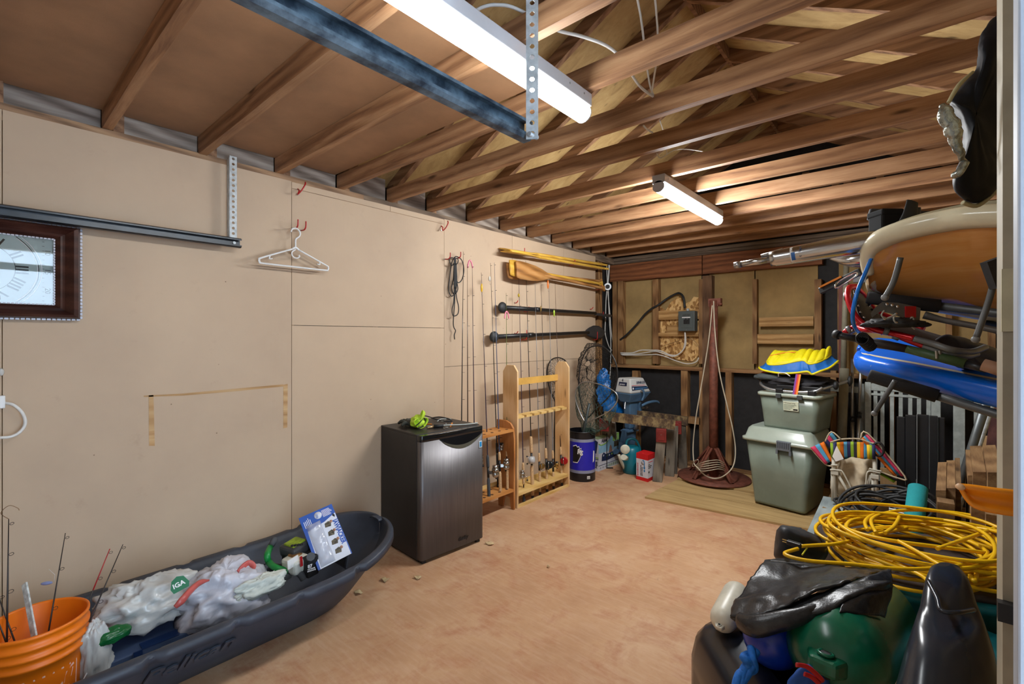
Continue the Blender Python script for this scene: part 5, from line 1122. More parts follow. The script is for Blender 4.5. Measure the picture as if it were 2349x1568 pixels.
MB().box((.215, .07, .55), (.26, .20, .73), OM).build('clamp_bracket', m_mb, t, bevel=.01)
for y in (.09, .17): MB().cyl(L(.26, y, .66), L(.34, y, .66), .009, n=8).build('clamp_screw', m_alu, t); MB().ball(L(.35, y, .66), .018, n=10, k=6).build('clamp_knob', m_alu, t)
MB().tube(cat([L(.2, .03, .70), L(.27, .02, .725), L(.36, .02, .735), L(.44, .02, .73), L(.47, .02, .71)], 4), catr([.014, .016, .016, .014, .010], 4), 10).build('tiller', m_mb, t)
MB().tube(cat([L(.17, -.0, .76), L(.19, -.012, .82), L(.18, -.014, .87), L(.16, -.005, .89)], 4), .012, 8).build('carry_handle', m_mb, t)
MB().tube([L(.14, .06, .44), L(.14, .05, .53), L(.15, .05, .60)], [.03, .012, .012], 12).build('steering_knob', m_alu, t)
MB().tube(cat([L(.02, .1, .75), L(0, .09, .70), L(-.01, .08, .67)], 4), .008, 8).build('shift_lever', m_alu, t)
# blue tarpaulin draped behind the motor, in the corner
def tarp(u_, v_):
    pts = cat([P(1387, 858, 5.5), P(1388, 905, 5.4), P(1408, 938, 5.4), P(1445, 958, 5.45)], 8); p = samp(pts, u_)
    w_ = .035 + .055 * math.sin(u_ * math.pi) + .03 * (1 - u_); a = 2 * math.pi * v_; q = p + V3((w_ * math.cos(a) * .8, w_ * math.cos(a) * .45, w_ * math.sin(a) * 1.1))
    return q + wob(q, 14, .035) + wob(q, 40, .012)
tag(MB().grid(tarp, 28, 28, closed_v=True).build('tarpaulin', M('blue_tarp', S(6, 104, 184), .35, var=.14, scale=30, bmp=.3, bscale=50)), 'crumpled bright blue tarpaulin behind the nets and outboard motor', 'tarp')
# thin dark rod with a small foot standing before the float carton
t = thing('ground_rod', 'thin dark rod with small foot standing before the pool float carton', 'rod', FL(1392, 1074)); p = FL(1392, 1074)
MB().cyl(p, p + V3((0, 0, .62)), .005, n=8).build('rod', m_blackp, t); MB().bar(p + V3((-.03, -.02, .005)), p + V3((.05, .05, .005)), .02, .01).build('foot', m_blackp, t)
# ================================================================ rusty steel post on its round base
pc = FL(1637, 1098, .02); pc.z = .036
m_rust = M('rust_paint', S(120, 68, 52), .65, .1, var=.2, scale=24, bmp=.15, bscale=70)
t = thing('steel_post', 'tall rust-red steel post on a round base plate with braces', 'post', (pc.x, pc.y, .036))
MB().lathe([(.0001, 0), (.345, 0), (.348, .006), (.345, .014), (.0001, .016)], 48, Matrix.Translation((pc.x, pc.y, .0365)), cap=False).build('base_plate', m_rust, t)
MB().cyl((pc.x, pc.y, .05), (pc.x - .0, pc.y, 1.84), .044, .040, 20).build('tube', m_rust, t)
for k, a in enumerate((R(-35), R(-115), R(165), R(70))):
    d = V3((math.cos(a), math.sin(a), 0)); MB().bar(V3((pc.x, pc.y, .34)) + d * .04, V3((pc.x, pc.y, .055)) + d * .27, .05, .008, (d.x, d.y, 1.0)).build('brace', m_rust, t); MB().bar(V3((pc.x, pc.y, .34)) + d * .04, V3((pc.x, pc.y, .055)) + d * .27, .008, .04, (d.x, d.y, 1.0)).build('brace_flange', m_rust, t)
MB().box((pc.x - .05, pc.y - .01, 1.78), (pc.x + .07, pc.y + .05, 1.86)).build('top_bracket', m_rust, t); MB().cyl((pc.x + .05, pc.y - .02, 1.80), (pc.x + .09, pc.y - .02, 1.80), .012, n=8).build('bolt', m_rust, t)
m_rope = M('dirty_rope', S(196, 186, 164), .8, var=.1)
rp = lambda u, v, dy=-.07: PY(u, v, pc.y + dy)
tag(MB().tube(cat([rp(1637, 690), rp(1640, 760), rp(1650, 850), rp(1668, 930), rp(1680, 980), rp(1687, 1030), rp(1682, 1068, -.2), rp(1662, 1090, -.25), rp(1640, 1097, -.25), rp(1618, 1090, -.25), rp(1600, 1072, -.25), rp(1592, 1060, -.2), rp(1590, 1020), rp(1596, 960), rp(1606, 900), rp(1618, 830), rp(1627, 770), rp(1634, 700)], 6), .006, 6).build('rope', m_rope), 'long pale rope loop hanging down the rusty steel post', 'rope')
t = thing('wire_bundle', 'pale cords wound around the braces of the rusty post base', 'cord', (pc.x, pc.y, .15))
for k in range(5): MB().tube(cat([rp(1596, 1068 + k * 2, -.16), rp(1612, 1060 + k * 5, -.28), rp(1630, 1056 + k * 5.5, -.28), rp(1648, 1055 + k * 5, -.22), rp(1662, 1062 + k * 4, -.12)], 5), .004, 6).build('cord_strand', m_rope, t)
MB().tube(cat([rp(1588, 1068, -.22), rp(1594, 1056, -.22), rp(1601, 1054, -.22), rp(1602, 1060, -.22), rp(1594, 1068, -.22)], 4, closed=True), .005, 8, closed=True).build('snap_hook', m_chrome, t)
# ================================================================ loose planks on the floor at the back
w_flp = wood('floor_plank', S(152, 124, 80), S(184, 154, 104), S(200, 172, 124), 'x', .7, .6, False, .1, .12)
def plank(pts, label, z=.018): tag(MB().hexa([(x, y, .001) for x, y in pts] + [(x, y, z) for x, y in pts]).build('loose_plank', w_flp), label, 'plank', 'planks on the floor')
plank([(-1.887, 4.02), (-.40, 4.18), (-.43, 4.47), (-1.882, 4.36)], 'front plywood plank on the floor before the storage bins')
plank([(-1.878, 4.37), (-.43, 4.48), (-.46, 4.80), (-1.868, 4.70)], 'middle plywood plank on the floor under the storage bins')
plank([(-1.862, 4.71), (-.46, 4.81), (-.47, 5.33), (-1.85, 5.30)], 'rear plywood plank on the floor under the steel post base', .034)
# ================================================================ breaker box and its cables
xa, xb = WB(1555.5, 735, .1).x, WB(1593, 735, .1).x; za, zb = WB(1575, 759, .1).z, WB(1575, 713, .1).z; y0 = YB - .10
t = thing('breaker_box', 'grey metal breaker box mounted on the back wall battens', 'breaker box', ((xa + xb) / 2, YB - .03, za))
m_pnl = M('panel_grey', S(84, 94, 96), .45, .3, var=.06)
MB().box((xa, y0 + .004, za), (xb, YB - .0, zb)).build('case', m_pnl, t, bevel=.004); BMx = Matrix(((1, 0, 0, xa), (0, 0, -1, y0 + .004), (0, 1, 0, za), (0, 0, 0, 1))); bw_, bh_ = xb - xa, zb - za
MB().box((.03, .035, 0), (bw_ - .03, bh_ - .03, .004), BMx).build('door', m_pnl, t, bevel=.002); MB().box((.045, bh_ * .66, .004), (bw_ - .045, bh_ * .70, .0055), BMx).build('label_strip', m_inkw, t); MB().box((.05, bh_ * .76, .004), (bw_ - .05, bh_ * .83, .005), BMx).build('maker_plate', M('dark_plate', S(60, 66, 68), .4, var=.2, scale=90), t)
for k in range(4): MB().box((.065 + k * .017, bh_ * .36, .004), (.079 + k * .017, bh_ * (.63 if k % 2 else .58), .012), BMx).build('breaker_switch', m_ink, t)
MB().cyl(((xa + xb) / 2, YB - .05, zb - .002), ((xa + xb) / 2, YB - .05, zb + .03), .017, n=12).build('cable_gland', m_galv, t); MB().ball(BMx @ V3((bw_ / 2, .012, .001)), .004, n=8, k=6).build('screw', m_screw, t)
def bcable(px, label, r, mat, off=.02, name='cable', group='cables on the back wall'):
    return tag(MB().tube(cat([WB(u, v, o_) for u, v, o_ in [(p[0], p[1], p[2] if len(p) > 2 else off) for p in px]], 5), r, 8).build(name, mat), label, 'cable', group)
bcable([(1423, 779, .0), (1440, 765, .012), (1462, 742, .012), (1480, 720, .012), (1496, 707, .012), (1509, 700, .012), (1530, 685, -.02), (1550, 674, -.02), (1560, 673, .0), (1568, 683, .04), (1571, 706, .05)], 'thick black cable arching from the corner stud into the breaker box', .013, m_blackr, name='feeder_cable')
bcable([(1571, 761, .05), (1571, 785, .02), (1566, 803, .0), (1552, 814, .0), (1535, 813, .0), (1520, 806, .0), (1508, 803, .012), (1496, 803, .012), (1470, 803, .0), (1450, 809, .0), (1423, 809, .01)], 'upper white cable from the breaker box running left along the sill', .007, m_cable)
bcable([(1572, 762, .05), (1573, 790, .02), (1562, 808, .0), (1545, 817, .0), (1525, 812, .0), (1508, 806, .012), (1496, 806, .012), (1465, 811, .0), (1440, 812, .0), (1424, 812, .01)], 'second white cable from the breaker box just below the upper one', .006, m_cable)
bcable([(1603, 820, .0), (1596, 830, .0), (1576, 834, .0), (1550, 827, .0), (1525, 817, .0), (1508, 813, .012), (1496, 813, .012), (1460, 814, .0), (1426, 814, .01)], 'lowest white cable sagging below the strand board patch', .006, m_cable)
bcable([(1511, 797, .0), (1530, 790, .0), (1555, 782, .0), (1575, 775, .0), (1590, 780, .0), (1599, 788, .0), (1603, 797, .0)], 'thin bare wire arching behind the white breaker cable', .003, M('bare_wire', S(150, 120, 80), .5, .4, var=.1))
cc = lambda u, v, x=-2.99: PX(u, v, x)
for k, (px, lb) in enumerate((([(1393, 588), (1392, 620), (1393, 650), (1390, 690), (1389, 730), (1388, 760), (1392, 780), (1400, 800), (1412, 806)], 'left white cable running down the corner between the walls'), ([(1397, 588), (1396, 620), (1395, 650), (1396, 690), (1398, 740), (1401, 780), (1401, 810), (1400, 850), (1397, 880)], 'right white cable running down the corner behind the nets'), ([(1400, 585), (1396, 640), (1394, 665), (1399, 720), (1402, 760), (1407, 790), (1413, 803)], 'middle white cable crossing the others in the wall corner'))):
    tag(MB().tube(cat([cc(u, v) for u, v in px], 5), .006, 6).build('cable', m_cable), lb, 'cable', 'cables in the corner')
t = thing('junction_box', 'small round silver junction box on the corner cables', 'junction box', cc(1394, 660)); MB().cyl(cc(1394, 657, -3.0), cc(1394, 657, -2.95), .045, .045, 18).build('box', m_alu, t); MB().cyl(cc(1394, 657, -2.95), cc(1394, 657, -2.945), .026, .026, 14).build('cover_hole', m_ink, t)
# ================================================================ storage bins at the back
m_tote = M('translucent_tote', S(124, 138, 126), .3, var=.1, scale=3); m_totel = M('translucent_lid', S(164, 176, 164), .26, var=.05, scale=3)
def rrect(cx, cy, wx, wy, r, ang, n=4):
    pts = []
    for sx, sy, a0 in ((1, 1, 0), (-1, 1, 90), (-1, -1, 180), (1, -1, 270)):
        for k in range(n + 1):
            a = R(a0 + 90 * k / n); x, y = sx * (wx / 2 - r) + r * math.cos(a), sy * (wy / 2 - r) + r * math.sin(a)
            pts.append((cx + x * math.cos(ang) - y * math.sin(ang), cy + x * math.sin(ang) + y * math.cos(ang)))
    return pts
def loft(mb, secs, cap=True):
    """secs: list of closed rings of 3-D points, equal length"""
    n = len(secs[0]); o = len(mb.v)
    for s_ in secs: mb.v += [V3(p) for p in s_]
    for i in range(len(secs) - 1):
        for j in range(n): mb.f.append([o + i * n + j, o + i * n + (j + 1) % n, o + (i + 1) * n + (j + 1) % n, o + (i + 1) * n + j]); mb.sm.append(True)
    if cap: mb.f.append([o + j for j in range(n)][::-1]); mb.f.append([o + (len(secs) - 1) * n + j for j in range(n)]); mb.sm += [False, False]
    return mb
def rr3(c, wx, wy, r, ang, z): return [(x, y, z) for x, y in rrect(c[0], c[1], wx, wy, r, ang)]
ba = R(-9)
def tote(label, c, w0, w1, z0, z1, lidh, lipw, group):
    t = thing('storage_bin', label, 'storage bin', (c[0], c[1], z0), group=group)
    loft(MB(), [rr3(c, w0[0], w0[1], .03, ba, z0), rr3(c, w0[0] + .01, w0[1] + .01, .045, ba, z0 + .02), rr3(c, lerp(w0[0], w1[0], .5), lerp(w0[1], w1[1], .5), .045, ba, (z0 + z1) / 2), rr3(c, w1[0], w1[1], .045, ba, z1)]).build('bin_body', m_tote, t)
    q = [rr3(c, w1[0] + lipw, w1[1] + lipw, .05, ba, z1 + .001), rr3(c, w1[0] + lipw, w1[1] + lipw, .05, ba, z1 + .025), rr3(c, w1[0] + lipw * .3, w1[1] + lipw * .3, .05, ba, z1 + .03)]
    if lidh > .05: q += [rr3(c, w1[0] - .02, w1[1] - .02, .06, ba, z1 + lidh - .02), rr3(c, w1[0] - .06, w1[1] - .06, .06, ba, z1 + lidh)]
    loft(MB(), q).build('lid', m_totel, t)
    return t
c1 = (-.865, 4.66)
t = tote('large lower translucent storage bin on the floor planks', c1, (.40, .42), (.52, .50), .0355, .575, .12, .05, 'storage bins')
hx_, hy_ = -.845, 4.66 - .275
MB().box((-.055, -.012, -.045), (.055, .012, .035), Matrix.Translation((hx_, hy_, .575)) @ Matrix.Rotation(ba, 4, 'Z')).build('latch_handle', M('latch_grey', S(96, 104, 112), .45, var=.05), t, bevel=.006)
for k in range(6): MB().box((-.045 + k * .016, -.016, -.02), (-.037 + k * .016, -.011, .025), Matrix.Translation((hx_, hy_, .575)) @ Matrix.Rotation(ba, 4, 'Z')).build('latch_rib', M('latch_rib', S(70, 76, 84), .5, var=0), t)
for s_ in (-1, 1): MB().box((s_ * .05 - .008, -.012, -.075), (s_ * .05 + .008, .012, -.04), Matrix.Translation((hx_, hy_, .575)) @ Matrix.Rotation(ba, 4, 'Z')).build('latch_tab', MC['latch_grey'], t)
c2 = (-.80, 4.66); zu = .697
t = tote('smaller upper translucent storage bin with a white label', c2, (.40, .36), (.46, .42), zu, zu + .27, .03, .03, 'storage bins')
fm2 = plane_m(V3((c2[0], c2[1], zu)) + Matrix.Rotation(ba, 3, 'Z') @ V3((-.03, -.204, .16)), Matrix.Rotation(ba, 3, 'Z') @ V3((1, 0, 0)), (0, -.08, 1))
MB().box((0, 0, .0), (.115, .078, .003), fm2).build('product_label', M('label_pale', S(206, 214, 190), .5, var=.03), t); text('II Gracious Living', .0125, fm2 @ Matrix.Translation((.004, .06, .0036)), m_ink, 'label_print', t)
for k in range(4): MB().box((.004, .046 - .012 * k, .003), (.10 - .015 * k, .050 - .012 * k, .0038), fm2).build('label_print', M('label_ink', S(96, 112, 100), .5, var=0), t)
MB().box((.075, .006, .003), (.108, .018, .0038), fm2).build('barcode', m_ink, t)
for x in (-.06, .1): MB().box((-.02, -.012, -.02), (.02, .012, .015), Matrix.Translation(V3((c2[0], c2[1], zu + .28)) + Matrix.Rotation(ba, 3, 'Z') @ V3((x, -.226, 0))) @ Matrix.Rotation(ba, 4, 'Z')).build('lid_clip', M('clip_dark', S(60, 66, 68), .5, var=.05), t, bevel=.003)
# clear plastic sheet standing behind the bins
q = [PY(1767, 900, 4.95), PY(1800, 900, 4.95), PY(1790, 1128, 4.93), PY(1731, 1118, 4.93)]
tag(MB().hexa([p for p in q] + [p + V3((0, .02, 0)) for p in q]).build('plastic_sheet', M('grey_sheet', S(150, 158, 156), .4, var=.06, trans=.3)), 'pale grey plastic panel leaning behind the storage bins', 'panel')
t = thing('drain_hose', 'small dark ribbed hose end behind the upper storage bin', 'hose', PY(1768, 960, 4.62))
q = MB(); hc = PY(1768, 958, 4.66)
for k in range(5): MB().tube([hc + V3((.0 + .008 * k, -.02, 0)) + V3((.035 * math.cos(a), 0, .045 * math.sin(a))) for a in [2 * math.pi * j / 16 for j in range(16)]], .005, 6, closed=True).build('hose_coil', m_blackr, t)
# child carrier with aluminium frame
zc = zu + .305
RBm = lambda x, y, z: V3((c2[0], c2[1], zc)) + Matrix.Rotation(ba, 3, 'Z') @ V3((x, y, z))
t = thing('child_carrier', 'black carrier pack with aluminium frame lying on the upper bin', 'carrier', RBm(0, 0, 0))
MB().tube(cat([RBm(-.25, -.08, .08), RBm(-.23, -.15, .05), RBm(-.15, -.19, .02), RBm(-.03, -.20, .012), RBm(.10, -.20, .015), RBm(.20, -.19, .03), RBm(.24, -.16, .06)], 5), .0125, 10).build('frame_tube', m_alu, t)
MB().tube(cat([RBm(.16, -.20, .02), RBm(.24, -.12, .05), RBm(.32, .02, .09), RBm(.36, .10, .11)], 5), .011, 10).build('frame_tube', m_alu, t)
for x in (-.06, .18): MB().box((-.028, -.02, -.02), (.028, .02, .02), Matrix.Translation(RBm(x, -.20, .014)) @ Matrix.Rotation(ba, 4, 'Z')).build('frame_joint', m_blackp, t, bevel=.006)
m_pk2 = M('pack_fabric', S(34, 34, 40), .7, var=.15, bmp=.2)
q = MB(); crumple(q, RBm(.0, -.0, .085), (.27, .17, .06), .25, 5, 4.4, Matrix.Rotation(ba, 3, 'Z')); q.build('pack_body', m_pk2, t)
q = MB(); crumple(q, RBm(-.17, -.12, .115), (.13, .05, .035), .15, 5, 1.7, Matrix.Rotation(ba, 3, 'Z')); q.build('hip_pad', M('pad_fabric', S(64, 72, 74), .75, var=.1, bmp=.3), t)
MB().tube(cat([RBm(-.28, -.08, .11), RBm(-.22, -.10, .155), RBm(-.12, -.11, .165)], 4), .012, 8, flat=(.4, (0, 0, 1))).build('red_piping', m_red, t)
MB().box((-.1, -.13, .03), (.22, -.11, .06), Matrix.Translation(RBm(0, -.04, .0)) @ Matrix.Rotation(ba, 4, 'Z')).build('cross_bar', m_blackp, t, bevel=.004)
for k, mm in enumerate((M('strap_violet', S(120, 60, 150), .6, var=0), M('strap_red', S(206, 50, 40), .6, var=0), M('strap_orange', S(240, 140, 30), .6, var=0))):
    MB().hexa([RBm(.042 + k * .013, -.216, -.005), RBm(.055 + k * .013, -.216, -.005), RBm(.055 + k * .013, -.212, -.005), RBm(.042 + k * .013, -.212, -.005), RBm(.058 + k * .013, -.19, .16), RBm(.071 + k * .013, -.19, .16), RBm(.071 + k * .013, -.186, .16), RBm(.058 + k * .013, -.186, .16)]).build('strap_stripe', mm, t)
MB().tube(cat([RBm(-.08, -.17, .13), RBm(-.07, -.19, .16), RBm(-.02, -.2, .165), RBm(.02, -.2, .14)], 4), .004, 6).build('white_cord', m_white, t)
MB().ball(RBm(.36, .10, .11), (.02, .04, .04)).build('wheel_cap', m_blackr, t); MB().ball(RBm(.30, -.04, .075), (.02, .035, .035)).build('wheel_cap', m_blackr, t)
# quilted vest, yellow outside and blue inside
m_yel = M('yellow_quilt', S(226, 212, 8), .6, var=.08, scale=12, bmp=.15, bscale=30); m_blq = M('blue_quilt', S(8, 96, 176), .6, var=.08, scale=12)
t = thing('quilted_vest', 'folded yellow quilted vest with blue lining on top of the carrier', 'vest', RBm(0, 0, .17))
edge = [(-.30, -.02, .19), (-.24, -.14, .185), (-.17, -.17, .17), (-.05, -.185, .16), (.06, -.18, .17), (.14, -.18, .185), (.17, -.17, .165), (.22, -.15, .19), (.27, -.08, .22), (.29, .06, .27)]
top = [(-.24, .03, .235), (-.21, -.07, .23), (-.17, -.13, .205), (-.06, -.14, .215), (.05, -.12, .245), (.10, -.12, .25), (.13, -.12, .225), (.18, -.1, .235), (.22, -.03, .265), (.23, .08, .30)]
back = [(-.18, .14, .26), (-.15, .14, .27), (-.10, .15, .275), (-.03, .15, .28), (.04, .15, .285), (.09, .15, .285), (.13, .15, .285), (.17, .14, .29), (.2, .13, .295), (.22, .12, .30)]
top = [(x, y, z + .02) for x, y, z in top]; back = [(x, y, z + .05) for x, y, z in back]
def rows_fn(rows, puff):
    cr = [cat([RBm(*p) for p in r_], 4) for r_ in rows]; n = len(cr[0])
    def f(u_, v_):
        i = u_ * (n - 1); j = v_ * (len(cr) - 1); a = int(i); b = min(int(j), len(cr) - 2); fr_ = j - b
        p = samp(cr[b], u_).lerp(samp(cr[b + 1], u_), fr_); return p + V3((0, -.3, 1)) * puff * (abs(math.sin(u_ * math.pi * 8)) ** .6) * math.sin(math.pi * min(1, max(0, v_ * .9 + .05)))
    return f
MB().grid(rows_fn([top, [tuple(lerp(a[i], b[i], .5) + (.03 if i == 2 else 0) for i in range(3)) for a, b in zip(top, back)], back], .03), 65, 14).build('outer_shell', m_yel, t, solid=.012)
MB().grid(rows_fn([edge, [tuple(lerp(a[i], b[i], .5) + (-.012 if i == 2 else .0) for i in range(3)) for a, b in zip(edge, top)], top], -.012), 65, 10).build('blue_lining', m_blq, t, solid=.008)
MB().tube(cat([RBm(*p) for p in edge], 4), .009, 8).build('yellow_hem', m_yel, t); MB().tube(cat([RBm(*p) for p in top], 4), .009, 8).build('yellow_hem', m_yel, t)
q = MB(); crumple(q, RBm(0, .02, .215), (.22, .14, .04), .2, 5, 3); q.build('inner_fold', m_blq, t)
MB().tube(cat([RBm(-.2, -.05, .30), RBm(-.08, -.03, .33), RBm(.0, -.02, .335)], 4), .003, 6).build('orange_cord', M('strap_orange2', S(230, 110, 40), .6, var=0), t)
# ================================================================ poles, railings and boards against the back wall
t = thing('drain_pipe', 'grey plastic pipe with a wider lower sleeve leaning by the back wall', 'pipe', PY(1934, 1060, 5.0))
MB().cyl(PY(1943, 560, 5.25), PY(1934, 850, 5.1), .022, n=14).build('thin_pipe', M('pipe_grey', S(142, 138, 120), .6, var=.12), t); MB().cyl(PY(1937, 845, 5.1), PY(1928, 1080, 4.95), .036, n=16).build('sleeve', MC['pipe_grey'], t)
for k, (u0, v0, u1) in enumerate(((1955, 823, 1956), (1976, 800, 1967))):
    t = thing('aluminium_pole', ('left thin aluminium pole leaning beside the white railing', 'right thin aluminium pole leaning beside the white railing')[k], 'pole', PY(u1, 1060, 5.0), group='aluminium poles')
    a, b = PY(u0, v0, 5.2), PY(u1, 1065, 4.95); c = a.lerp(b, .58); MB().cyl(a, c, .0125, n=12).build('upper_tube', m_alu, t); MB().cyl(c, b, .0145, n=12).build('lower_tube', m_alu, t); MB().cyl(c.lerp(a, .03), c.lerp(b, .06), .019, n=12).build('clamp', m_blackp, t)
m_rail = M('worn_white_paint2', S(176, 186, 184), .5, var=.12, scale=20)
def gate(label, yy, stiles, rails, bal, v_top, v_bot):
    t = thing('railing_gate', label, 'railing', PY(sum(stiles[0]) / 2, v_bot, yy), group='white railings by the back wall')
    for u0, u1, va, vb in [(s_[0], s_[1], v_top if len(s_) < 3 else s_[2], v_bot if len(s_) < 4 else s_[3]) for s_ in stiles]:
        a, b = PY(u0, va, yy), PY(u1, vb, yy); MB().box((a.x, yy, b.z), (b.x, yy + .04, a.z)).build('stile', m_rail, t, bevel=.003)
    for u0, u1, va, vb in rails: a, b = PY(u0, va, yy), PY(u1, va, yy); MB().box((a.x, yy + .004, PY(u0, vb, yy).z), (b.x, yy + .034, a.z)).build('rail', m_rail, t, bevel=.002)
    for u in bal: a = PY(u, v_top + 20, yy); MB().box((a.x - .013, yy + .01, PY(u, v_bot - 5, yy).z), (a.x + .013, yy + .03, a.z)).build('baluster', m_rail, t)
    return t
gate('white railing gate leaning on the back wall behind the striped chair', 5.10, [(1984, 1998), (2136, 2158)], [(1998, 2136, 879, 895), (1998, 2136, 901, 906), (1998, 2136, 1085, 1100)], [2008, 2024, 2046, 2066, 2088, 2108, 2130], 876, 1120)
gate('second white railing beside the black panel, mostly hidden', 5.02, [(2187, 2214)], [(2150, 2187, 890, 902), (2214, 2300, 893, 903)], [2240, 2252], 886, 1130)
gate('white railing end between the bins and the aluminium poles', 5.20, [(1974, 1983)], [(1905, 1974, 884, 897)], [], 880, 1060)
m_brn = wood('maroon_board', S(62, 34, 34), S(86, 50, 48), S(108, 68, 62), 'z', .7, 1, False); w_ply2 = wood('plain_board', S(150, 116, 76), S(180, 146, 102), S(200, 168, 124), 'z', .7, .6, False)
def slab(px, yy, th, mat, label, cat_, name, lean=0, group=None, foot=0.0):
    q = [PY(u, v, yy + lean * k) for k, (u, v) in zip((1, 1, 0, 0), px)]
    if foot is not None:
        for i, j in ((2, 1), (3, 0)): k = (q[i].z - foot) / max(1e-3, q[j].z - q[i].z); q[i] = q[i] - (q[j] - q[i]) * k
    return tag(MB().hexa(q + [p + V3((0, th, 0)) for p in q]).build(name, mat), label, cat_, group)
slab([(2019, 1073), (2062, 1075), (2062, 1125), (2019, 1125)], 4.74, .02, w_ply2, 'plain tan board between the striped chair and black panel', 'board', 'board')
slab([(2165, 1088), (2182, 1090), (2182, 1135), (2165, 1130)], 4.66, .02, w_ply2, 'narrow tan board peeking out right of the black panel', 'board', 'board')
slab([(2244, 1000), (2266, 1000), (2262, 1100), (2236, 1100)], 4.55, .025, w_ply2, 'rough tan plank leaning right of the steel tubes', 'plank', 'plank', .15)
slab([(2274, 930), (2292, 930), (2284, 1095), (2255, 1090)], 4.45, .025, m_brn, 'maroon painted board leaning near the door post', 'board', 'board', .15)
slab([(2290, 930), (2320, 930), (2318, 1095), (2292, 1095)], 4.60, .025, m_brn, 'second maroon board leaning behind the first near the post', 'board', 'board', .1)
slab([(1924, 640), (1939, 640), (1938, 1000), (1924, 1000)], 5.28, .03, M('red_jamb', S(112, 56, 46), .6, var=.15), 'reddish painted board fixed upright beside the grey pipe', 'board', 'board', foot=0)
# black ribbed panel
yy = 4.50; t = thing('ribbed_panel', 'black ribbed panel standing among the boards', 'panel', PY(2112, 1130, yy))
m_pan = M('black_panel', S(20, 23, 28), .5, var=.15)
for k, (u0, u1, v0) in enumerate(((2057, 2077, 955), (2077, 2102, 951), (2104, 2132, 950), (2132, 2152, 953), (2152, 2168, 957))):
    a, b = PY(u0, v0, yy), PY(u1 - .6, 1138, yy); MB().box((a.x, yy - (.012 if k % 2 else 0), .171), (b.x, yy + .03, a.z)).build('slat', m_pan, t, bevel=.004)
MB().box((PY(2102.3, 950, yy).x, yy - .018, PY(2103, 1138, yy).z), (PY(2104.3, 950, yy).x, yy - .01, PY(2103, 950, yy).z)).build('edge_strip', M('edge_silver', S(140, 146, 150), .4, .5, var=0), t)
# leaning tubes at the right
tag(MB().cyl(P(2268, 905, 2.95), P(2268, 905, 2.95).lerp(P(2200, 1120, 3.2), 1.85), .024, n=14).build('steel_tube', M('dark_tube', S(98, 104, 106), .4, .5, var=.1)), 'thick grey tube leaning beside the maroon boards', 'tube', 'leaning tubes')
tag(MB().cyl(P(2277, 925, 3.05), P(2277, 925, 3.05).lerp(P(2216, 1115, 3.25), 1.85), .015, n=12).build('steel_tube', m_galv), 'thin galvanised tube leaning right of the thick grey one', 'tube', 'leaning tubes')
# ================================================================ folded striped camp chair
yc = 4.35; C_ = lambda u, v, d=0: PY(u, v, yc + d)
t = thing('camp_chair', 'folded camp chair with striped back and cream fabric beside the bins', 'chair', C_(1965, 1150))
m_frm = M('ivory_tube', S(196, 194, 180), .45, var=.04); m_crm = M('cream_canvas', S(190, 176, 150), .8, var=.12, scale=14, bmp=.3, bscale=26)
st = {'p': S(206, 56, 96), 'b': S(84, 160, 200), 'o': S(240, 122, 20), 'n': S(36, 40, 92), 'g': S(134, 170, 34), 'y': S(232, 190, 20), 'k': S(40, 38, 48)}
sm_ = {k: M('stripe_' + k, v, .75, var=.06) for k, v in st.items()}
def strip(quad, letters, d0, d1, bulge=0):
    """stripes between edge quad[0]-quad[3] and quad[1]-quad[2]"""
    a, b, c, d = [C_(u, v, dd) for (u, v), dd in zip(quad, (d0, d1, d1, d0))]; n = len(letters)
    for k, ch in enumerate(letters):
        f0, f1 = k / n, (k + 1) / n
        def f(u_, v_):
            p = a.lerp(b, lerp(f0, f1, u_)).lerp(d.lerp(c, lerp(f0, f1, u_)), v_); return p + V3((0, -bulge * math.sin(math.pi * v_) - .012 * math.sin(9 * lerp(f0, f1, u_)), 0))
        MB().grid(f, 5, 7).build('fabric_stripe', sm_[ch], t, solid=.003)
strip([(1905, 1013), (1990, 1013), (1990, 1052), (1908, 1052)], 'gnyobngkyob', .03, .03, .01)
strip([(1859, 1026), (1890, 1012), (1911, 1056), (1893, 1064)], 'pbo', -.02, .0); strip([(1891, 1013), (1908, 990), (1922, 1008), (1905, 1030)], 'npb', .03, .03)
strip([(1990, 994), (1975, 1006), (2050, 1090), (2074, 1091)], 'pbo', .0, .02); strip([(2060, 1100), (2050, 1106), (1998, 1075), (2018, 1078)], 'kg', .01, .02)
for px in ([(1859, 1026), (1893, 1064), (1912, 1068)], [(1893, 1012), (1907, 990), (1930, 1008)], [(1974, 1006), (1990, 993), (2075, 1091), (2060, 1096), (2015, 1080), (1992, 1076)], [(1905, 1014), (1930, 1007), (1970, 1006), (1993, 1014), (2013, 1018)]): MB().tube(cat([C_(u, v, -.012) for u, v in px], 4), .0055, 6).build('piping', m_crm, t)
def canvas(u_, v_):
    l = cat([C_(1905, 1050), C_(1902, 1080), C_(1905, 1115), C_(1925, 1150)], 5); r_ = cat([C_(1998, 1048), C_(2008, 1085), C_(2012, 1120), C_(2020, 1150)], 5)
    p = samp(l, v_).lerp(samp(r_, v_), u_); return p + V3((0, .05 - .05 * math.sin(math.pi * u_) + .03 * math.sin(13 * u_ + 4 * v_), 0)) + wob(p, 16, .03)
MB().grid(canvas, 40, 16).build('seat_canvas', m_crm, t, solid=.003)
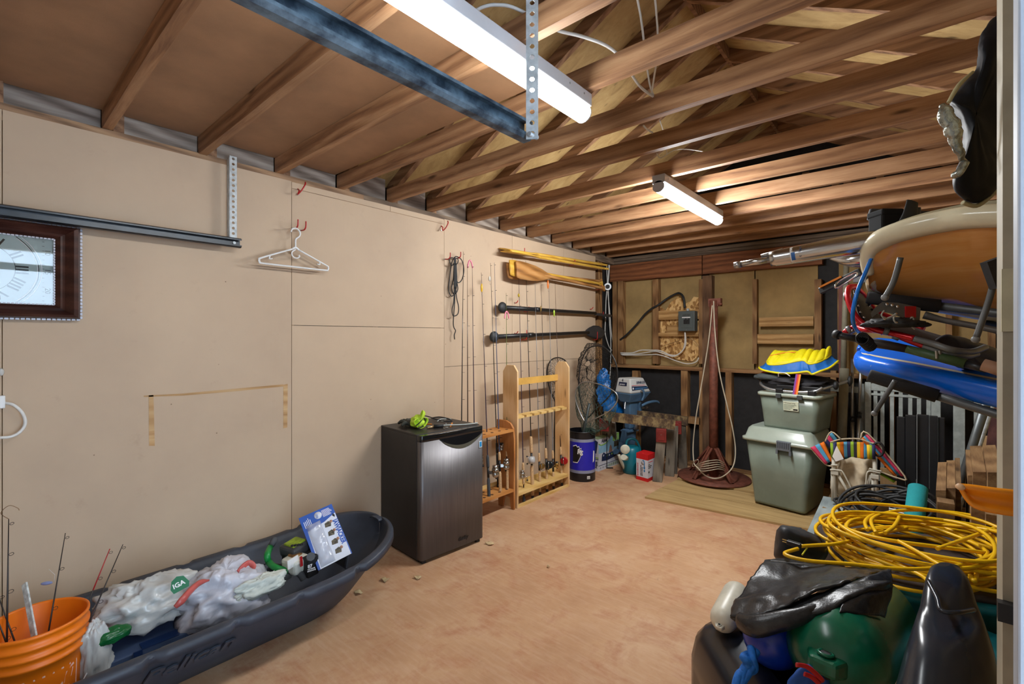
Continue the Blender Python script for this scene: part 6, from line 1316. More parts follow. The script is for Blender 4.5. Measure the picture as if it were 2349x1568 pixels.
for px, r_ in (([(1912, 1045), (1913, 1090), (1917, 1148)], .013), ([(2005, 1050), (2008, 1090), (2014, 1145)], .013), ([(1922, 1088), (1938, 1115), (1958, 1150)], .010), ([(1998, 1090), (1990, 1115), (1978, 1150)], .010), ([(1909, 1075), (1910, 1148)], .010), ([(2002, 1095), (2003, 1146)], .010)):
    MB().tube([C_(u, v, -.03) for u, v in px], r_, 10).build('leg', m_frm, t)
for u, v in ((1915, 1083), (2007, 1092)): MB().box((-.025, -.02, -.016), (.025, .02, .016), Matrix.Translation(C_(u, v, -.03))).build('joint', m_frm, t, bevel=.004)
for px in ([(1904, 1077), (1925, 1078), (1935, 1085), (1958, 1130), (1964, 1137), (1975, 1135), (1986, 1110), (1989, 1085), (1998, 1080), (2020, 1085)], [(1906, 1066), (1923, 1066)], [(1994, 1074), (2008, 1078), (2022, 1080)]): MB().tube(cat([C_(u, v, -.05) for u, v in px], 4), .0055, 6).build('seat_rim', m_frm, t)
for u, v, cs in ((1909, 1016, 'gn'), (1993, 1020, 'ygn')):
    for k, ch in enumerate(cs): MB().tube([C_(u + k * 5, v, -.045), C_(u + k * 5 + 1, v + 32, -.045)], [.013, .012], 8).build('arm_sleeve', sm_[ch], t)
MB().prism([(C_(1922, 1018).x, C_(1922, 1018).z), (C_(1912, 1042).x, C_(1912, 1042).z), (C_(1920, 1054).x, C_(1920, 1054).z), (C_(1938, 1048).x, C_(1938, 1048).z)], yc - .07, yc - .066, Matrix(((1, 0, 0, 0), (0, 0, 1, 0), (0, 1, 0, 0), (0, 0, 0, 1)))).build('care_tag', m_paper, t)
MB().tube([C_(2015, 1030, -.03) + V3((.03 * math.cos(a), 0, .05 * math.sin(a))) for a in [2 * math.pi * j / 16 for j in range(16)]], .008, 6, closed=True).build('cup_holder_ring', m_ink, t)
# low crate carrying chair, panel and the heap in front of it
tag(MB().box((-.56, 4.26, 0), (.34, 4.72, .17)).build('shelf_plank', w_ply2), 'low tan platform under the striped chair and black panel', 'platform')
# ================================================================ heap in the right foreground
# grey painted board lying by the bins
q = [V3((-.655, 3.98, .03)), V3((-.40, 3.80, .03)), V3((-.36, 4.50, .17)), V3((-.60, 4.72, .17))]
tag(MB().hexa([P(1848, 1232, 3.30), P(1908, 1262, 3.10), P(1940, 1152, 3.62), P(1889, 1143, 3.75), *[p + V3((0, 0, .02)) for p in (P(1848, 1232, 3.30), P(1908, 1262, 3.10), P(1940, 1152, 3.62), P(1889, 1143, 3.75))]]).build('painted_board', wood('grey_painted_board', S(128, 140, 142), S(152, 164, 166), S(172, 184, 184), 'y', .6, .8, False, .3, .05)), 'light grey painted board sloping down beside the lower bin', 'board')
# teal tub that carries the heap
tc = V3((.08, 3.0, 0)); m_tub = M('teal_tub', S(14, 104, 112), .4, var=.08)
t = thing('plastic_tub', 'teal plastic tub buried under the yellow cord', 'tub', tc)
loft(MB(), [rr3((tc.x, tc.y), .58, .62, .05, R(20), .001), rr3((tc.x, tc.y), .66, .70, .06, R(20), .36), rr3((tc.x, tc.y), .72, .76, .06, R(20), .365), rr3((tc.x, tc.y), .72, .76, .06, R(20), .395)]).build('tub_body', m_tub, t)
loft(MB(), [rr3((tc.x, tc.y), .64, .68, .06, R(20), .396), rr3((tc.x, tc.y), .62, .66, .06, R(20), .42)]).build('lid', M('brown_lid', S(70, 60, 56), .6, var=.15), t)
tag(loft(MB(), [rr3((-.30, 3.38), .34, .24, .05, R(25), .001), rr3((-.30, 3.38), .34, .24, .05, R(25), .28), rr3((-.29, 3.38), .27, .18, .05, R(25), .36)]).build('tool_case', M('brown_case', S(72, 64, 60), .5, var=.12)), 'dark brown plastic case between the grey board and yellow cord', 'case')
tag(loft(MB(), [rr3((.28, 2.42), .44, .34, .06, R(-20), .001), rr3((.28, 2.42), .46, .36, .06, R(-20), .28), rr3((.28, 2.42), .40, .30, .06, R(-20), .32)]).build('plastic_tub', m_tub), 'second teal tub low behind the dark rubber shape', 'tub')
# yellow extension cord
m_yc = M('yellow_cord', S(230, 180, 8), .38, var=.06, scale=10)
t = thing('yellow_cord_coil', 'large loose coil of yellow extension cord on the heap', 'extension cord', (tc.x, tc.y, .44))
rnd = random.Random(11); cz = .47
ctr = FL(2095, 1258, cz)
for k in range(17):
    ra, rb_ = .35 + rnd.uniform(-.07, .04), .285 + rnd.uniform(-.08, .045); ph = rnd.uniform(0, 6.28); tl = rnd.uniform(0, 6.28); dx, dy = rnd.uniform(-.045, .045), rnd.uniform(-.05, .05); z0 = cz - .03 + .0075 * k; an = R(40) + rnd.uniform(-.25, .25)
    pts = []
    for j in range(22):
        a = 2 * math.pi * j / 22; x, y = ra * math.cos(a), rb_ * math.sin(a); w_ = .018 * math.sin(3 * a + ph)
        pts.append(V3((ctr.x + dx + (x + w_) * math.cos(an) - (y + w_) * math.sin(an), ctr.y + dy + (x + w_) * math.sin(an) + (y + w_) * math.cos(an), z0 + .028 * math.sin(a + tl) + .012 * math.sin(2 * a + ph))))
    MB().tube(cat(pts, 3, closed=True), .0085, 6, closed=True).build('cord_loop', m_yc, t)
for px, zz in (([(1838, 1252), (1870, 1250), (1920, 1246), (2000, 1228), (2080, 1210)], .53), ([(1830, 1258), (1800, 1270), (1850, 1285), (1950, 1293), (2060, 1304), (2150, 1302), (2220, 1292), (2290, 1270)], .54), ([(2050, 1290), (2110, 1318), (2130, 1334)], .50), ([(2010, 1222), (2000, 1190), (2050, 1172), (2130, 1170), (2220, 1180), (2285, 1198), (2296, 1204), (2240, 1226), (2150, 1258)], .56), ([(1990, 1215), (1985, 1195), (2010, 1178), (2060, 1180), (2052, 1205), (2030, 1222)], .56), ([(2060, 1240), (2100, 1262), (2150, 1292), (2165, 1300)], .57), ([(2225, 1290), (2240, 1308), (2236, 1332), (2226, 1320)], .50)):
    MB().tube(cat([FL(u, v, zz) for u, v in px], 6), .0085, 6).build('cord_strand', m_yc, t)
pg = FL(1822, 1247, .53); pd = (FL(1838, 1252, .53) - pg).normalized()
MB().bar(pg - pd * .03, pg + pd * .03, .026, .02).build('plug', m_blackp, t, bevel=.004)
for s_ in (-1, 1): MB().bar(pg - pd * .05 + V3((0, 0, .005 * s_)), pg - pd * .03 + V3((0, 0, .005 * s_)), .006, .002).build('plug_blade', M('brass_pin', S(206, 180, 110), .3, .9, var=0), t)
# green-yellow thin line
tag(MB().tube(cat([FL(1888, 1228, .46), FL(1865, 1240, .47), FL(1850, 1258, .47), FL(1840, 1272, .46)], 5), .0035, 6).build('thin_cord', M('lime_cord', S(206, 200, 50), .5, var=.05)), 'thin lime cord loop left of the yellow coil', 'cord')
# black cables and power strip behind
t = thing('black_cable_coil', 'coil of thick black cables in front of the striped chair', 'cable', PY(2030, 1185, 3.9))
for k in range(9):
    c = PY(2040 + rnd.uniform(-14, 14), 1178 + rnd.uniform(-4, 4), 3.72); ra = .17 + rnd.uniform(-.05, .05)
    pts = [c + V3((ra * math.cos(a) * 1.2, ra * math.sin(a) * .9, .05 * math.sin(a) + .035 * math.sin(2 * a + k) + .02 + .004 * k)) for a in [2 * math.pi * j / 16 for j in range(16)]]
    MB().tube(cat(pts, 3, closed=True), .0085, 6, closed=True).build('cable_loop', m_blackr, t)
for px in ([(1942, 1155), (1955, 1138), (1985, 1133), (2015, 1136), (2040, 1146)], [(1945, 1165), (1960, 1148), (1990, 1143), (2020, 1150)], [(2060, 1130), (2090, 1124), (2130, 1132), (2145, 1145)], [(1995, 1190), (2005, 1165), (2030, 1145), (2065, 1138), (2105, 1148), (2125, 1175), (2128, 1190)]): MB().tube(cat([PY(u, v, 3.75) for u, v in px], 5), .009, 6).build('cable_loop', m_blackr, t)
for k in range(3): MB().tube(cat([PY(2040, 1166 + 4 * k, 3.6), PY(2070, 1172 + 4 * k, 3.55), PY(2105, 1182 + 3 * k, 3.5)], 4), .004, 6).build('white_lead', m_white, t)
q = [PY(2038, 1158, 3.72), PY(2085, 1166, 3.68), PY(2085, 1182, 3.68), PY(2040, 1170, 3.72)]
t = thing('power_strip', 'grey power strip lying behind the black cables', 'power strip', PY(2060, 1170, 3.70)); MB().hexa(q + [p + V3((.0, .05, .0)) for p in q]).build('strip_body', M('strip_grey', S(130, 136, 136), .5, var=.05), t)
for k in range(3): c = q[0].lerp(q[1], .2 + .3 * k).lerp(q[3].lerp(q[2], .2 + .3 * k), .5); MB().box(c - V3((.012, .003, .008)), c + V3((.012, .001, .008))).build('socket', m_ink, t)
# case under the cables keeps them up
tag(loft(MB(), [rr3((-.02, 3.86), .50, .34, .04, R(10), .001), rr3((-.02, 3.86), .50, .34, .04, R(10), .30)]).build('storage_crate', M('dark_crate', S(52, 50, 50), .6, var=.12)), 'dark crate under the black cable coil', 'crate')
# teal foam roller
a, b = P(2106, 1118, 2.72), P(2098, 1182, 2.62); d = (b - a).normalized()
t = thing('foam_roller', 'teal foam cylinder standing in the heap behind the yellow cord', 'foam roller', b); MB().tube([a - d * .0, a + d * .004, b + d * .32], [.040, .046, .046], 20).build('foam', M('teal_foam', S(18, 140, 146), .85, var=.08, bmp=.3, bscale=160), t)
# lumber offcuts
rl = random.Random(3)
w_lum = wood('lumber_end', S(112, 82, 54), S(146, 112, 76), S(176, 142, 100), 'y', .75, 1, True, .3, .4)
lum = [(2147, 2170, 1124, 3.55, 'leftmost'), (2170, 2192, 1119, 3.60, 'second'), (2192, 2205, 1112, 3.66, 'dark narrow third'), (2220, 2234, 1090, 3.72, 'pale fourth'), (2232, 2262, 1082, 3.62, 'wide fifth'), (2266, 2300, 1083, 3.50, 'rightmost')]
for u0, u1, v0, y_, wd in lum:
    a, b = PY(u0, v0, y_), PY(u1, v0, y_); tag(MB().hexa([(a.x, y_, .001), (b.x, y_, .001), (b.x + .02, y_ + .55, .001), (a.x + .02, y_ + .55, .001), (a.x, y_, a.z), (b.x, y_, b.z), (b.x + .02, y_ + .55, b.z + .05), (a.x + .02, y_ + .55, a.z + .05)]).build('lumber_offcut', w_lum), wd + ' wood offcut in the lumber stack right of the black panel', 'lumber', 'stacked lumber offcuts')
for u0, u1, v0, v1, y_, wd in ((2150, 2190, 1150, 1172, 3.42, 'lower left'), (2228, 2262, 1140, 1202, 3.30, 'pale lower middle'), (2262, 2300, 1178, 1202, 3.24, 'brown lower right')):
    a, b = PY(u0, v0, y_), PY(u1, v1, y_); tag(MB().box((a.x, y_, .425 if y_ < 3.4 else .001), (b.x, y_ + .10, a.z)).build('lumber_offcut', w_lum), wd + ' short wood block in front of the lumber stack', 'lumber', 'short wood blocks')
# folded black tarpaulin
m_tp = M('black_tarp', S(36, 38, 42), .34, var=.3, scale=50, bmp=.25, bscale=120, spec=.55)
def tarp_fold(rows, ns, amp, fr_=18):
    cr = [cat([P(u, v, tt) for u, v, tt in r_], 6) for r_ in rows]; n = len(cr[0])
    def f(u_, v_):
        j = v_ * (len(cr) - 1); b = min(int(j), len(cr) - 2); p = samp(cr[b], u_).lerp(samp(cr[b + 1], u_), j - b); return p + wob(p, fr_ * .45, amp) + wob(p, fr_ * 1.6, amp * .28)
    return f
t = thing('folded_tarp', 'folded shiny black tarpaulin lying over the fenders', 'tarp', P(1850, 1400, 1.75))
MB().grid(tarp_fold([[(1762, 1288, 2.02), (1850, 1296, 1.98), (1960, 1300, 1.92), (2042, 1304, 1.86)], [(1722, 1338, 1.88), (1820, 1328, 1.84), (1930, 1318, 1.80), (2015, 1318, 1.80)], [(1685, 1385, 1.72), (1780, 1368, 1.64), (1880, 1344, 1.62), (1980, 1330, 1.64)], [(1678, 1412, 1.66), (1760, 1396, 1.58), (1860, 1372, 1.55), (1960, 1345, 1.58)]], 30, .022), 40, 26).build('top_layer', m_tp, t, solid=.008)
MB().grid(tarp_fold([[(1680, 1414, 1.68), (1760, 1400, 1.60), (1860, 1376, 1.57), (1955, 1346, 1.60)], [(1702, 1434, 1.62), (1780, 1426, 1.54), (1900, 1402, 1.50), (2035, 1330, 1.56)], [(1722, 1442, 1.64), (1800, 1428, 1.56), (1920, 1410, 1.51), (2040, 1340, 1.57)]], 30, .018), 40, 20).build('lower_fold', m_tp, t, solid=.008)
MB().grid(tarp_fold([[(1950, 1348, 1.60), (1990, 1328, 1.60), (2045, 1306, 1.64)], [(1940, 1385, 1.52), (1985, 1372, 1.52), (2042, 1352, 1.56)], [(1925, 1404, 1.48), (1975, 1414, 1.49), (2030, 1416, 1.52)]], 30, .012), 24, 20).build('corner_flap', m_tp, t, solid=.006)
MB().tube(cat([P(1700, 1425, 1.62), P(1730, 1436, 1.56), P(1790, 1424, 1.53), P(1850, 1408, 1.52), P(1900, 1385, 1.54)], 5), catr([.03, .034, .03, .024, .010], 5), 12, flat=(.7, (0, 0, 1))).build('rolled_edge', m_tp, t)
q = [P(1768, 1284, 2.0), P(1905, 1300, 1.94), P(1908, 1312, 1.94), P(1764, 1297, 2.0)]
tag(MB().hexa(q + [p + V3((0, .03, -.01)) for p in q]).build('white_strip', M('frosty_white', S(196, 200, 204), .5, var=.2, scale=60)), 'frosted white strip behind the black tarpaulin', 'strip')
# black fabric bag corner and buckle left of the cord
def blob(px, tt, th, name, mat, label, cat_, seed=0, amp=.012, group=None):
    """soft body inside a drawn outline, th deep"""
    n = len(px) ; pts = cat([P(u, v, tt) for u, v in px], 6, closed=True); c = sum(pts, V3()) / len(pts); dirv = ray(sum(p[0] for p in px) / n, sum(p[1] for p in px) / n).normalized()
    def f(u_, v_):
        p = pts[int(u_ * len(pts)) % len(pts)]; a = math.pi * v_ - math.pi / 2; q = c + (p - c) * max(.002, math.cos(a)) ** .6 + dirv * th * math.sin(a); return q + wob(q + V3((seed, 0, 0)), 12, amp) + wob(q, 40, amp * .4)
    q = MB().grid(f, len(pts), 18, closed_u=True); 
    return tag(q.build(name, mat), label, cat_, group) if label else q
blob([(1790, 1205), (1830, 1212), (1880, 1230), (1900, 1262), (1880, 1290), (1820, 1290), (1780, 1282), (1776, 1250)], 2.35, .16, 'fabric_bag', M('black_nylon', S(34, 37, 42), .55, var=.15, bmp=.2), 'black fabric bag at the left edge of the heap', 'bag', 3)
# fenders
m_gf = M('green_vinyl', S(10, 92, 66), .26, var=.14, scale=7, spec=.5); m_bf = M('blue_vinyl', S(14, 56, 178), .28, var=.08); m_wf = M('white_vinyl', S(206, 202, 186), .38, var=.1)
def fender(c0, c1, r, mat, label, eye=True):
    c0, c1 = V3(c0), V3(c1); d = (c1 - c0).normalized(); L_ = (c1 - c0).length
    t = thing('boat_fender', label, 'boat fender', c0, group='boat fenders in the heap'); at = lambda s_: c0 + d * s_
    prof = [(-r * .98, .06), (-r * .90, .42), (-r * .7, .70), (-r * .4, .90), (0, 1), (L_, 1), (L_ + r * .4, .9), (L_ + r * .7, .7), (L_ + r * .95, .3)]
    MB().tube([at(s_) for s_, _ in prof], [k * r for _, k in prof], 32).build('body', mat, t)
    if eye:
        e_ = at(-r * .93); f_ = frame(d); m4 = Matrix.Translation(e_) @ f_.to_4x4()
        MB().hexa([m4 @ V3(p) for p in ((-r * .34, -r * .24, -r * .16), (r * .2, -r * .42, -r * .2), (r * .2, r * .42, -r * .2), (-r * .34, r * .24, -r * .16), (-r * .34, -r * .24, r * .16), (r * .2, -r * .42, r * .2), (r * .2, r * .42, r * .2), (-r * .34, r * .24, r * .16))]).build('eye_lug', mat, t, bevel=r * .08)
        MB().cyl(m4 @ V3((-r * .1, 0, -r * .24)), m4 @ V3((-r * .1, 0, r * .24)), r * .09, n=14).build('eye_hole', m_ink, t); q = MB(); ring(q, m4 @ V3((-r * .1, 0, r * .22)), r * .13, m4.to_3x3() @ V3((0, 0, 1)), r * .035, 16); q.build('eye_ring', mat, t)
    return t
fender(P(1922, 1490, 1.52), P(1995, 1405, 1.86), .148, m_gf, 'large dark green boat fender under the black tarpaulin')
fender(P(1772, 1462, 1.66), P(1800, 1420, 1.88), .098, m_bf, 'bright blue boat fender with a knotted rope', False)
t = fender(P(1660, 1418, 1.84), P(1688, 1362, 1.96), .050, m_wf, 'slim white boat fender at the left of the tarpaulin', True)
t = thing('knotted_rope', 'thick blue rope knotted to the blue fender', 'rope', P(1700, 1568, 1.55)); m_bro = M('blue_rope', S(24, 110, 206), .7, var=.15, scale=60, bmp=.4, bscale=90)
for k in range(3): MB().tube(cat([P(1727 + 9 * math.cos(k * 2.1), 1492 + 8 * math.sin(k * 2.1), 1.56), P(1716 + 12 * math.cos(k * 2.1 + 1.5), 1512 + 8 * math.sin(k * 2.1 + 1.5), 1.53), P(1722 + 12 * math.cos(k * 2.1 + 3), 1528 + 8 * math.sin(k * 2.1 + 3), 1.53), P(1705 + 10 * math.cos(k * 2.1 + 4.5), 1545, 1.52), P(1692 + 8 * math.cos(k * 2.1 + 6), 1580, 1.5)], 6), .013, 8).build('rope_strand', m_bro, t)
blob([(1830, 1528), (1860, 1520), (1890, 1535), (1905, 1568), (1880, 1600), (1820, 1600), (1800, 1565)], 1.44, .06, 'swim_cloth', M('blue_cloth', S(28, 84, 170), .7, var=.15), 'blue cloth with red ties below the green fender', 'cloth', 5)
for k, px in enumerate(([(1826, 1524), (1850, 1528), (1872, 1545), (1888, 1562)], [(1845, 1545), (1862, 1552), (1880, 1568)])): tag(MB().tube(cat([P(u, v, 1.37) for u, v in px], 4), .007, 8, flat=(.5, (0, 0, 1))).build('red_tie', m_red), ('upper red tie on the blue cloth', 'lower red tie on the blue cloth')[k], 'tie')
# large black rounded hull shell at the bottom
m_hull = M('glossy_black_shell', S(22, 27, 36), .26, var=.14, scale=5, spec=.55)
ang = R(40.9); hc = P(1790, 1575, 1.74); rows_ = [(-.0, 0.001, .0), (.0, .16, .0), (-.012, .24, 0), (-.035, .285, 0), (-.075, .31, 0), (-.16, .32, 0)]
t = thing('hull_shell', 'glossy black rounded plastic shell at the bottom of the heap', 'shell', (hc.x, hc.y, 0))
loft(MB(), [rr3((hc.x + .02, hc.y - .10), .42 + 2 * e_, .70 + 2 * e_, .10, ang, z) for e_, z, _ in rows_]).build('shell', m_hull, t)
# dark rubber prow in the corner
t = thing('rubber_shell', 'dark glossy rubber shape with rounded tip rising at right of the heap', 'shell', P(2170, 1568, 1.15))
secs = []
for u0, u1, v, tt, dep in ((2150, 2180, 1294, 1.42, .02), (2132, 2204, 1306, 1.40, .06), (2122, 2222, 1330, 1.37, .09), (2114, 2236, 1368, 1.34, .11), (2110, 2243, 1392, 1.32, .12), (2104, 2250, 1410, 1.29, .15), (2094, 2262, 1440, 1.26, .18), (2074, 2282, 1500, 1.23, .20), (2055, 2302, 1568, 1.20, .22), (2040, 2320, 1640, 1.17, .24)):
    a, b = P(u0, v, tt), P(u1, v, tt); c = (a + b) / 2; h_ = (b - a) / 2; dv = V3((ray(2170, v).x, ray(2170, v).y, 0)).normalized()
    secs.append([c + h_ * math.cos(2 * math.pi * k / 28) + dv * dep * math.sin(2 * math.pi * k / 28) * (.8 if math.sin(2 * math.pi * k / 28) < 0 else 1) for k in range(28)])
loft(MB(), secs).build('prow', M('smoky_rubber', S(36, 42, 52), .24, var=.12, scale=5, spec=.5), t)
MB().tube(cat([P(2128, 1330, 1.335), P(2150, 1372, 1.265), P(2160, 1400, 1.225), P(2200, 1404, 1.215), P(2234, 1398, 1.265)], 5), .006, 6).build('moulded_ridge', MC['smoky_rubber'], t)
# small dry leaves and litter on the floor
m_leaf = M('dry_leaf', S(196, 172, 130), .8, var=.15)
for k, (u, v, s_, lb) in enumerate(((883, 1329, .022, 'pale dry leaf on the floor before the sled bow'), (958, 1324, .02, 'curled dry leaf on the floor before the fridge'), (1123, 1246, .026, 'crumpled pale paper scrap on the floor right of the fridge'), (822, 1358, .02, 'brown leaf on the floor under the sled bow'), (1258, 1299, .008, 'tiny white speck on the open floor'))):
    c = FL(u, v, .006); mb = MB().grid(lambda a, b: c + V3(((a - .5) * s_ * 2.2, (b - .5) * s_ * 1.5, .006 * math.sin(5 * a + k) * math.cos(4 * b) + .004)), 6, 5); tag(mb.build('litter', m_leaf, solid=.0015), lb, 'litter', 'litter on the floor')
# ================================================================ wall rack on the right with boards and gear
m_rk = M('rack_steel', S(92, 94, 94), .45, .4, var=.08); m_fm = M('rack_foam', S(44, 44, 46), .85, var=.12, bmp=.2, bscale=90)
def arm(tip, mid, end, label):
    tip, mid, end = V3(tip), V3(mid), V3(end); t = thing('padded_bracket', label, 'rack', end, group='arms of the board rack')
    MB().tube([tip, tip.lerp(mid, .03), mid], [.024, .027, .027], 16).build('foam_sleeve', m_fm, t); MB().cyl(mid.lerp(tip, .05), end, .017, n=14).build('steel_tube', m_rk, t)
    return t
def wallpt(u, v, t0): p = P(u, v, t0); return p
def to_wall(a, b): d = b - a; k = (XR - .001 - b.x) / d.x; return b + d * k
a, b = P(1992, 860, 2.02), P(2150, 908, 1.88); br_lo = arm(a, b, to_wall(a, b), 'lower foam sleeved rack arm under the blue board')
a, b = P(1988, 682, 2.05), P(2155, 702, 1.92); br_mid = arm(a, b, to_wall(a, b), 'middle foam sleeved rack arm below the wooden board')
a, b = P(1992, 492, 2.10), P(2155, 500, 1.98); br_up = arm(a, b, to_wall(a, b), 'upper dark rack arm above the aluminium tube')
def hook_rod(px, tt, t):
    o = MB().tube(cat([P(u, v, tt + .02 * i) for i, (u, v) in enumerate(px)], 5), .009, 8).build('hook_bar', m_rk, t); MB().ball(P(px[-1][0], px[-1][1], tt + .02 * (len(px) - 1)), .012, n=10, k=6).build('end_cap', M('cap_grey', S(120, 122, 122), .5, var=0), o)
hook_rod([(2066, 590), (2050, 645), (2030, 682)], 1.60, br_mid); hook_rod([(2290, 605), (2268, 690), (2238, 778)], 1.50, br_mid); hook_rod([(2054, 872), (2030, 910), (2006, 948)], 1.90, br_lo)
MB().box((-.03, -.012, -.045), (.03, .012, .045), Matrix.Translation(P(2287, 625, 1.5)) @ Matrix.Rotation(R(41), 4, 'Z') @ Matrix.Rotation(R(-20), 4, 'Y')).build('hook_pad', m_fm, br_mid)
# blue surfboard
def board_mesh(nose, tail, width, thick, nrm, nl=40, nr=24, blunt=2.4, rocker=.0, tailw=.75):
    """solid board: returns function (u along, v around)"""
    nose, tail = V3(nose), V3(tail); d = (tail - nose); L_ = d.length; d.normalize(); nrm = V3(nrm); nrm = (nrm - d * nrm.dot(d)).normalized(); ac = nrm.cross(d)
    def f(u_, v_):
        s_ = u_ ** 1.6; x = s_ * L_; k = min(1, s_ / .38); w_ = width / 2 * (1 - (1 - k) ** blunt) ** (1 / blunt) * (1 if s_ < .6 else lerp(1, tailw, (s_ - .6) / .4)); th = thick / 2 * (1 - (1 - min(1, s_ / .12)) ** 2) ** .5
        a = 2 * math.pi * v_; ca, sa = math.cos(a), math.sin(a); ca = math.copysign(abs(ca) ** .75, ca); sa = math.copysign(abs(sa) ** .55, sa)
        return nose + d * x + ac * (w_ * ca) + nrm * (th * sa + rocker * (1 - k) ** 2)
    return f, d, ac, nrm
m_sb = M('blue_gelcoat', S(10, 104, 224), .2, var=.1, scale=4, spec=.5); m_cr = M('cream_gelcoat', S(212, 204, 176), .2, var=.05)
t = thing('surfboard', 'glossy blue surfboard lying on the lower rack arm', 'surfboard', P(2200, 900, 1.9))
A_ = cat([P(*p) for p in ((1973, 812, 2.36), (1974, 826, 2.31), (1990, 838, 2.24), (2040, 850, 2.13), (2100, 862, 2.02), (2200, 884, 1.87), (2300, 906, 1.74), (2380, 924, 1.65))], 6)
B_ = cat([P(*p) for p in ((1975, 804, 2.38), (1984, 797, 2.42), (2010, 794, 2.47), (2060, 798, 2.48), (2130, 810, 2.44), (2220, 828, 2.36), (2310, 846, 2.26), (2390, 862, 2.18))], 6)
for l_, sg in ((A_, .5), (B_, -.35)):
    dd = (l_[-1] - l_[-7]).normalized(); e0 = l_[-1].copy(); l_ += [e0 + dd * .12, e0 + dd * .22, e0 + dd * .30]
ra_ = [.022 + .030 * min(1, i / 12) for i in range(len(A_))]
MB().tube(A_, ra_, 20, flat=(.8, (0, 0, 1))).build('near_rail', m_sb, t); MB().tube(B_, [r_ * .8 for r_ in ra_], 14).build('far_rail', m_sb, t)
def sdeck(dz, k0, k1):
    return lambda u_, v_: samp(A_, u_).lerp(samp(B_, u_), lerp(k0, k1, v_)) + V3((0, 0, dz * ra_[min(int(u_ * (len(A_) - 1)), len(A_) - 1)]))
MB().grid(sdeck(.93, .02, .09), 50, 4).build('cream_stripe', m_cr, t); MB().grid(sdeck(.90, .08, .98), 50, 8).build('deck', m_sb, t); MB().grid(sdeck(-.9, .02, .98), 50, 8).build('bottom', m_sb, t)
MB().grid(lambda u_, v_: A_[8].lerp(A_[15], u_) + V3((.0, -.0, .0)) + V3((-.02, -.035, .02)) + V3((0, -.004, -.012)) * v_, 4, 3).build('scuff_mark', M('worn_blue', S(120, 160, 206), .4, var=.2, scale=60), t)
# wooden board with cream rail, seen from below
w_sup = wood('varnished_board', S(168, 104, 46), S(206, 142, 74), S(222, 168, 104), 'x', .12, .3, False, .2, .05)
top_px = [(1992, 640, 1.98), (1990, 610, 1.96), (2000, 580, 1.92), (2030, 555, 1.85), (2090, 535, 1.76), (2170, 518, 1.66), (2230, 510, 1.58), (2330, 506, 1.48), (2440, 504, 1.40)]
bot_px = [(1996, 655, 2.0), (2003, 668, 2.05), (2020, 680, 2.08), (2050, 688, 2.08), (2100, 700, 2.04), (2170, 712, 1.98), (2230, 722, 1.93), (2330, 738, 1.85), (2440, 752, 1.78)]
A_ = cat([P(*p) for p in top_px], 5); B_ = cat([P(*p) for p in bot_px], 5)
for l_ in (A_, B_):
    dd = (l_[-1] - l_[-6]).normalized(); oo = (B_[-1] - A_[-1]) if l_ is A_ else (A_[-1] - B_[-1]); e0 = l_[-1].copy(); l_ += [e0 + dd * .10, e0 + dd * .2 + oo * .05, e0 + dd * .27 + oo * .18]
bd_ = P(2330, 600, 1.6) - P(2050, 620, 1.95); t = thing('paddle_board', 'wooden paddle board with cream rail lying high on the rack', 'paddle board', P(2200, 620, 1.75), math.atan2(bd_.y, bd_.x))
def deck(u_, v_):
    return samp(A_, u_).lerp(samp(B_, u_), v_) + V3((0, 0, -.025)) * math.sin(math.pi * v_)
MB().grid(deck, 60, 14).build('hull_bottom', w_sup, t); MB().grid(lambda u_, v_: V3(deck(u_, v_)) + V3((.02, .04, .075)), 60, 14).build('deck_top', m_cr, t)
MB().tube([p + V3((0, .01, .02)) for p in A_], [.016 + .02 * min(1, i / 14) for i in range(len(A_))], 14, flat=(1.15, (0, 0, 1))).build('rail', m_cr, t); MB().tube([p + V3((0, .01, .02)) for p in B_], [.016 + .018 * min(1, i / 10) for i in range(len(B_))], 12).build('rail', m_cr, t)
# aluminium tube with label
a, b = P(1768, 594, 2.20), P(2320, 497, 1.70)
t = thing('telescopic_mast', 'shiny aluminium telescopic tube with thin end piece on the rack', 'tube', a.lerp(b, .5)); d = (b - a).normalized()
m_pol = M('polished_aluminium', S(196, 198, 200), .2, 1, var=.04, scale=12)
MB().tube([a, a.lerp(b, .03), a.lerp(b, .35), b], [.035, .036, .044, .046], 28).build('main_tube', m_pol, t); MB().cyl(a - d * .14, a + d * .02, .0145, .016, 16).build('inner_tube', m_pol, t); MB().cyl(a - d * .16, a - d * .13, .016, n=16).build('tip_collar', m_alu, t)
MB().cyl(a + V3((-.01, 0, .022)) - d * .03, a + V3((0, 0, .034)) + d * .05, .008, n=10).build('side_pin', m_alu, t)
for s_ in (.06, .075): MB().ball(a + d * s_ + V3((.012, -.03, -.012)), .004, n=8, k=6).build('rivet', m_ink, t)
q = MB(); fr3 = frame(d)
def lab(u_, v_): an = lerp(R(-150), R(-30), v_); r_ = .0375; return a + d * lerp(.085, .135, u_) + fr3 @ V3((0, r_ * math.cos(an), r_ * math.sin(an)))
def lab2(u_, v_): an = lerp(R(-140), R(-95), v_); return a + d * lerp(.088, .108, u_) + fr3 @ V3((0, .038 * math.cos(an), .038 * math.sin(an)))
def labA(lo, hi, s0, s1, rr_): return lambda u_, v_: a + d * lerp(s0, s1, u_) + fr3 @ V3((0, rr_ * math.cos(lerp(lo, hi, v_)), rr_ * math.sin(lerp(lo, hi, v_))))
MB().grid(labA(R(120), R(260), .085, .135, .0382), 4, 14).build('label', m_paper, t); MB().grid(labA(R(170), R(225), .089, .104, .0388), 4, 8).build('label_swoosh', M('label_blue2', S(30, 96, 170), .4, var=0), t)
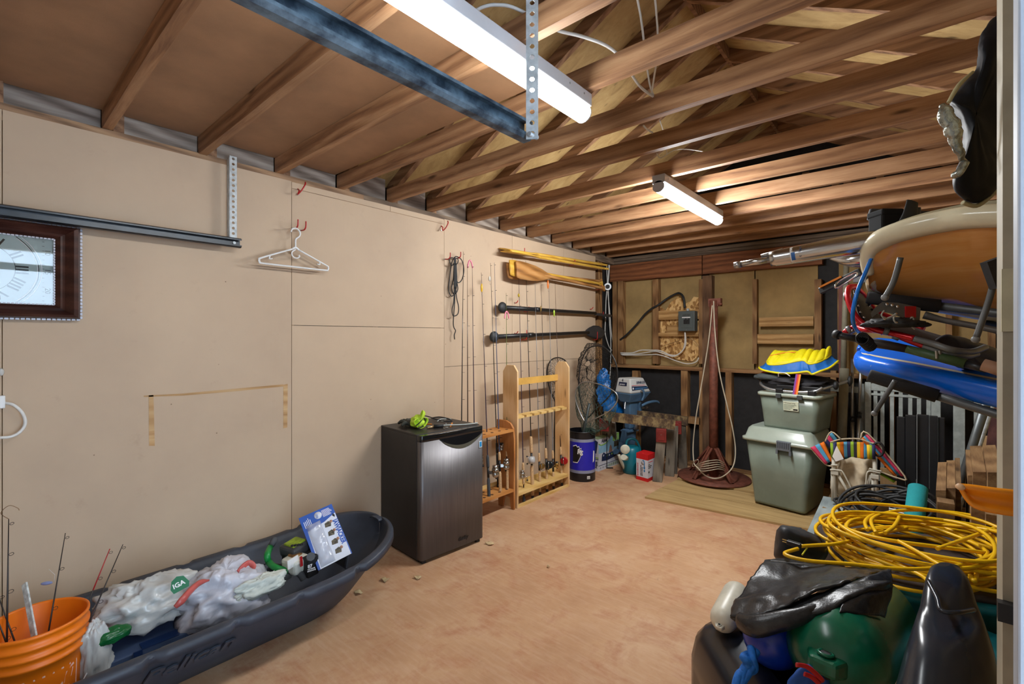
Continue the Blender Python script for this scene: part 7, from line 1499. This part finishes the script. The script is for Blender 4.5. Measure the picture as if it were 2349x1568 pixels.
text('carlten', .017, plane_m(a + d * .128 + fr3 @ V3((0, -.036, -.020)), (0, -.1, 1), -d), m_navy, 'label_lettering', t)
# second, flatter aluminium fin behind
a2, b2 = P(1950, 596, 2.16), P(2060, 560, 2.0)
tag(MB().tube(cat([P(1905, 590, 2.25), a2, P(2000, 585, 2.1), b2], 5), catr([.012, .022, .026, .02], 5), 12, flat=(.5, (0, 0, 1))).build('aluminium_fin', m_pol), 'flat aluminium piece hanging under the telescopic tube', 'fin')
# clamp with strap on the upper arm
t = thing('strap_clamp', 'black clamp with hanging strap on the upper rack arm', 'clamp', P(2030, 530, 1.95)); gm_ = Matrix.Translation(P(2026, 510, 1.98)) @ Matrix.Rotation(R(41), 4, 'Z')
MB().box((-.042, -.05, -.048), (.04, .03, .042), gm_).build('clamp_body', M('matt_black', S(22, 23, 25), .85, var=.1, spec=.2), t, bevel=.008); MB().box((-.045, -.054, .02), (.045, .034, .046), gm_).build('clamp_lid', MC['matt_black'], t, bevel=.006)
MB().tube(cat([P(2093, 462, 1.86), P(2088, 490, 1.84), P(2076, 515, 1.84), P(2064, 540, 1.86)], 5), catr([.022, .026, .026, .024], 5), 10, flat=(.25, (.75, .65, 0))).build('strap', M('strap_black', S(34, 36, 36), .8, var=.1), t)
MB().cyl(P(2098, 478, 1.92), P(2098, 520, 1.92), .02, n=12).build('strap_block', m_blackr, t)
# orange-edged blades
for k, (p0, p1, lb) in enumerate((((1880, 668), (1975, 622), 'long black blade with orange edge pointing left under the tube'), ((1960, 640), (1990, 640), 'short orange-edged blade behind the blue hose'))):
    a, b = P(*p0, 2.35), P(*p1, 2.2); t = thing('ski_blade', lb, 'blade', a, group='orange edged blades'); MB().bar(a, b, .012, .036, (0, .2, 1)).build('blade', m_blackp, t, bevel=.004); MB().bar(a.lerp(b, .02) + V3((0, -.004, .019)), a.lerp(b, .55) + V3((0, -.004, .019)), .012, .009).build('orange_edge', M('orange_strip', S(232, 140, 40), .4, var=.05), t)
    if not k: MB().tube(cat([P(1916, 655, 2.2), P(1925, 645, 2.2), P(1960, 625, 2.16), P(1964, 632, 2.16), P(1930, 655, 2.2), P(1918, 660, 2.2)], 4, closed=True), .004, 6, closed=True).build('wire_frame', m_chrome, t)
t = thing('pole_tip', 'short silver strut below the aluminium tube', 'strut', P(1925, 600, 2.2)); MB().tube(cat([P(1916, 593, 2.25), P(1932, 602, 2.2), P(1955, 608, 2.18), P(1985, 606, 2.15)], 4), .010, 8).build('strut', M('dark_chrome', S(120, 124, 128), .25, .9, var=.05), t)
# blue hose loop
tag(MB().tube(cat([P(1999, 592, 1.94), P(1985, 625, 1.9), P(1970, 660, 1.88), P(1960, 695, 1.88), P(1956, 725, 1.9), P(1960, 748, 1.95), P(1972, 764, 2.05)], 6), .0075, 10).build('blue_hose', M('blue_gloss_hose', S(10, 124, 232), .25, var=.04)), 'shiny blue hose loop hanging before the snowshoes', 'hose')
# snowshoes
m_srd = M('snowshoe_red', S(186, 18, 30), .25, .3, var=.08); m_sgr = M('snowshoe_grey', S(112, 116, 118), .45, .3, var=.08); m_dk = M('snowshoe_deck', S(60, 58, 62), .5, var=.15)
def snowshoe(label, near, rear, far, deck_px, sleeves):
    t = thing('snowshoe', label, 'snowshoe', P(*near[2]), group='red snowshoes on the rack')
    MB().tube(cat([P(*p) for p in near], 6), .0125, 10).build('front_frame', m_srd, t); MB().tube(cat([P(*p) for p in rear], 6), .012, 10).build('rear_frame', m_sgr, t); MB().tube(cat([P(*p) for p in far], 6), .0115, 10).build('far_frame', m_srd, t)
    l = cat([P(*p) for p in deck_px[0]], 5); r_ = cat([P(*p) for p in deck_px[1]], 5); MB().grid(lambda u_, v_: samp(l, u_).lerp(samp(r_, u_), v_) + V3((0, 0, -.012)) * math.sin(math.pi * v_), 20, 7).build('decking', m_dk, t, solid=.003)
    for a, b in sleeves: MB().cyl(P(*a), P(*b), .0165, n=12).build('frame_sleeve', m_sgr, t)
    for k in range(6): p = l[3 + k * 2].lerp(r_[3 + k * 2], .12); MB().ball(p + V3((0, -.01, .004)), .006, n=8, k=6).build('rivet', m_chrome, t)
    for k in range(4): p = r_[6 + k * 2].lerp(l[6 + k * 2], .1); MB().prism([(-.016, 0), (.016, 0), (.0, -.03)], -.002, .002, plane_m(p, (.7, -.5, -.2), (0, 0, 1))).build('crampon_tooth', m_chrome, t)
snowshoe('upper red snowshoe with curved nose under the middle rack arm', [(1962, 657, 2.12), (1948, 660, 2.10), (1945, 680, 2.07), (1955, 712, 2.03), (1974, 738, 2.0), (2005, 755, 1.96), (2050, 765, 1.92), (2098, 776, 1.86)], [(2096, 776, 1.86), (2140, 788, 1.82), (2185, 802, 1.78), (2230, 806, 1.82), (2260, 796, 1.9)], [(1962, 657, 2.12), (1985, 680, 2.16), (2010, 712, 2.18), (2060, 735, 2.14), (2120, 755, 2.06)],
         ([(1958, 664, 2.11), (1962, 690, 2.06), (1972, 726, 2.02), (2000, 750, 1.97), (2050, 762, 1.92), (2120, 780, 1.84)], [(1966, 660, 2.13), (1990, 690, 2.15), (2010, 716, 2.15), (2050, 735, 2.12), (2100, 752, 2.06), (2180, 776, 1.98)]), [((2028, 757, 1.93), (2040, 760, 1.92)), ((1944, 674, 2.09), (1946, 685, 2.07))])
snowshoe('lower red snowshoe resting on the blue surfboard', [(1934, 772, 2.2), (1940, 760, 2.18), (1960, 750, 2.16), (1985, 756, 2.04), (2010, 757, 1.99), (2040, 762, 1.95), (2080, 778, 1.90), (2122, 794, 1.86)], [(2118, 792, 1.86), (2160, 806, 1.82), (2210, 816, 1.80), (2240, 812, 1.9)], [(1940, 762, 2.2), (1970, 744, 2.24), (2010, 745, 2.2), (2060, 760, 2.1)],
         ([(1942, 768, 2.18), (1965, 756, 2.12), (1990, 760, 2.04), (2030, 764, 1.98), (2090, 784, 1.90)], [(1950, 758, 2.22), (1975, 748, 2.22), (2010, 748, 2.18), (2060, 764, 2.08), (2130, 784, 1.96)]), [((2050, 768, 1.925), (2064, 773, 1.915)), ((1943, 757, 2.17), (1952, 753, 2.16))])
# grey binding with crampon in front
t = thing('crampon_binding', 'grey metal crampon binding with wire lacing between arm and snowshoes', 'binding', P(2040, 725, 1.9)); K_ = lambda u, v, dt=0: P(u, v, 1.86 + dt)
pl = [(1997, 718), (2008, 704), (2024, 692), (2060, 694), (2098, 702), (2112, 706), (2110, 734), (2096, 736), (2070, 728), (2040, 718), (2020, 714), (2008, 722), (2000, 728)]
q3 = [K_(u, v) for u, v in pl]; dv = ray(2050, 715).normalized() * .012; n = len(q3)
MB().add(q3 + [p + dv for p in q3], [tuple(range(n))[::-1], tuple(range(n, 2 * n))] + [(i, (i + 1) % n, n + (i + 1) % n, n + i) for i in range(n)]).build('side_plate', m_sgr, t)
for u, v in ((2055, 720), (2092, 728), (2034, 698), (2046, 700), (2058, 703), (2030, 730), (2056, 740)): MB().ball(K_(u, v, -.006), .007, n=8, k=6).build('stud', m_chrome, t)
MB().tube(cat([K_(2028, 712, -.01), K_(2022, 722, -.01), K_(2030, 730, -.01), K_(2045, 726, -.01), K_(2055, 720, -.01), K_(2050, 730, -.01), K_(2056, 740, -.01), K_(2075, 740, -.01), K_(2092, 728, -.01), K_(2096, 738, -.01), K_(2092, 748, -.01), K_(2098, 755, -.01)], 5), .003, 6).build('lace', M('lace_grey', S(170, 170, 160), .5, var=0), t)
q = MB(); crumple(q, K_(2050, 742, .05), (.10, .07, .025), .3, 6, 2.5, Matrix.Rotation(R(20), 3, 'Z')); q.build('binding_sole', m_blackr, t); MB().box((-.02, -.004, -.022), (.02, .004, .022), Matrix.Translation(K_(2088, 715, -.002)) @ Matrix.Rotation(R(41), 4, 'Z')).build('red_tongue', m_red, t)
# second dark paddle handle and tubes
tag(MB().tube(cat([P(2120, 722, 1.95), P(2170, 735, 1.9), P(2260, 752, 1.8), P(2330, 768, 1.72)], 4), catr([.016, .012, .012, .012], 4), 12).build('grey_shaft', M('taupe_shaft', S(90, 84, 78), .5, var=.08)), 'thin grey-brown shaft running below the middle rack arm', 'shaft')
tag(MB().cyl(P(2255, 742, 1.92), P(2340, 770, 1.80), .022, n=14).build('navy_tube', M('navy_tube', S(22, 40, 66), .45, var=.08)), 'navy blue tube end behind the grey hanging bar', 'tube')
blob([(2130, 800), (2160, 770), (2200, 772), (2290, 800), (2320, 830), (2300, 860), (2240, 852), (2180, 835)], 1.95, .05, 'dark_bag', M('dark_plum_nylon', S(44, 40, 50), .5, var=.15), 'dark plum fabric bag lying between snowshoes and surfboard', 'bag', 8, .008)
t = thing('ratchet_pole', 'black ratchet head with green and dark pole resting on the surfboard', 'pole', P(2100, 800, 1.95))
MB().tube([P(1922, 768, 2.02), P(1930, 770, 2.0), P(1985, 780, 1.98)], [.011, .015, .015], 12).build('handle', m_blackp, t); MB().cyl(P(1915, 765, 2.03), P(1926, 769, 2.01), .019, n=12).build('handle_end', m_blackr, t)
for k in range(8): MB().tube([P(1978 + k * 2.4, 776 + k * 2.2, 1.96) + V3((.022 * math.cos(a), .010 * math.sin(a), .024 * math.sin(a))) for a in [2 * math.pi * j / 12 for j in range(12)]], .0035, 5, closed=True).build('ratchet_ring', m_blackp, t)
MB().tube([P(1990, 784, 1.97), P(2040, 792, 1.94), P(2080, 800, 1.9)], [.020, .018, .016], 14).build('dark_pole', M('dark_brown_pole', S(44, 36, 34), .5, var=.1), t); MB().cyl(P(2080, 800, 1.9), P(2215, 834, 1.76), .0165, .019, 14).build('green_pole', M('olive_green_pole', S(60, 84, 50), .5, var=.08), t)
MB().cyl(P(2215, 834, 1.76), P(2262, 846, 1.70), .016, .015, 12).build('black_grip', m_blackp, t); MB().cyl(P(2255, 836, 1.70), P(2320, 855, 1.64), .022, .024, 14).build('tan_grip', M('tan_leather', S(164, 124, 96), .6, var=.1), t)
for s_ in (2148, 2156): MB().bar(P(s_, 804, 1.81), P(s_ + 1, 822, 1.81), .006, .006).build('sight_pin', m_alu, t)
# black bag hanging at the top right, foil edge towards the room
pb = [(2318, 30), (2285, 45), (2258, 75), (2246, 110), (2240, 150), (2225, 175), (2205, 205), (2180, 235), (2190, 260), (2210, 300), (2215, 340), (2198, 385), (2190, 420), (2205, 455), (2240, 468), (2275, 440), (2300, 390), (2318, 330), (2330, 200)]
blob(pb, 1.12, .09, 'hanging_bag', M('black_sheet_plastic', S(12, 16, 24), .55, var=.25, scale=14, bmp=.4, bscale=20, spec=.25), 'bulky black plastic bag hanging high at the right edge', 'bag', 2, .012)
t = thing('foil_wrap', 'crinkled silver foil edge on the hanging black bag', 'foil', P(2180, 280, 1.06)); m_foil = M('crinkled_foil', S(176, 180, 172), .25, .8, var=.3, scale=60, bmp=.9, bscale=70)
MB().tube([p + wob(p, 60, .006) for p in cat([P(2160, 238, 1.04), P(2172, 262, 1.03), P(2184, 300, 1.03), P(2200, 340, 1.03), P(2214, 372, 1.04)], 8)], catr([.007, .016, .017, .011, .005], 8), 12, flat=(.6, (.75, .65, 0))).build('foil_roll', m_foil, t); MB().tube(cat([P(2176, 235, 1.05), P(2200, 195, 1.05), P(2232, 165, 1.05)], 5), catr([.004, .005, .003], 5), 8).build('foil_edge', M('cream_edge', S(170, 160, 120), .5, var=.1), t)
MB().tube(cat([P(2208, 464, 1.11), P(2240, 472, 1.11), P(2272, 450, 1.11), P(2286, 430, 1.11)], 5), .005, 8).build('foil_edge', MC['cream_edge'], t); MB().tube(cat([P(2214, 372, 1.03), P(2200, 396, 1.03), P(2190, 402, 1.04)], 4), .008, 8).build('foil_roll', m_foil, t)
MB().tube(cat([P(2300, -200, 1.1), P(2296, -10, 1.1), P(2290, 10, 1.1), P(2293, 28, 1.1), P(2288, 40, 1.1)], 4), .002, 6).build('hang_wire', m_blackp, t)
tag(MB().tube(cat([P(2300, 300, 1.0), P(2302, 400, 1.0), P(2300, 480, 1.0), P(2303, 560, 1.0), P(2316, 620, 1.0)], 6), .004, 8).build('black_strap', m_blackr), 'thin black strap hanging from the bag along the door post', 'strap')
# orange paddle blade beside the post
def ob(u_, v_):
    A = cat([P(2200, 1112, .83), P(2230, 1114, .82), P(2290, 1122, .80), P(2370, 1130, .78)], 6); B = cat([P(2203, 1120, .83), P(2232, 1160, .82), P(2290, 1176, .80), P(2370, 1186, .78)], 6); return samp(A, u_).lerp(samp(B, u_), v_) + ray(2280, 1150) * (.012 * math.sin(math.pi * v_))
t = thing('orange_paddle', 'orange paddle blade poking in from the right edge before the post', 'paddle', P(2290, 1170, .8)); MB().grid(ob, 26, 8).build('blade', M('orange_blade', S(250, 152, 20), .4, var=.06), t, solid=.006)
MB().ball(P(2203, 1116, .83), (.007, .007, .006), n=10, k=6).build('tip_cap', M('tip_beige', S(220, 180, 140), .5, var=0), t); MB().cyl(P(2368, 1158, .785), P(2480, 1172, .75), .013, n=12).build('shaft', m_alu, t)
